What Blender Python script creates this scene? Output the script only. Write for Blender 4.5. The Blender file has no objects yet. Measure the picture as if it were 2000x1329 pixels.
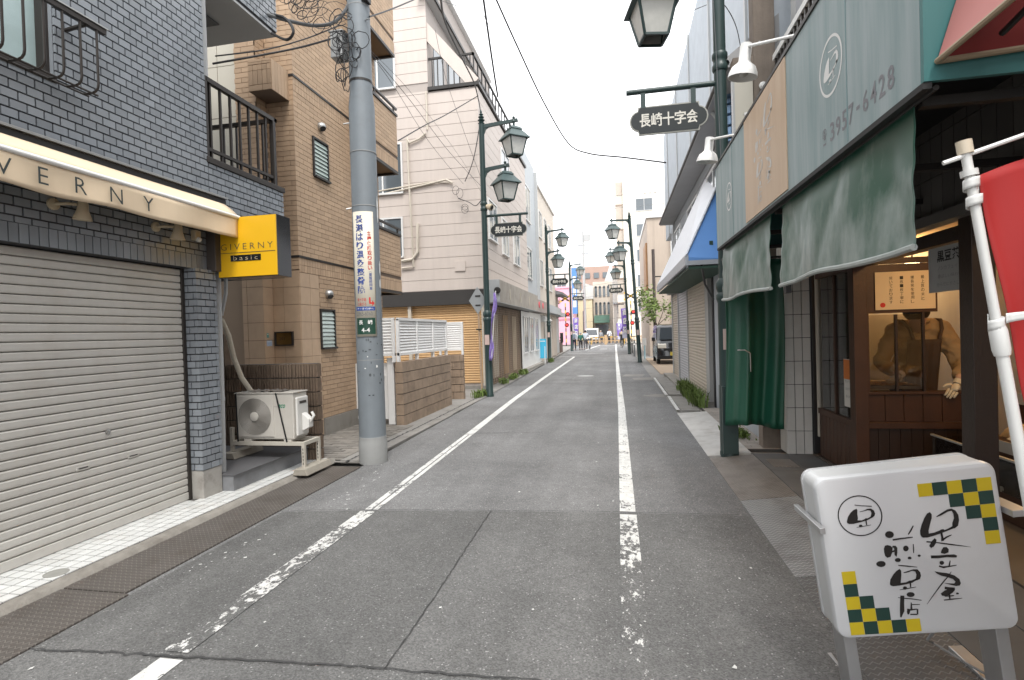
import bpy, bmesh, math, random
from mathutils import Vector, Matrix
random.seed(7)
R_ = math.radians
SC = bpy.context.scene
COL = SC.collection

# ---------------------------------------------------------------- camera
F_PX, YAW, PITCH, ROLL = 1052.0, R_(11.06), R_(-0.75), R_(1.73)
CAM = Vector((0, 0, 1.65))
_F = Vector((-math.sin(YAW) * math.cos(PITCH), math.cos(YAW) * math.cos(PITCH), math.sin(PITCH)))
_R = Vector((math.cos(YAW), math.sin(YAW), 0)); _U = _R.cross(_F)
_R2 = _R * math.cos(ROLL) - _U * math.sin(ROLL); _U2 = _R * math.sin(ROLL) + _U * math.cos(ROLL)
cd = bpy.data.cameras.new('camera'); cam = bpy.data.objects.new('camera', cd); COL.objects.link(cam)
cd.sensor_width = 36; cd.lens = 36 * F_PX / 2000; cd.clip_start = 0.05; cd.clip_end = 2000
mw = Matrix((( _R2.x, _U2.x, -_F.x, CAM.x), (_R2.y, _U2.y, -_F.y, CAM.y), (_R2.z, _U2.z, -_F.z, CAM.z), (0, 0, 0, 1)))
cam.matrix_world = mw
SC.camera = cam

# ---------------------------------------------------------------- sky, sun, exposure
SUN_EL, SUN_AZ = R_(58), R_(160)
w = bpy.data.worlds.new('World'); SC.world = w; w.use_nodes = True
nt = w.node_tree; bg = nt.nodes['Background']
sky = nt.nodes.new('ShaderNodeTexSky'); sky.sky_type = 'NISHITA'; sky.sun_disc = False
sky.sun_elevation = SUN_EL; sky.sun_rotation = SUN_AZ; sky.dust_density = 4.0; sky.ozone_density = 1.0
hsv = nt.nodes.new('ShaderNodeHueSaturation'); hsv.inputs['Saturation'].default_value = 0.10; hsv.inputs['Value'].default_value = 1.0
nt.links.new(sky.outputs[0], hsv.inputs['Color'])
cloud = nt.nodes.new('ShaderNodeMix'); cloud.data_type = 'RGBA'; cloud.inputs[0].default_value = 0.85; cloud.inputs[7].default_value = (9.0, 9.1, 9.3, 1)   # even overcast layer
nt.links.new(hsv.outputs[0], cloud.inputs[6]); nt.links.new(cloud.outputs[2], bg.inputs['Color'])
bg.inputs['Strength'].default_value = 0.15
sd = bpy.data.lights.new('sun', 'SUN'); sd.energy = 1.5; sd.angle = R_(14); sd.color = (1, 0.96, 0.9)
sun = bpy.data.objects.new('sun', sd); COL.objects.link(sun)
_sd = Vector((math.sin(SUN_AZ) * math.cos(SUN_EL), math.cos(SUN_AZ) * math.cos(SUN_EL), math.sin(SUN_EL)))
sun.rotation_euler = _sd.to_track_quat('Z', 'Y').to_euler()
vs = SC.view_settings; vs.view_transform = 'Standard'; vs.look = 'None'; vs.exposure = 0.9; vs.gamma = 1.0; vs.use_curve_mapping = False
SC.cycles.use_denoising = True
SC.cycles.max_bounces = 8; SC.cycles.transparent_max_bounces = 12; SC.cycles.caustics_reflective = False; SC.cycles.caustics_refractive = False

# ---------------------------------------------------------------- materials
MATS = {}
def srgb(h):
    c = [int(h[i:i + 2], 16) / 255 for i in (0, 2, 4)]
    return tuple(x / 12.92 if x < .04045 else ((x + .055) / 1.055) ** 2.4 for x in c)
def mat(name, col, rough=.65, metal=0., var=.10, vs=2.5, bump=0., bs=60., streak=0., isl=0., spec=.5, emit=0., trans=0., dirt=0., dirtcol=(.05, .045, .04), alpha=1.):
    if name in MATS: return MATS[name]
    if isinstance(col, str): col = srgb(col)
    m = bpy.data.materials.new(name); m.use_nodes = True; MATS[name] = m
    n = m.node_tree.nodes; L = m.node_tree.links; b = n['Principled BSDF']
    b.inputs['Roughness'].default_value = rough; b.inputs['Metallic'].default_value = metal; b.inputs['Specular IOR Level'].default_value = spec
    geo = n.new('ShaderNodeNewGeometry')
    def noise(scale, vec=None, det=4, rg=.55):
        t = n.new('ShaderNodeTexNoise'); t.inputs['Scale'].default_value = scale; t.inputs['Detail'].default_value = det; t.inputs['Roughness'].default_value = rg
        L.new(vec or geo.outputs['Position'], t.inputs['Vector']); return t.outputs['Fac']
    def math_(op, a, b_):
        t = n.new('ShaderNodeMath'); t.operation = op
        for i, x in enumerate((a, b_)):
            if isinstance(x, (int, float)): t.inputs[i].default_value = x
            else: L.new(x, t.inputs[i])
        return t.outputs[0]
    f = None
    if var: f = math_('MULTIPLY_ADD' if 0 else 'ADD', math_('MULTIPLY', noise(vs), 2 * var), 1 - var)
    if streak:
        mp = n.new('ShaderNodeMapping'); mp.inputs['Scale'].default_value = (7, 7, .5); L.new(geo.outputs['Position'], mp.inputs['Vector'])
        g = math_('ADD', math_('MULTIPLY', noise(1.6, mp.outputs[0], 5, .65), 2 * streak), 1 - streak)
        f = math_('MULTIPLY', f, g) if f else g
    if isl:
        oi = n.new('ShaderNodeObjectInfo')
        r = math_('FRACT', math_('ADD', geo.outputs['Random Per Island'], oi.outputs['Random']), 0)
        g = math_('ADD', math_('MULTIPLY', r, 2 * isl), 1 - isl)
        f = math_('MULTIPLY', f, g) if f else g
    rgb = n.new('ShaderNodeRGB'); rgb.outputs[0].default_value = (*col, 1)
    out = rgb.outputs[0]
    if f:
        mx = n.new('ShaderNodeVectorMath'); mx.operation = 'SCALE'; L.new(out, mx.inputs[0]); L.new(f, mx.inputs['Scale']); out = mx.outputs[0]
    if dirt:
        mm = n.new('ShaderNodeMix'); mm.data_type = 'RGBA'
        rmp = n.new('ShaderNodeMapRange'); rmp.inputs[1].default_value = .5; rmp.inputs[2].default_value = .75; rmp.inputs[4].default_value = dirt
        L.new(noise(3.1, None, 8, .7), rmp.inputs[0]); L.new(rmp.outputs[0], mm.inputs[0]); L.new(out, mm.inputs[6]); mm.inputs[7].default_value = (*dirtcol, 1); out = mm.outputs[2]
    L.new(out, b.inputs['Base Color'])
    if bump:
        bp = n.new('ShaderNodeBump'); bp.inputs['Strength'].default_value = bump; bp.inputs['Distance'].default_value = .01
        L.new(noise(bs, None, 6, .6), bp.inputs['Height']); L.new(bp.outputs[0], b.inputs['Normal'])
    if emit: b.inputs['Emission Color'].default_value = (*col, 1); b.inputs['Emission Strength'].default_value = emit
    if trans: b.inputs['Transmission Weight'].default_value = trans
    if alpha < 1: b.inputs['Alpha'].default_value = alpha
    return m
def glass(name, tint=(.9, .95, .95), alpha=.25, rough=.04):
    if name in MATS: return MATS[name]
    m = bpy.data.materials.new(name); m.use_nodes = True; MATS[name] = m
    n = m.node_tree.nodes; L = m.node_tree.links; n.remove(n['Principled BSDF'])
    g = n.new('ShaderNodeBsdfGlossy'); g.inputs['Roughness'].default_value = rough; g.inputs['Color'].default_value = (1, 1, 1, 1)
    t = n.new('ShaderNodeBsdfTransparent'); t.inputs['Color'].default_value = (*tint, 1)
    fr = n.new('ShaderNodeFresnel'); fr.inputs['IOR'].default_value = 1.5
    a = n.new('ShaderNodeMath'); a.operation = 'ADD'; a.inputs[1].default_value = alpha; L.new(fr.outputs[0], a.inputs[0])
    mx = n.new('ShaderNodeMixShader'); L.new(a.outputs[0], mx.inputs[0]); L.new(t.outputs[0], mx.inputs[1]); L.new(g.outputs[0], mx.inputs[2])
    L.new(mx.outputs[0], n['Material Output'].inputs['Surface']); return m

def asphalt(name, base, paint=None, wear=0., wy=None, chips=.10):
    """speckled asphalt; with paint = worn road paint lying on it"""
    if name in MATS: return MATS[name]
    m = bpy.data.materials.new(name); m.use_nodes = True; MATS[name] = m
    n = m.node_tree.nodes; L = m.node_tree.links; b = n['Principled BSDF']; b.inputs['Roughness'].default_value = .9; b.inputs['Specular IOR Level'].default_value = .3
    geo = n.new('ShaderNodeNewGeometry'); P = geo.outputs['Position']
    def noise(s, d=4, r=.6, v=None):
        t = n.new('ShaderNodeTexNoise'); t.inputs['Scale'].default_value = s; t.inputs['Detail'].default_value = d; t.inputs['Roughness'].default_value = r; L.new(v or P, t.inputs['Vector']); return t.outputs['Fac']
    def rng(x, a, b_, c, d):
        t = n.new('ShaderNodeMapRange'); L.new(x, t.inputs[0])
        for i, q in zip((1, 2, 3, 4), (a, b_, c, d)): t.inputs[i].default_value = q
        return t.outputs[0]
    def mul(a, c, op='MULTIPLY'):
        t = n.new('ShaderNodeMath'); t.operation = op
        for i, x in enumerate((a, c)):
            if isinstance(x, (int, float)): t.inputs[i].default_value = x
            else: L.new(x, t.inputs[i])
        return t.outputs[0]
    vor = n.new('ShaderNodeTexVoronoi'); vor.inputs['Scale'].default_value = 130; L.new(P, vor.inputs['Vector'])
    sep = n.new('ShaderNodeSeparateColor'); L.new(vor.outputs['Color'], sep.inputs[0])
    sp = rng(sep.outputs[0], 0, 1, .72, 1.3)
    pale = rng(sep.outputs[1], .975, 1.0, 0, 1.6)
    big = rng(noise(.7, 5, .6), .3, .7, .82, 1.16)
    mid = rng(noise(9, 6, .7), .3, .7, .9, 1.1)
    mp = n.new('ShaderNodeMapping'); mp.inputs['Scale'].default_value = (2.2, .12, 1); L.new(P, mp.inputs['Vector'])
    trk = rng(noise(1.0, 3, .5, mp.outputs[0]), .35, .65, .9, 1.1)
    stain = rng(noise(1.7, 6, .65), .58, .70, 1.0, .86)
    f = mul(mul(mul(mul(mul(sp, big), mid), trk), stain), pale, 'ADD')
    sc = n.new('ShaderNodeVectorMath'); sc.operation = 'SCALE'; sc.inputs[0].default_value = base; L.new(f, sc.inputs['Scale'])
    out = sc.outputs[0]
    if paint:
        mp2 = n.new('ShaderNodeMapping'); mp2.inputs['Scale'].default_value = (1.3, .75, 1); L.new(P, mp2.inputs['Vector'])
        w1 = noise(22, 8, .74, mp2.outputs[0]); w2 = noise(3.2, 4, .6)
        comb = mul(mul(w1, .58), mul(w2, .42), 'ADD')
        if wy:
            sx = n.new('ShaderNodeSeparateXYZ'); L.new(P, sx.inputs[0])
            wr = rng(sx.outputs['Y'], *wy)
            mask = rng(mul(comb, wr, 'SUBTRACT'), -.012, .012, 0, 1)
        else:
            mask = rng(comb, wear - .012, wear + .012, 0, 1)
        mm = n.new('ShaderNodeMix'); mm.data_type = 'RGBA'; L.new(mask, mm.inputs[0]); L.new(out, mm.inputs[6])
        pc = n.new('ShaderNodeVectorMath'); pc.operation = 'SCALE'; pc.inputs[0].default_value = paint; L.new(mul(rng(noise(14, 5, .6), .3, .7, .8, 1.08), rng(noise(1.2, 5, .6), .3, .7, .85, 1.05)), pc.inputs['Scale'])
        L.new(pc.outputs[0], mm.inputs[7]); out = mm.outputs[2]
    L.new(out, b.inputs['Base Color'])
    bp = n.new('ShaderNodeBump'); bp.inputs['Strength'].default_value = .55; bp.inputs['Distance'].default_value = .006
    L.new(mul(vor.outputs['Distance'], 1.0), bp.inputs['Height']); L.new(bp.outputs[0], b.inputs['Normal'])
    return m

def checker_plate(name, col, rough=.5):
    """worn steel plate with a raised lozenge tread"""
    if name in MATS: return MATS[name]
    m = mat(name, col, rough=rough, metal=.35, var=.28, vs=3.5, dirt=.55, dirtcol=(.07, .045, .03))
    n = m.node_tree.nodes; L = m.node_tree.links; b = n['Principled BSDF']
    geo = n.new('ShaderNodeNewGeometry')
    def wv(rot):
        mp = n.new('ShaderNodeMapping'); mp.inputs['Rotation'].default_value = (0, 0, rot); mp.inputs['Scale'].default_value = (1, 1, 1); L.new(geo.outputs['Position'], mp.inputs['Vector'])
        br = n.new('ShaderNodeTexBrick'); br.inputs['Scale'].default_value = 17; br.inputs['Mortar Size'].default_value = .22; br.inputs['Mortar Smooth'].default_value = .2; br.inputs['Brick Width'].default_value = 1.0; br.inputs['Row Height'].default_value = .5; br.offset = .5
        L.new(mp.outputs[0], br.inputs['Vector']); return br.outputs['Fac']
    a = n.new('ShaderNodeMath'); a.operation = 'MINIMUM'; L.new(wv(R_(45)), a.inputs[0]); L.new(wv(R_(-45)), a.inputs[1])
    iv = n.new('ShaderNodeMath'); iv.operation = 'SUBTRACT'; iv.inputs[0].default_value = 1; L.new(a.outputs[0], iv.inputs[1])
    bp = n.new('ShaderNodeBump'); bp.inputs['Strength'].default_value = 1.0; bp.inputs['Distance'].default_value = .008
    src = b.inputs['Base Color'].links[0].from_socket; tr = n.new('ShaderNodeMapRange'); tr.inputs[3].default_value = .72; tr.inputs[4].default_value = 1.35; L.new(iv.outputs[0], tr.inputs[0])  # tread relief shading put into the colour: lozenges lighter, gaps darker
    sc = n.new('ShaderNodeVectorMath'); sc.operation = 'SCALE'; L.new(src, sc.inputs[0]); L.new(tr.outputs[0], sc.inputs['Scale']); L.new(sc.outputs[0], b.inputs['Base Color'])
    L.new(iv.outputs[0], bp.inputs['Height']); L.new(bp.outputs[0], b.inputs['Normal'])
    return m

# ---------------------------------------------------------------- mesh building
WL = {}     # object -> world matrix of things we parent to (all our parents only translate / rotate)
def V(*a): return Vector(a)
class MB:
    def __init__(s): s.v = []; s.f = []
    def add(s, vs_, fs):
        o = len(s.v); s.v += [Vector(p) for p in vs_]; s.f += [tuple(i + o for i in f) for f in fs]; return s
    def box(s, x0, x1, y0, y1, z0, z1):
        return s.add([(x, y, z) for z in (z0, z1) for y in (y0, y1) for x in (x0, x1)], [(0, 2, 3, 1), (4, 5, 7, 6), (0, 1, 5, 4), (2, 6, 7, 3), (0, 4, 6, 2), (1, 3, 7, 5)])
    def obox(s, c, a, b, d):       # centre and three half vectors
        c, a, b, d = map(Vector, (c, a, b, d))
        return s.add([c + a * i + b * j + d * k for k in (-1, 1) for j in (-1, 1) for i in (-1, 1)], [(0, 2, 3, 1), (4, 5, 7, 6), (0, 1, 5, 4), (2, 6, 7, 3), (0, 4, 6, 2), (1, 3, 7, 5)])
    def bar(s, p, q, w, h=None, up=(0, 0, 1)):
        p, q = Vector(p), Vector(q); d = q - p; l = d.length; d.normalize(); sd_ = d.cross(Vector(up))
        if sd_.length < 1e-4: sd_ = d.cross(Vector((1, 0, 0)))
        sd_.normalize(); u = sd_.cross(d)
        return s.obox((p + q) / 2, d * l / 2, sd_ * w / 2, u * (h or w) / 2)
    def prism(s, pts, vec):
        n = len(pts); vec = Vector(vec); a = [Vector(p) for p in pts]
        return s.add(a + [p + vec for p in a], [tuple(range(n - 1, -1, -1)), tuple(range(n, 2 * n))] + [(i, (i + 1) % n, n + (i + 1) % n, n + i) for i in range(n)])
    def quad(s, *p): return s.add(p, [tuple(range(len(p)))])
    def tube(s, pts, r, n=8, cap=True, closed=False):
        pts = [Vector(p) for p in pts]; k = len(pts); rr = r if isinstance(r, (list, tuple)) else [r] * k
        rings = []; prev = None
        for i, p in enumerate(pts):
            t = (pts[(i + 1) % k] - pts[i - 1]) if closed else (pts[min(i + 1, k - 1)] - pts[max(i - 1, 0)])
            if t.length < 1e-7: t = Vector((0, 0, 1))
            t.normalize()
            if prev is None:
                a = t.cross(Vector((0, 0, 1)));
                if a.length < .05: a = t.cross(Vector((1, 0, 0)))
            else: a = prev - t * prev.dot(t)
            a.normalize(); prev = a; b = t.cross(a)
            rings.append([p + (a * math.cos(2 * math.pi * j / n) + b * math.sin(2 * math.pi * j / n)) * rr[i] for j in range(n)])
        vs_ = [q for r_ in rings for q in r_]; fs = []
        for i in range(k if closed else k - 1):
            i2 = (i + 1) % k
            fs += [(i * n + j, i * n + (j + 1) % n, i2 * n + (j + 1) % n, i2 * n + j) for j in range(n)]
        if cap and not closed: fs += [tuple(range(n - 1, -1, -1)), tuple((k - 1) * n + j for j in range(n))]
        return s.add(vs_, fs)
    def lathe(s, prof, c=(0, 0, 0), n=16, axis=(0, 0, 1)):
        q = Vector((0, 0, 1)).rotation_difference(Vector(axis).normalized()); c = Vector(c)
        vs_ = [c + q @ Vector((r * math.cos(2 * math.pi * j / n), r * math.sin(2 * math.pi * j / n), z)) for r, z in prof for j in range(n)]
        k = len(prof); fs = [(i * n + j, i * n + (j + 1) % n, (i + 1) * n + (j + 1) % n, (i + 1) * n + j) for i in range(k - 1) for j in range(n)]
        fs += [tuple(range(n - 1, -1, -1)), tuple((k - 1) * n + j for j in range(n))]
        return s.add(vs_, fs)
    def ball(s, c, r, n=12, m=8, sc=(1, 1, 1)):
        c = Vector(c)
        vs_ = [c + Vector((math.sin(math.pi * i / m) * math.cos(2 * math.pi * j / n) * r * sc[0], math.sin(math.pi * i / m) * math.sin(2 * math.pi * j / n) * r * sc[1], math.cos(math.pi * i / m) * r * sc[2])) for i in range(m + 1) for j in range(n)]
        return s.add(vs_, [(i * n + j, (i + 1) * n + j, (i + 1) * n + (j + 1) % n, i * n + (j + 1) % n) for i in range(m) for j in range(n)])
    def surf(s, fn, nu, nv):
        vs_ = [fn(i / nu, j / nv) for j in range(nv + 1) for i in range(nu + 1)]
        return s.add(vs_, [(j * (nu + 1) + i, j * (nu + 1) + i + 1, (j + 1) * (nu + 1) + i + 1, (j + 1) * (nu + 1) + i) for j in range(nv) for i in range(nu)])
    def xf(s, M):
        s.v = [M @ p for p in s.v]; return s
    def build(s, name, m, parent=None, smooth=False, bevel=0., solid=0., local=False, recalc=True, auto=True):
        me = bpy.data.meshes.new(name)
        vv = s.v
        if parent is not None and not local:
            inv = WL[parent].inverted(); vv = [inv @ p for p in vv]
        me.from_pydata([tuple(p) for p in vv], [], s.f)
        if recalc:
            bm = bmesh.new(); bm.from_mesh(me); bmesh.ops.remove_doubles(bm, verts=bm.verts, dist=1e-6)
            bmesh.ops.recalc_face_normals(bm, faces=bm.faces); bm.to_mesh(me); bm.free()
        if isinstance(m, str): m = MATS[m]
        me.materials.append(m)
        if smooth:
            for p in me.polygons: p.use_smooth = True
            if smooth != 'all' and hasattr(me, 'set_sharp_from_angle'): me.set_sharp_from_angle(angle=R_(40))
        o = bpy.data.objects.new(name, me); COL.objects.link(o)
        if parent is not None: o.parent = parent; WL[o] = WL[parent]
        else: WL[o] = Matrix.Identity(4)
        if solid: md = o.modifiers.new('thick', 'SOLIDIFY'); md.thickness = solid; md.offset = 0
        if bevel: md = o.modifiers.new('bev', 'BEVEL'); md.width = bevel; md.segments = 2; md.limit_method = 'ANGLE'; md.harden_normals = False
        return o
def tag(o, label=None, cat=None, group=None, kind=None):
    if label: o['label'] = label
    if cat: o['category'] = cat
    if group: o['group'] = group
    if kind: o['kind'] = kind
    return o
def thing(name, label, cat, loc=(0, 0, 0), group=None, rz=0., M=None):
    o = bpy.data.objects.new(name, None); COL.objects.link(o); o.empty_display_size = .1
    WL[o] = M if M is not None else Matrix.Translation(loc) @ Matrix.Rotation(rz, 4, 'Z')
    o.matrix_world = WL[o]
    return tag(o, label, cat, group)
def struct(o): o['kind'] = 'structure'; return o
def copy_tree(o, parent=None, M=None):
    c = o.copy(); COL.objects.link(c); c.parent = parent
    if parent is None and M is not None: c.matrix_world = M
    for ch in list(o.children): copy_tree(ch, c)
    return c
UNIT = None
def unit_mesh(m):
    me = bpy.data.meshes.new('piece'); b = MB().box(-.5, .5, -.5, .5, -.5, .5)
    me.from_pydata([tuple(p) for p in b.v], [], b.f); me.materials.append(m); return me
def piece(name, me, parent, c, sx, sy, sz, rot=None):
    """a brick / tile / slat: shared unit mesh, scaled"""
    o = bpy.data.objects.new(name, me); COL.objects.link(o)
    if parent is not None: o.parent = parent; Mx = WL[parent].inverted() @ Matrix.Translation(c)
    else: Mx = Matrix.Translation(c)
    if rot is not None: Mx = Mx @ rot
    o.matrix_local = Mx @ Matrix.Diagonal((sx, sy, sz, 1))
    return o
def px(p):
    d = Vector(p) - CAM; k = d.dot(_F)
    return (1000 + F_PX * d.dot(_R2) / k, 664.5 - F_PX * d.dot(_U2) / k, k) if k > .05 else (-9e9, 0, k)
def bricks(name, parent, m, O, u, v, n, region, holes, pw, ph, joint, depth, limit=300, stuffname=None, offset=.5, stack=False, jitter=0.):
    """running-bond pieces on a plane: region / holes are (u0,u1,v0,v1) rectangles; the `limit` that show largest are objects, the rest one stuff part"""
    O, u, v, n = map(Vector, (O, u, v, n)); items = []
    for (u0, u1, v0, v1) in region:
        r0 = math.floor(v0 / ph); r1 = math.ceil(v1 / ph)
        for r in range(r0, r1):
            sh = 0 if stack or r % 2 == 0 else offset * pw
            c0 = math.floor((u0 - sh) / pw)
            for c in range(c0, math.ceil((u1 - sh) / pw) + 1):
                a = max(c * pw + sh + joint / 2, u0); b = min((c + 1) * pw + sh - joint / 2, u1); lo = max(r * ph + joint / 2, v0); hi = min((r + 1) * ph - joint / 2, v1)
                segs = [(a, b, lo, hi)]
                for (h0, h1, g0, g1) in holes:
                    ns = []
                    for (a, b, lo, hi) in segs:
                        if b <= h0 or a >= h1 or hi <= g0 or lo >= g1: ns.append((a, b, lo, hi)); continue
                        if a < h0: ns.append((a, h0, lo, hi))
                        if b > h1: ns.append((h1, b, lo, hi))
                        aa, bb = max(a, h0), min(b, h1)
                        if lo < g0: ns.append((aa, bb, lo, g0))
                        if hi > g1: ns.append((aa, bb, g1, hi))
                    segs = ns
                items += [q for q in segs if q[1] - q[0] > .012 and q[3] - q[2] > .008]
    def rank(q):
        p = px(O + u * (q[0] + q[1]) / 2 + v * (q[2] + q[3]) / 2)
        if p[2] < .1 or not (-30 < p[0] < 2030 and -30 < p[1] < 1360): return 0
        return (q[1] - q[0]) * (q[3] - q[2]) / p[2] ** 2
    items.sort(key=rank, reverse=True)
    rot = Matrix((u, v, n)).transposed().to_4x4(); me = unit_mesh(m); rest = MB()
    for k, (a, b, lo, hi) in enumerate(items):
        d = depth * (1 + random.uniform(-jitter, jitter))
        c = O + u * (a + b) / 2 + v * (lo + hi) / 2 + n * d / 2
        if k < limit and rank((a, b, lo, hi)) > 0: piece(name, me, parent, c, b - a, hi - lo, d, rot)
        else: rest.obox(c, u * (b - a) / 2, v * (hi - lo) / 2, n * d / 2)
    if rest.v: rest.build(stuffname or name + '_field', m, parent, recalc=False)['kind'] = 'stuff'
    return len(items)
_tc = {}
def glyphs(s, bold=0., shear=0., sp=1.):
    k = (s, bold, shear, sp)
    if k in _tc: return _tc[k]
    c = bpy.data.curves.new('t', 'FONT'); c.body = s; c.size = 1; c.offset = bold; c.resolution_u = 2; c.shear = shear; c.space_character = sp
    o = bpy.data.objects.new('t', c); COL.objects.link(o)
    me = bpy.data.meshes.new_from_object(o.evaluated_get(bpy.context.evaluated_depsgraph_get()))
    r = ([tuple(q.co) for q in me.vertices], [tuple(p.vertices) for p in me.polygons])
    bpy.data.objects.remove(o); bpy.data.curves.remove(c); bpy.data.meshes.remove(me); _tc[k] = r
    return r
def text(s, name, m, parent, O, u, v, w=None, h=None, bold=0., shear=0., sp=1., stuff=True, center=True):
    """flat print: s fitted to width w / height h, centred at O in the plane u, v"""
    vs_, fs = glyphs(s, bold, shear, sp)
    if not vs_: return None
    x0 = min(p[0] for p in vs_); x1 = max(p[0] for p in vs_); y0 = min(p[1] for p in vs_); y1 = max(p[1] for p in vs_)
    sx = w / (x1 - x0) if w else h / (y1 - y0); sy = h / (y1 - y0) if h else sx
    O, u, v = Vector(O), Vector(u), Vector(v)
    o = MB().add([O + u * (p[0] - (x0 + x1) / 2) * sx + v * (p[1] - (y0 + y1) / 2) * sy for p in vs_], fs).build(name, m, parent, recalc=False)
    if stuff: o['kind'] = 'stuff'
    return o
def chars(s, name, m, parent, spots, u, v, h, bold=0., wd=None):
    for c, O in zip(s, spots): text(c, name, m, parent, O, u, v, w=wd, h=h if wd is None or h else None, bold=bold, stuff=True)
def lerp(a, b, t): return a + (b - a) * t
def wire_pts(p, q, sag, n=14):
    p, q = Vector(p), Vector(q)
    return [p.lerp(q, i / n) - Vector((0, 0, sag * 4 * (i / n) * (1 - i / n))) for i in range(n + 1)]
EX, EY, EZ = V(1, 0, 0), V(0, 1, 0), V(0, 0, 1)

# common materials
mat('white_paint', (.72, .72, .70), .5, var=.06, vs=6, streak=.05)
mat('black', (.012, .012, .013), .5, var=.1)
mat('dark_metal', (.035, .032, .03), .45, metal=.3, var=.12)
mat('steel', (.45, .45, .44), .35, metal=.8, var=.08)
mat('concrete', (.27, .255, .23), .85, var=.22, vs=4, bump=.35, bs=45, dirt=.5, dirtcol=(.12, .10, .08))
mat('post_green', (.018, .040, .038), .42, var=.18, vs=5, bump=.08, bs=120)
mat('cable', (.03, .03, .032), .6, var=.1)
mat('cable_grey', (.10, .105, .11), .6, var=.1)
mat('print_black', (.015, .013, .012), .6, var=0)
mat('print_white', (.75, .75, .73), .6, var=0)
mat('print_red', (.55, .03, .02), .6, var=0)
mat('print_blue', (.03, .07, .28), .6, var=0)
mat('weed', (.10, .15, .03), .7, var=.35, vs=30, isl=.35)
mat('leaf', (.15, .21, .05), .6, var=.3, vs=9, isl=.4)
mat('bark', (.07, .05, .04), .9, var=.3, vs=20, bump=.5, bs=70)
glass('pane', alpha=.06)
glass('pane_sky', tint=(.35, .4, .42), alpha=.22)
# ================================================================ ground, road, markings
AS_A = asphalt('asphalt_old', (.165, .165, .165)); AS_B = asphalt('asphalt_patch', (.132, .132, .130)); AS_C = asphalt('asphalt_near', (.118, .118, .116))
mat('crack', (.05, .05, .05), .95, var=.3, vs=30)
mat('gutter_concrete', (.235, .225, .21), .9, var=.25, vs=2.2, bump=.4, bs=70, dirt=.7, dirtcol=(.11, .10, .085))
mat('ground_mat', (.20, .195, .185), .95, var=.2, vs=.5)
struct(MB().quad((-150, -40, -.06), (150, -40, -.06), (150, 420, -.06), (-150, 420, -.06)).build('ground', 'ground_mat'))
def sheet(name, pts, z, m, kind='structure'):
    o = MB().quad(*[(x, y, z) for x, y in pts]).build(name, m, recalc=False); o['kind'] = kind
    return o
sheet('road', [(-3.2, -4), (1.14, -4), (1.14, 38), (.95, 60), (.9, 160), (-5.2, 160), (-4.3, 60), (-3.75, 33), (-3.42, 15), (-3.25, 6)], 0, AS_A)
def ragged(a, b, n, amp, seed):
    rg = random.Random(seed); a, b = Vector((*a, 0)), Vector((*b, 0)); d = (b - a).normalized(); s_ = Vector((-d.y, d.x, 0))
    return [a.lerp(b, i / n) + s_ * (rg.uniform(-amp, amp) if 0 < i < n else 0) for i in range(n + 1)]
J1 = [Vector((x, y, 0)) for x, y in ((-3.19, 4.60), (-2.8, 4.68), (-2.41, 4.73), (-1.8, 4.78), (-1.19, 4.83), (-.6, 4.88), (.02, 4.91), (.5, 4.93), (1.12, 4.94))]
J2 = [Vector((x, y, 0)) for x, y in ((-3.19, 2.34), (-2.96, 2.36), (-2.6, 2.39), (-2.32, 2.40), (-1.9, 2.43), (-1.7, 2.44), (-1.17, 2.46), (-.78, 2.47), (-.3, 2.49), (.3, 2.5), (1.12, 2.5))]
MIDL = J1[:5] + [V(-1.18, 3.9, 0), V(-1.17, 3.2, 0), V(-1.17, 2.46, 0)] + J2[6::-1][1:]
MIDR = J1[4:] + [V(1.12, 2.5, 0)] + J2[6:][::-1][1:] + [V(-1.17, 3.2, 0), V(-1.18, 3.9, 0)]
sheet('road_patch', [(p.x, p.y) for p in MIDL], .004, AS_C)
sheet('road_patch', [(p.x, p.y) for p in MIDR], .004, AS_B)
sheet('road_patch', [(p.x, p.y) for p in J2[::-1]] + [(-3.19, -4), (1.12, -4)], .004, AS_B)
def strip(name, pts, w, z, m, seed=0, jag=.5):
    rg = random.Random(seed); P = []
    for a, b in zip(pts, pts[1:]):
        a, b = Vector((a[0], a[1], 0)), Vector((b[0], b[1], 0)); k = max(1, int((b - a).length / .035))
        P += [a.lerp(b, i / k) for i in range(k)]
    P.append(Vector((pts[-1][0], pts[-1][1], 0))); L_, R2 = [], []
    for i, p in enumerate(P):
        t = (P[min(i + 1, len(P) - 1)] - P[max(i - 1, 0)]).normalized(); s_ = Vector((-t.y, t.x, 0)); o_ = s_ * rg.gauss(0, w * jag)
        ww = w * rg.uniform(1 - jag * .8, 1 + jag) / 2
        L_.append(p + o_ + s_ * ww); R2.append(p + o_ - s_ * ww)
    mb = MB(); n = len(P)
    mb.add([(q.x, q.y, z) for q in L_ + R2], [(i, i + 1, n + i + 1, n + i) for i in range(n - 1)])
    return struct(mb.build(name, m, recalc=False))
strip('road_crack', J1, .007, .0135, 'crack', 1); strip('road_crack', J2, .011, .0135, 'crack', 2)
strip('road_crack', [(-1.19, 4.83), (-1.18, 3.9), (-1.17, 3.2), (-1.17, 2.46)], .006, .0135, 'crack', 3)
strip('road_crack', [(-2.62, 12.9), (-2.0, 13.05), (-1.1, 12.95), (-.2, 13.1)], .012, .006, 'crack', 4)
strip('road_crack', [(-2.5, 8.6), (-1.4, 8.75), (-1.25, 8.7)], .012, .006, 'crack', 5)
strip('road_crack', [(-3.0, 16.9), (-1.0, 17.2), (.9, 17.0)], .03, .006, 'crack', 7)
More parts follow.
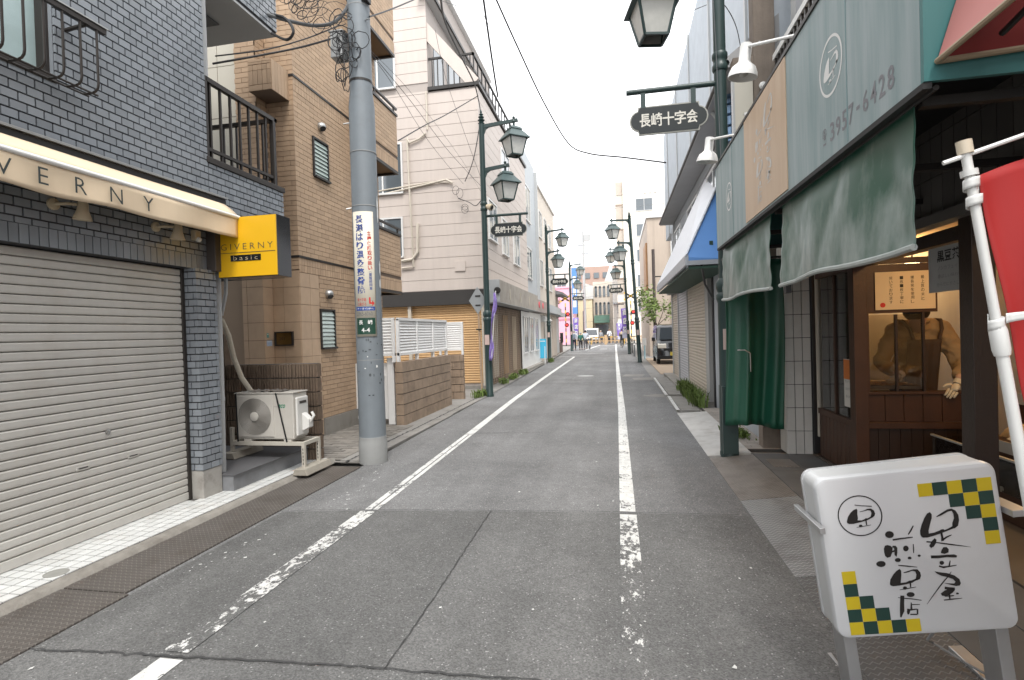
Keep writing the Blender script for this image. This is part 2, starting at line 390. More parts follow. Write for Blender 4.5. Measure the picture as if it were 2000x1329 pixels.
# road lines: worn paint on the asphalt
PAINT = (.66, .66, .64)
asphalt('line_left_worn', (.118, .118, .116), PAINT, wy=(2.4, 4.7, .53, .495)); asphalt('line_new', (.132, .132, .130), PAINT, wear=.40)
asphalt('line_far', (.165, .165, .165), PAINT, wear=.41); asphalt('line_right', (.132, .132, .130), PAINT, wy=(3.0, 4.9, .575, .47)); asphalt('line_mid', (.165, .165, .165), PAINT, wy=(4.8, 13, .455, .42))
def line(name, pts, w, z, m):
    """painted line along a polyline of left-edge points"""
    L_ = [Vector((x, y, z)) for x, y in pts]; mb = MB(); n = len(L_); vs_ = []
    for i, p in enumerate(L_):
        t = (L_[min(i + 1, n - 1)] - L_[max(i - 1, 0)]).normalized(); vs_.append(p + Vector((t.y, -t.x, 0)) * w)
    mb.add([tuple(p) for p in L_ + vs_], [(i, i + 1, n + i + 1, n + i) for i in range(n - 1)])
    return struct(mb.build(name, m, recalc=False))
line('road_marking', [(-2.39, -2), (-2.39, 2.38)], .14, .0090, 'line_new')
line('road_marking', [(-2.43, 2.44), (-2.43, 4.70)], .155, .0090, 'line_left_worn')
line('road_marking', [(-2.415, 4.76), (-2.455, 6.5), (-2.50, 8.5)], .062, .0050, 'line_mid')
line('road_marking', [(-2.335, 4.76), (-2.375, 6.5), (-2.42, 8.5)], .052, .0050, 'line_mid')
line('road_marking', [(-2.50, 8.52), (-2.62, 13.1), (-2.70, 20), (-2.78, 33), (-2.80, 34.6)], .135, .0050, 'line_far')
line('road_marking', [(-3.7, 35.2), (-2.7, 34.8)], .15, .0050, 'line_far')
line('road_marking', [(-2.75, 46), (-2.35, 54), (-2.0, 60)], .17, .0050, 'line_far')
line('road_marking', [(-.02, 2.52), (-.02, 4.86)], .145, .0090, 'line_right')
line('road_marking', [(-.02, 4.95), (-.02, 11.3), (-.07, 20), (-.16, 38), (-.24, 62)], .14, .0050, 'line_mid')
line('road_marking', [(-3.6, 40.2), (-1.3, 39.4), (-1.25, 39.4), (-.95, 39.2)], .25, .0050, 'line_far')
line('road_marking', [(-2.2, 58), (1, 58)], .45, .0050, 'line_far')
line('road_marking', [(-1.5, 48), (-.9, 48)], .5, .0050, 'line_far')
line('road_marking', [(.25, 20.2), (.95, 20.1)], .9, .0040, 'gutter_concrete')
mat('manhole_iron', (.30, .30, .29), .5, metal=.4, var=.2, vs=12, dirt=.5)
def manhole(c, r, label):
    t = thing('manhole_cover', label, 'manhole', (*c, 0))
    MB().lathe([(r + .03, 0), (r + .03, .006), (r, .006)], (*c, 0), 28).build('rim', 'gutter_concrete', t)
    MB().lathe([(r, .001), (r, .009), (r * .97, .010)], (*c, 0), 28).build('lid', 'manhole_iron', t)
manhole((-1.18, 19.7), .3, 'pale round manhole cover in the road between the white lines')
# flecks of old paint and grit
rg = random.Random(21); fk = MB()
for k in range(60):
    x, y = rg.uniform(-3.1, 1.0), 2.0 + 9 * rg.random() ** 1.6; s = rg.uniform(.004, .013); a = rg.uniform(0, 6.3)
    fk.quad(*[(x + s * rg.uniform(.6, 1.6) * math.cos(a + q), y + s * rg.uniform(.6, 2.2) * math.sin(a + q), .0095 if y < 4.6 else .0055) for q in (0, 1.4, 2.9, 4.4)])
for k in range(45):
    c = rg.choice(((-2.9, 5.9), (-2.75, 5.2), (-3.0, 3.6))); x, y = c[0] + rg.gauss(0, .10), c[1] + rg.gauss(0, .2); s = rg.uniform(.003, .010)
    fk.quad(*[(x + s * rg.uniform(.6, 2) * math.cos(q), y + s * rg.uniform(.6, 2.6) * math.sin(q), .0095 if y < 4.6 else .0055) for q in (0, 1.4, 2.9, 4.4)])
o = fk.build('paint_flecks', 'line_far', recalc=False); tag(o, 'scattered flecks of old white paint on the asphalt', 'paint flecks', None, 'stuff')
# margins
sheet('pavement_left', [(-9.5, 6.55), (-3.32, 6.55), (-3.36, 9), (-3.46, 16), (-3.9, 34), (-4.6, 60), (-40, 60), (-40, 8)], .004 - .002, 'gutter_concrete')
sheet('pavement_right', [(1.10, -4), (12, -4), (12, 60), (.98, 60), (1.10, 34)], .002, 'gutter_concrete')
# ---- left tile strip in front of the shutter
mat('tile_white', (.62, .63, .62), .35, var=.07, vs=5, isl=.07, dirt=.35, dirtcol=(.34, .27, .20))
mat('grout_dark', (.085, .08, .075), .9, var=.2)
tp = struct(MB().box(-4.45, -3.845, -2, 6.6, -.05, .038).build('tiled_pavement', 'grout_dark'))
bricks('tile', tp, mat('tile_white', 0), V(-4.26, 0, .038), EX, EY, EZ, [(-.19, .41, -.5, 6.6)], [(-.2, .0, 4.72, 5.05)], .1, .1, .011, .006, stack=True, limit=300, jitter=.1)
mb = MB(); rg = random.Random(3); ys = [-2 + i * .06 for i in range(int(8.6 / .06) + 1)]
mb.surf(lambda a, b: V(lerp(-3.845, -3.735 + rg.uniform(-.012, .012), a), -2 + 8.6 * b, (.044 if a < .6 else .03) * rg.uniform(.88, 1.08) if a < .99 else -.01), 4, 140)
struct(mb.build('kerb', mat('kerb_rough', (.24, .225, .20), .95, var=.3, vs=9, bump=.9, bs=30, dirt=.75, dirtcol=(.10, .085, .07)), smooth=True))
MB().lathe([(.075, .043), (.075, .0475), (.07, .048)], (-3.95, 3.10, 0), 24).build('valve_cover', mat('valve_grey', (.26, .26, .24), .6, var=.2, vs=20), tp)
checker_plate('plate_brown', (.168, .152, .138)); checker_plate('plate_grey', (.33, .33, .33), .40); checker_plate('plate_rust', (.28, .25, .225), .42)
G_PL = 'steel plates covering the left gutter'
for i, (y0, y1, lab) in enumerate(((-1.2, .9, 'rusty tread plate over the left gutter, nearest the camera'), (.915, 2.96, 'brown steel tread plate over gutter below the white tiles'), (2.975, 6.30, 'long brown tread plate over gutter beside the roller shutter'))):
    o = MB().box(-3.735, -3.195 - (.04 if i == 2 else 0), y0, y1, -.03, .012 + .001 * i).build('gutter_plate', 'plate_brown', bevel=.003); tag(o, lab, 'gutter plate', G_PL)
# stone pavers between the ribbed wall and the gate
mat('paver', (.20, .185, .165), .85, var=.2, vs=6, isl=.2, bump=.3, bs=80, dirt=.4)
pv = struct(MB().box(-5.0, -3.68, 6.62, 9.25, -.05, .018).build('paved_forecourt', 'grout_dark'))
bricks('paver', pv, 'paver' and MATS['paver'], V(-5.0, 6.62, .018), EX, EY, EZ, [(0, 1.32, 0, 2.63)], [], .22, .11, .008, .008, limit=300, jitter=.5)
for i in range(9):
    y0 = 6.6 + i * .8
    o = struct(MB().box(-3.68, -3.34 - (i > 4) * .04, y0, y0 + .785, -.03, .022).build('gutter_block', 'gutter_concrete', bevel=.006))
strip('road_crack', [(-3.55, 6.5), (-3.53, 9), (-3.55, 13.6)], .03, .0245, 'crack', 9, .3)

# ================================================================ grey tiled building with the roller shutter
mat('tile_grey', (.222, .242, .264), .24, var=.10, vs=3.0, isl=.13, spec=.75, streak=.12)
mat('mortar_dark', (.035, .035, .038), .9, var=.2)
mat('shutter_beige', (.50, .485, .45), .5, var=.07, vs=2, streak=.08, isl=.03, dirt=.22, dirtcol=(.3, .24, .18))
mat('bronze', (.042, .036, .032), .4, metal=.4, var=.1)
mat('pvc_grey', (.42, .43, .43), .4, var=.06, streak=.08)
mat('soffit', (.42, .43, .43), .7, var=.08)
mat('frost', (.40, .52, .52), .10, var=.3, vs=2.5, bump=.3, bs=160, spec=.9)
gb = thing('grey_tiled_building', 'grey glazed tile building with a closed beige roller shutter', 'building', (-4.6, 3, 0))
XW = -4.25
wall = MB().box(-5.0, XW - .015, -3, 5.07, 2.41, 3.70).box(-5.0, XW - .015, -3, 5.07, 5.6, 7.0).box(-5.0, XW - .015, 3.49, 5.07, 3.70, 5.6).box(-5.0, XW - .015, -3, 1.9, 3.70, 5.6).box(-9, -5.0, -3, 5.07, 0, 7.0).box(-5.0, -4.42, -3, -1, 0, 2.41).build('wall', 'mortar_dark', gb)
WH = [(1.9, 3.49, 3.75, 5.6)]
bricks('brick', wall, MATS['tile_grey'], V(XW - .015, 0, 0), EY, EZ, EX, [(1.2, 5.07, 2.56, 6.8)], WH, .121, .0705, .0125, .015, limit=300)
bricks('soldier_tile', wall, MATS['tile_grey'], V(XW - .015, 0, 2.41), EY, EZ, EX, [(1.2, 5.0, 0, .145)], [], .0705, .15, .008, .0155, limit=90, stack=True)
# window with frosted glass and a bronze grille
wn = MB().box(-4.46, -4.30, 1.9, 3.49, 3.75, 3.79).box(-4.46, -4.30, 3.45, 3.49, 3.79, 5.6).box(-4.40, -4.33, 2.75, 2.81, 3.79, 5.6).box(-4.46, -4.30, 1.9, 3.45, 5.56, 5.6).build('window', 'bronze', gb)
MB().box(-4.38, -4.365, 1.9, 2.75, 3.79, 5.56).box(-4.40, -4.385, 2.81, 3.45, 3.79, 5.56).build('glass', 'frost', wn)
MB().box(-4.5, -4.24, 1.9, 3.49, 3.705, 3.75).build('sill', 'bronze', wn)
MB().box(-4.62, -4.60, 1.9, 3.49, 3.7, 5.6).build('blind', mat('blind_pale', (.45, .47, .46), .7), wn)
MB().box(-4.6, -4.268, 3.484, 3.4895, 3.75, 5.6).build('reveal', 'tile_grey', wn)
gr = MB().box(-4.06, -4.03, 1.6, 3.735, 4.185, 4.225).build('window_grille', 'bronze', gb)
MB().box(-4.075, -4.02, 1.6, 3.745, 4.226, 4.236).build('grille_cap', 'steel', gr)
for i, yb in enumerate([3.66 - .138 * k for k in range(15)]):
    pts = [(-4.045, yb, 4.20), (-4.045, yb, 3.75)] + [(-4.045 - .06 * (1 - math.cos(a)), yb, 3.75 - .06 * math.sin(a)) for a in (.5, 1.0, 1.57)] + [(-4.19, yb, 3.69)]
    MB().tube(pts, .0095, 7).build('bar', 'bronze', gr, smooth=True)
for xx, zz in ((-4.19, 3.69), (-4.10, 3.685)): MB().tube([(xx, 1.6, zz), (xx, 3.70, zz)], .0085, 7).build('rail', 'bronze', gr, smooth=True)
MB().tube([(-4.045, 3.58, 4.19), (-4.25, 3.58, 4.17)], .016, 7).build('bracket', 'bronze', gr)
# roller shutter
sh = MB().box(-4.41, -4.395, -1, 4.76, .03, 2.41).build('roller_shutter', 'mortar_dark', gb)
prof = [(-4.392, 0), (-4.358, .004), (-4.352, .010), (-4.350, .022), (-4.350, .058), (-4.356, .066), (-4.372, .0705), (-4.392, .0705)]
slat = MB().prism([(x, -1, z) for x, z in prof], (0, 5.745, 0)).build('slat', 'shutter_beige', sh)
slat.matrix_local = Matrix.Translation((0, 0, .125))
for k in range(1, 32):
    c = slat.copy(); COL.objects.link(c); c.parent = sh; c.matrix_local = Matrix.Translation((random.uniform(-.002, .002), 0, .125 + k * .0712)) @ Matrix.Rotation(random.uniform(-.0006, .0006), 4, 'Z')
MB().box(-4.39, -4.342, -1, 4.745, .048, .122).build('bottom_rail', 'shutter_beige', sh, bevel=.004)
MB().box(-4.42, -4.335, 4.745, 4.785, .04, 2.41).build('guide_rail', 'bronze', sh, bevel=.003)
MB().lathe([(.022, 0), (.022, .012), (.012, .016)], (-4.352, 3.89, .90), 14, (1, 0, 0)).build('lock', 'steel', sh)
for yy, zz in ((3.66, .645), (4.13, .64)):
    MB().box(-4.352, -4.346, yy - .055, yy + .055, zz - .018, zz + .014).build('pull_plate', 'shutter_beige', sh, bevel=.002); MB().box(-4.347, -4.343, yy - .04, yy + .04, zz - .002, zz + .006).build('pull_slot', 'dark_metal', sh)
# pier beside the shutter
pier = MB().box(-4.405, -4.215, 4.80, 5.055, .33, 2.41).box(-5.0, -4.415, 5.056, 5.35, 0, 2.46).build('pier', 'mortar_dark', gb)
for (O, u, n, w_) in (((-4.42, 4.80, .33), EX, -EY, .22), ((-4.215, 4.785, .33), EY, EX, .285), ((-4.415, 5.06, .33), EY, EX, .30)):
    bricks('brick', pier, MATS['tile_grey'], V(*O), u, EZ, n, [(0, w_, 0, 2.08)], [], .121, .0705, .0115, .015, limit=100)
MB().box(-4.43, -4.205, 4.79, 5.06, .03, .328).build('pier_base', mat('cracked_plaster', (.33, .315, .29), .85, var=.2, vs=7, bump=.5, bs=25, dirt=.8, dirtcol=(.12, .10, .085)), gb, bevel=.008)
# porch platform behind the pier, balcony above
MB().box(-6.5, -4.08, 5.07, 6.48, .0, .205).build('porch_step', mat('porch_grey', (.20, .205, .215), .6, var=.12, vs=4, dirt=.4), gb)
MB().box(-6.5, -4.055, 5.06, 6.482, .206, .222).build('step_nosing', mat('nosing', (.09, .09, .095), .5, var=.1), gb, bevel=.003)
bal = MB().box(-5.9, XW - .015, 5.08, 6.385, 2.46, 3.57).build('balcony', 'mortar_dark', gb)
bricks('brick', bal, MATS['tile_grey'], V(XW - .015, 0, 0), EY, EZ, EX, [(5.08, 6.40, 2.46, 3.57)], [], .121, .0705, .0125, .015, limit=110)
MB().box(-5.9, -4.235, 5.06, 6.42, 3.575, 3.64).build('balcony_cap', 'bronze', gb, bevel=.004)
rl = MB().box(-4.31, -4.255, 5.10, 6.32, 4.46, 4.51).box(-5.4, -4.255, 6.27, 6.32, 4.462, 4.508).build('railing', 'bronze', gb)
MB().box(-4.30, -4.265, 5.10, 6.30, 3.72, 3.755).box(-5.4, -4.265, 6.28, 6.31, 3.722, 3.752).build('lower_rail', 'bronze', rl)
for k in range(8): yb = 5.16 + k * .158; MB().box(-4.296, -4.270, yb, yb + .022, 3.64, 4.46).build('baluster', 'bronze', rl)
for k in range(5): xb = -4.46 - k * .19; MB().box(xb, xb + .022, 6.284, 6.306, 3.64, 4.46).build('baluster', 'bronze', rl)
for y0, y1, z1 in ((6.24, 6.29, 4.46), (5.075, 5.11, 4.51)): MB().box(-4.31, -4.255, y0, y1, 3.64, z1).build('newel', 'bronze', rl)
ub = MB().box(-5.9, XW - .015, 5.08, 6.385, 5.63, 7.0).build('upper_balcony', 'mortar_dark', gb)
bricks('brick', ub, MATS['tile_grey'], V(XW - .015, 0, 0), EY, EZ, EX, [(5.085, 6.385, 5.66, 7.0)], [], .121, .0705, .0125, .015, limit=60)
MB().box(-5.9, -4.262, 5.085, 6.38, 5.60, 5.628).build('soffit_board', 'soffit', gb)
MB().box(-5.55, -4.75, 5.12, 5.95, 5.585, 5.599).build('soffit_recess_dark', mat('recess_shade_grey', (.10, .105, .11), .6), gb)  # dark plate: shade of the soffit recess put into its colour
MB().tube([(-4.36, 5.18, 3.65), (-4.36, 5.18, 5.6)], .05, 12).build('downpipe', 'pvc_grey', gb, smooth=True)
MB().tube([(-4.30, 5.17, .05), (-4.30, 5.19, 1.05), (-4.30, 5.20, 2.46)], .042, 12).tube([(-4.30, 5.185, 1.0), (-4.30, 5.187, 1.04)], .047, 12).build('downpipe', 'pvc_grey', gb, smooth=True)
MB().tube([(-4.36, 5.42, 2.46), (-4.37, 5.42, 2.2), (-4.44, 5.42, 1.95)], .02, 8).build('drain_hose', 'pvc_grey', gb, smooth=True)
MB().box(-4.25, -4.14, 5.0, 5.09, 2.40, 2.86).build('meter_box', mat('box_brown', (.06, .05, .045), .5), gb, bevel=.006)

# ---- awning with its lettering
mat('canvas', (.68, .55, .39), .8, var=.07, vs=4, bump=.15, bs=12, streak=.05, trans=0)
aw = thing('awning', 'cream canvas awning lettered GIVERNY over the roller shutter', 'awning', (-4.1, 4, 2.9))
MB().box(-4.25, -4.16, .6, 5.22, 3.10, 3.20).build('cassette', 'black', aw, bevel=.01)
MB().box(-4.25, -4.14, .6, 5.225, 3.202, 3.222).build('rain_cap', 'steel', aw)
MB().surf(lambda a, b: V(lerp(-4.17, -3.93, a), lerp(.6, 5.18 - .08 * a, b), lerp(3.15, 2.985, a) + .012 * math.sin(a * 3.14) * math.sin(b * 14)), 5, 40).build('canopy_sheet', 'canvas', aw, smooth=True, solid=.004)
MB().tube([(-3.92, .6, 2.965), (-3.92, 5.10, 2.965)], .021, 10).build('front_bar', 'white_paint', aw, smooth=True)
MB().surf(lambda a, b: V(-3.915 + .012 * math.sin(b * 41) * a + .008 * math.sin(b * 17 + 1), lerp(.6, 5.075, b), lerp(2.945, 2.735 + .008 * math.sin(b * 30) + (.02 * max(0, b - .93) / .07), a)), 6, 90).build('valance', 'canvas', aw, smooth=True, solid=.003)
mat('letter_green', (.035, .045, .045), .8, var=.15)
for ch, yy in zip('GIVERNY', (2.28, 2.56, 2.83, 3.08, 3.35, 3.64, 3.94)):
    text(ch, 'letter', 'letter_green', aw, (-3.893, yy, 2.842), EY, EZ, h=.118, bold=-.006)
# ---- spotlights on the wall under the awning
def spot(y0, label):
    t = thing('wall_spotlight', label, 'spotlight', (-4.24, y0, 2.75), 'spotlights under the awning')
    cr = mat('spot_cream', (.48, .40, .28), .45, var=.1)
    MB().lathe([(.045, 0), (.045, .02), (.02, .03)], (-4.25, y0, 2.75), 14, (1, 0, 0)).build('wall_plate', cr, t, smooth=True)
    MB().tube([(-4.23, y0, 2.75), (-4.15, y0 + .03, 2.755), (-4.13, y0 + .09, 2.76)], .012, 8).build('arm', cr, t, smooth=True)
    MB().lathe([(.028, .075), (.036, .05), (.040, .0), (.062, -.06), (.066, -.075), (.055, -.068), (.03, -.03)], (-4.12, y0 + .13, 2.72), 18, (.1, 0, 1)).build('lamp_head', cr, t, smooth=True)
spot(3.42, 'cream wall spotlight under the awning, farther from the yellow sign'); spot(4.36, 'cream wall spotlight under the awning, nearer the yellow sign')
t = thing('sensor_light', 'small cream sensor box on grey tiles above the pier', 'sensor', (-4.24, 4.83, 2.74))
MB().box(-4.25, -4.19, 4.79, 4.87, 2.70, 2.80).build('housing', 'spot_cream', t, bevel=.012); MB().lathe([(.025, 0), (.022, .03), (.01, .04)], (-4.2, 4.83, 2.71), 12, (1, 0, -.4)).build('lens', 'white_paint', t, smooth=True)
# ---- yellow projecting sign
mat('sign_yellow', (.74, .42, .012), .35, var=.05, vs=2)
ys_ = thing('projecting_sign', 'yellow square projecting sign lettered GIVERNY basic beside the awning', 'sign', (-3.85, 5.15, 2.3))
MB().box(-4.18, -3.47, 5.095, 5.33, 2.33, 2.975).build('sign_box', mat('sign_black', (.012, .013, .014), .12, var=.05, spec=.8), ys_, bevel=.004)
MB().box(-4.175, -3.475, 5.080, 5.094, 2.337, 2.968).build('face', 'sign_yellow', ys_, bevel=.002)
text('GIVERNY', 'lettering', 'letter_green', ys_, (-3.825, 5.0775, 2.655), EX, EZ, w=.62, h=.065, bold=-.012, sp=1.45)
MB().box(-4.16, -3.49, 5.0765, 5.0795, 2.588, 2.593).build('rule_line', 'letter_green', ys_)
MB().box(-4.02, -3.66, 5.0755, 5.0795, 2.50, 2.565).build('dark_bar', 'sign_black', ys_)
text('basic', 'lettering', mat('print_tan', (.5, .4, .25), .6, var=0), ys_, (-3.84, 5.0735, 2.533), EX, EZ, w=.29, h=.045, bold=-.015, sp=1.4)
MB().box(-4.25, -4.18, 5.12, 5.30, 2.42, 2.9).build('bracket', 'dark_metal', ys_)
# ---- air conditioner on its stand
mat('ac_beige', (.50, .475, .43), .45, var=.06, vs=4, streak=.07, dirt=.2, dirtcol=(.25, .2, .15))
ac = thing('air_conditioner', 'beige outdoor air conditioner unit strapped on a slotted steel stand', 'air conditioner', (-4.2, 5.95, .44))
AX0, AX1, AY, AZ = -4.60, -3.80, 5.80, .455
MB().box(AX0, AX1 - .02, AY, AY + .29, AZ, AZ + .55).build('casing', 'ac_beige', ac, bevel=.012)
MB().box(AX0 - .01, AX1 - .01, AY - .01, AY + .30, AZ + .551, AZ + .565).build('lid', 'ac_beige', ac, bevel=.004)
foil = MB().surf(lambda a, b: V(lerp(AX0 + .06, AX1 - .2, a), lerp(AY + .02, AY + .26, b), AZ + .575 + .012 * math.sin(a * 31 + b * 7) * math.cos(b * 9 + a * 5)), 24, 10).build('foil_sheet', mat('foil', (.7, .7, .7), .3, metal=.9, var=.15, vs=20), ac, smooth=True)
FC = V(AX0 + .265, AY - .004, AZ + .275)
MB().box(AX0 + .01, AX0 + .52, AY - .012, AY - .001, AZ + .03, AZ + .53).build('grille_frame', 'ac_beige', ac, bevel=.008)
fan = MB().lathe([(.225, -.009), (.225, -.004), (.01, -.004)], FC, 36, (0, 1, 0)).build('fan_opening', mat('fan_dark', (.055, .048, .042), .7, var=.15), ac)
for k in range(17): MB().tube([FC + V(math.cos(a) * (.060 + .0102 * k), -.012, math.sin(a) * (.060 + .0102 * k)) for a in [2 * math.pi * j / 30 for j in range(30)]], .0022, 4, closed=True).build('grille_ring', 'ac_beige', fan)
MB().lathe([(.055, 0), (.055, .012), (.045, .018)], FC + V(0, -.01, 0), 20, (0, -1, 0)).build('hub', 'ac_beige', ac, smooth=True)
MB().box(AX1 - .019, AX1 + .012, AY + .03, AY + .27, AZ + .03, AZ + .50).build('side_cover', mat('ac_white', (.62, .61, .58), .4, var=.05), ac, bevel=.015)
MB().prism([(AX1 + .012, AY + .12, AZ + .30), (AX1 + .09, AY + .14, AZ + .22), (AX1 + .09, AY + .14, AZ + .12), (AX1 + .012, AY + .12, AZ + .08)], (0, .10, 0)).build('valve_cover', 'ac_white', ac, bevel=.006)
MB().tube([(AX1 + .07, AY + .19, AZ + .17), (AX1 + .13, AY + .19, AZ + .26), (AX1 + .10, AY + .2, AZ + .30)], .018, 8).build('elbow', 'ac_white', ac, smooth=True)
MB().box(AX1 + .012, AX1 + .016, AY + .08, AY + .22, AZ + .42, AZ + .45).build('grip', 'fan_dark', ac)
text('eco', 'badge', mat('print_green', (.02, .22, .12), .5, var=0), ac, (AX1 - .17, AY - .003, AZ + .40), EX, EZ, w=.09, h=.045, bold=.02, shear=.3)
text('inverter', 'badge', mat('print_grey', (.2, .2, .2), .5, var=0), ac, (AX1 - .26, AY - .003, AZ + .395), EX, EZ, w=.07, h=.014)
for xa, xb in ((AX0 + .02, AX0 + .03), (AX0 + .50 + .06, AX1 - .11)):
    MB().bar((xa, AY - .016, AZ + .56), (xb, AY - .016, AZ - .03), .018, .004, up=(0, 1, 0)).build('strap', 'black', ac)
for xx in (AX0 + .1, AX1 - .16): MB().box(xx, xx + .1, AY + .0, AY + .29, AZ - .025, AZ - .001).build('foot', 'ac_beige', ac)
st = thing('equipment_stand', 'slotted cream steel stand on concrete feet under the air conditioner', 'stand', (-4.2, 5.95, .05))
sm_ = mat('stand_cream', (.47, .44, .38), .5, var=.1, dirt=.4, dirtcol=(.2, .13, .08))
for (a, b) in (((-4.68, 5.80, .405), (-3.68, 5.80, .405)), ((-4.68, 6.12, .405), (-3.68, 6.12, .405)), ((-3.70, 5.80, .406), (-3.70, 6.12, .406)), ((-4.66, 5.80, .406), (-4.66, 6.12, .406))): MB().bar(a, b, .035, .045).build('rail', sm_, st, bevel=.002)
for (xx, yy, z0) in ((-3.70, 5.80, .12), (-3.70, 6.12, .12), (-4.66, 5.80, .30), (-4.66, 6.12, .30)):
    lg = MB().box(xx - .02, xx + .02, yy - .02, yy + .02, z0, .385 if xx > -4 else .60).build('leg', sm_, st, bevel=.002)
    if xx > -4:
        for k in range(5): MB().box(xx - .005, xx + .005, yy - .0225, yy - .0205, z0 + .04 + k * .042, z0 + .065 + k * .042).build('slot', 'black', lg)
mat('block_foot', (.31, .285, .24), .9, var=.25, vs=8, bump=.5, bs=50)
MB().prism([(-3.80, 5.70, .046), (-3.60, 5.70, .046), (-3.63, 5.70, .125), (-3.77, 5.70, .125)], (0, .55, 0)).build('concrete_foot', 'block_foot', st, bevel=.008)
MB().prism([(-4.76, 5.70, .225), (-4.56, 5.70, .225), (-4.59, 5.70, .30), (-4.73, 5.70, .30)], (0, .55, 0)).build('concrete_foot', 'block_foot', st, bevel=.008)
t = MB().tube([(-4.45, 5.43, 1.9), (-4.50, 5.6, 1.72), (-4.56, 5.75, 1.45), (-4.54, 5.85, 1.2), (-4.50, 5.98, 1.0)], .030, 10).build('insulated_hose', mat('hose_cream', (.52, .47, .38), .8, var=.12, vs=30, bump=.3, bs=90), smooth=True); tag(t, 'cream wrapped hose hanging down behind the air conditioner', 'hose')
# ---- ribbed block wall behind the unit
mat('block_brown', (.16, .115, .082), .95, var=.35, vs=9, bump=.8, bs=55, isl=.12, dirt=.4, dirtcol=(.05, .04, .03))
rw = thing('ribbed_block_wall', 'brown ribbed concrete block wall behind the air conditioner', 'wall', (-4.5, 6.55, 0))
core = MB().box(-5.28, -3.945, 6.52, 6.62, 0, 1.325).build('mortar_core', 'grout_dark', rw)
for r in range(7):
    z0 = r * .19; z1 = min(z0 + .18, 1.335)
    for c in range(4):
        x0 = -5.29 + c * .34 + (0 if c == 0 else .004); x1 = min(-5.29 + (c + 1) * .34, -3.935)
        b = MB().box(x0, x1, 6.515, 6.625, z0, z1); k = x0 + .012; rgx = random.Random(r * 9 + c)
        while k < x1 - .02: b.box(k, k + .027, 6.492 + rgx.uniform(-.006, .006), 6.515, z0 + .004, z1 - .004); k += .04
        if c == 3:
            for yy in (6.52, 6.555, 6.59): b.box(x1, x1 + .015, yy, yy + .024, z0 + .004, z1 - .004)
        b.build('block', 'block_brown', rw, recalc=False)
MB().box(-5.42, -5.3, 6.50, 6.62, 0, 1.75).build('end_post', 'block_brown', rw)
# ================================================================ tan brick building
mat('brick_tan', (.46, .325, .215), .7, var=.10, vs=3, isl=.09, bump=.15, bs=90)
mat('mortar_tan', (.15, .11, .082), .95, var=.15)
mat('tile_beige', (.50, .36, .245), .45, var=.16, vs=7, isl=.06)
mat('jalousie', (.42, .50, .47), .25, var=.1, spec=.8)
mat('wood_soffit', (.17, .105, .05), .7, var=.15)
tb = thing('tan_brick_building', 'tan brick apartment building with stacked balconies behind the utility pole', 'building', (-5.5, 9, 0))
TX = -4.85
tw = MB().box(-9, TX - .012, 7.66, 10.66, 0, 9.6).build('wall', 'mortar_tan', tb)
TH = [(8.14, 8.62, 4.34, 5.00), (8.19, 8.66, 1.48, 2.15)]
bricks('brick', tw, MATS['brick_tan'], V(TX - .012, 0, 0), EY, EZ, EX, [(7.66, 10.66, 5.79, 9.4), (7.66, 10.66, 2.97, 5.53), (8.21, 10.66, .32, 2.70)], TH, .235, .078, .007, .012, limit=260)
bricks('soldier_brick', tw, MATS['brick_tan'], V(TX - .012, 0, 0), EY, EZ, EX, [(7.66, 10.66, 5.54, 5.75), (7.66, 10.66, 2.71, 2.93)], [], .078, .235, .006, .0125, limit=110, stack=True)
bricks('brick', tw, MATS['brick_tan'], V(0, 7.66, 0), EX, EZ, -EY, [(-5.32, TX, 5.79, 9.4), (-5.32, TX, 2.75, 5.75)], [], .235, .078, .007, .012, limit=60)
for z in (5.752, 2.932):
    MB().box(TX - .02, TX + .012, 7.64, 10.66, z, z + .036).box(-5.32, TX - .02, 7.638, 7.66, z, z + .036).build('string_course', 'dark_metal', tb)
bricks('facing_tile', tw, MATS['tile_beige'], V(TX - .012, 7.655, 0), EY, EZ, EX, [(0, .545, .05, 2.70)], [], .28, .275, .006, .014, limit=60, stack=True)
bricks('facing_tile', tw, MATS['tile_beige'], V(TX - .004, 7.66, 0), -EX, EZ, -EY, [(0, .465, .05, 2.73)], [], .28, .275, .006, .014, limit=60, stack=True)
ecol = MB().box(-5.67, -5.334, 7.415, 7.658, 0, 9.0).build('entrance_column', 'mortar_tan', tb)
bricks('facing_tile', ecol, MATS['tile_beige'], V(-5.322, 7.415, 0), -EX, EZ, -EY, [(0, .36, .05, 2.9)], [], .28, .275, .006, .012, limit=40, stack=True)
bricks('facing_tile', ecol, MATS['tile_beige'], V(-5.334, 7.403, 0), EY, EZ, EX, [(0, .25, .05, 2.9)], [], .28, .275, .006, .012, limit=40, stack=True)
bricks('brick', ecol, MATS['brick_tan'], V(-5.322, 7.415, 0), -EX, EZ, -EY, [(0, .36, 2.92, 9)], [], .235, .078, .007, .012, limit=40)
bricks('brick', ecol, MATS['brick_tan'], V(-5.334, 7.403, 0), EY, EZ, EX, [(0, .25, 2.92, 9)], [], .235, .078, .007, .012, limit=40)
cp = MB().box(-7.4, -5.68, 7.48, 7.655, 2.7, 9.0).build('cream_bay', mat('cream_panel', (.56, .53, .45), .5, var=.06), tb)
for k in range(7):
    for j in range(5): MB().box(-7.38 + j * .34, -7.05 + j * .34, 7.465, 7.48, 2.75 + k * .8, 3.54 + k * .8).build('panel', 'cream_panel', cp)
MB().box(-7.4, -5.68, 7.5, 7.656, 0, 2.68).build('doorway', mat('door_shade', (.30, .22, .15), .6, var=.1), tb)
bxp = MB().box(-5.30, -4.93, 7.22, 7.66, 5.37, 5.83).build('meter_bay', 'mortar_tan', tb)
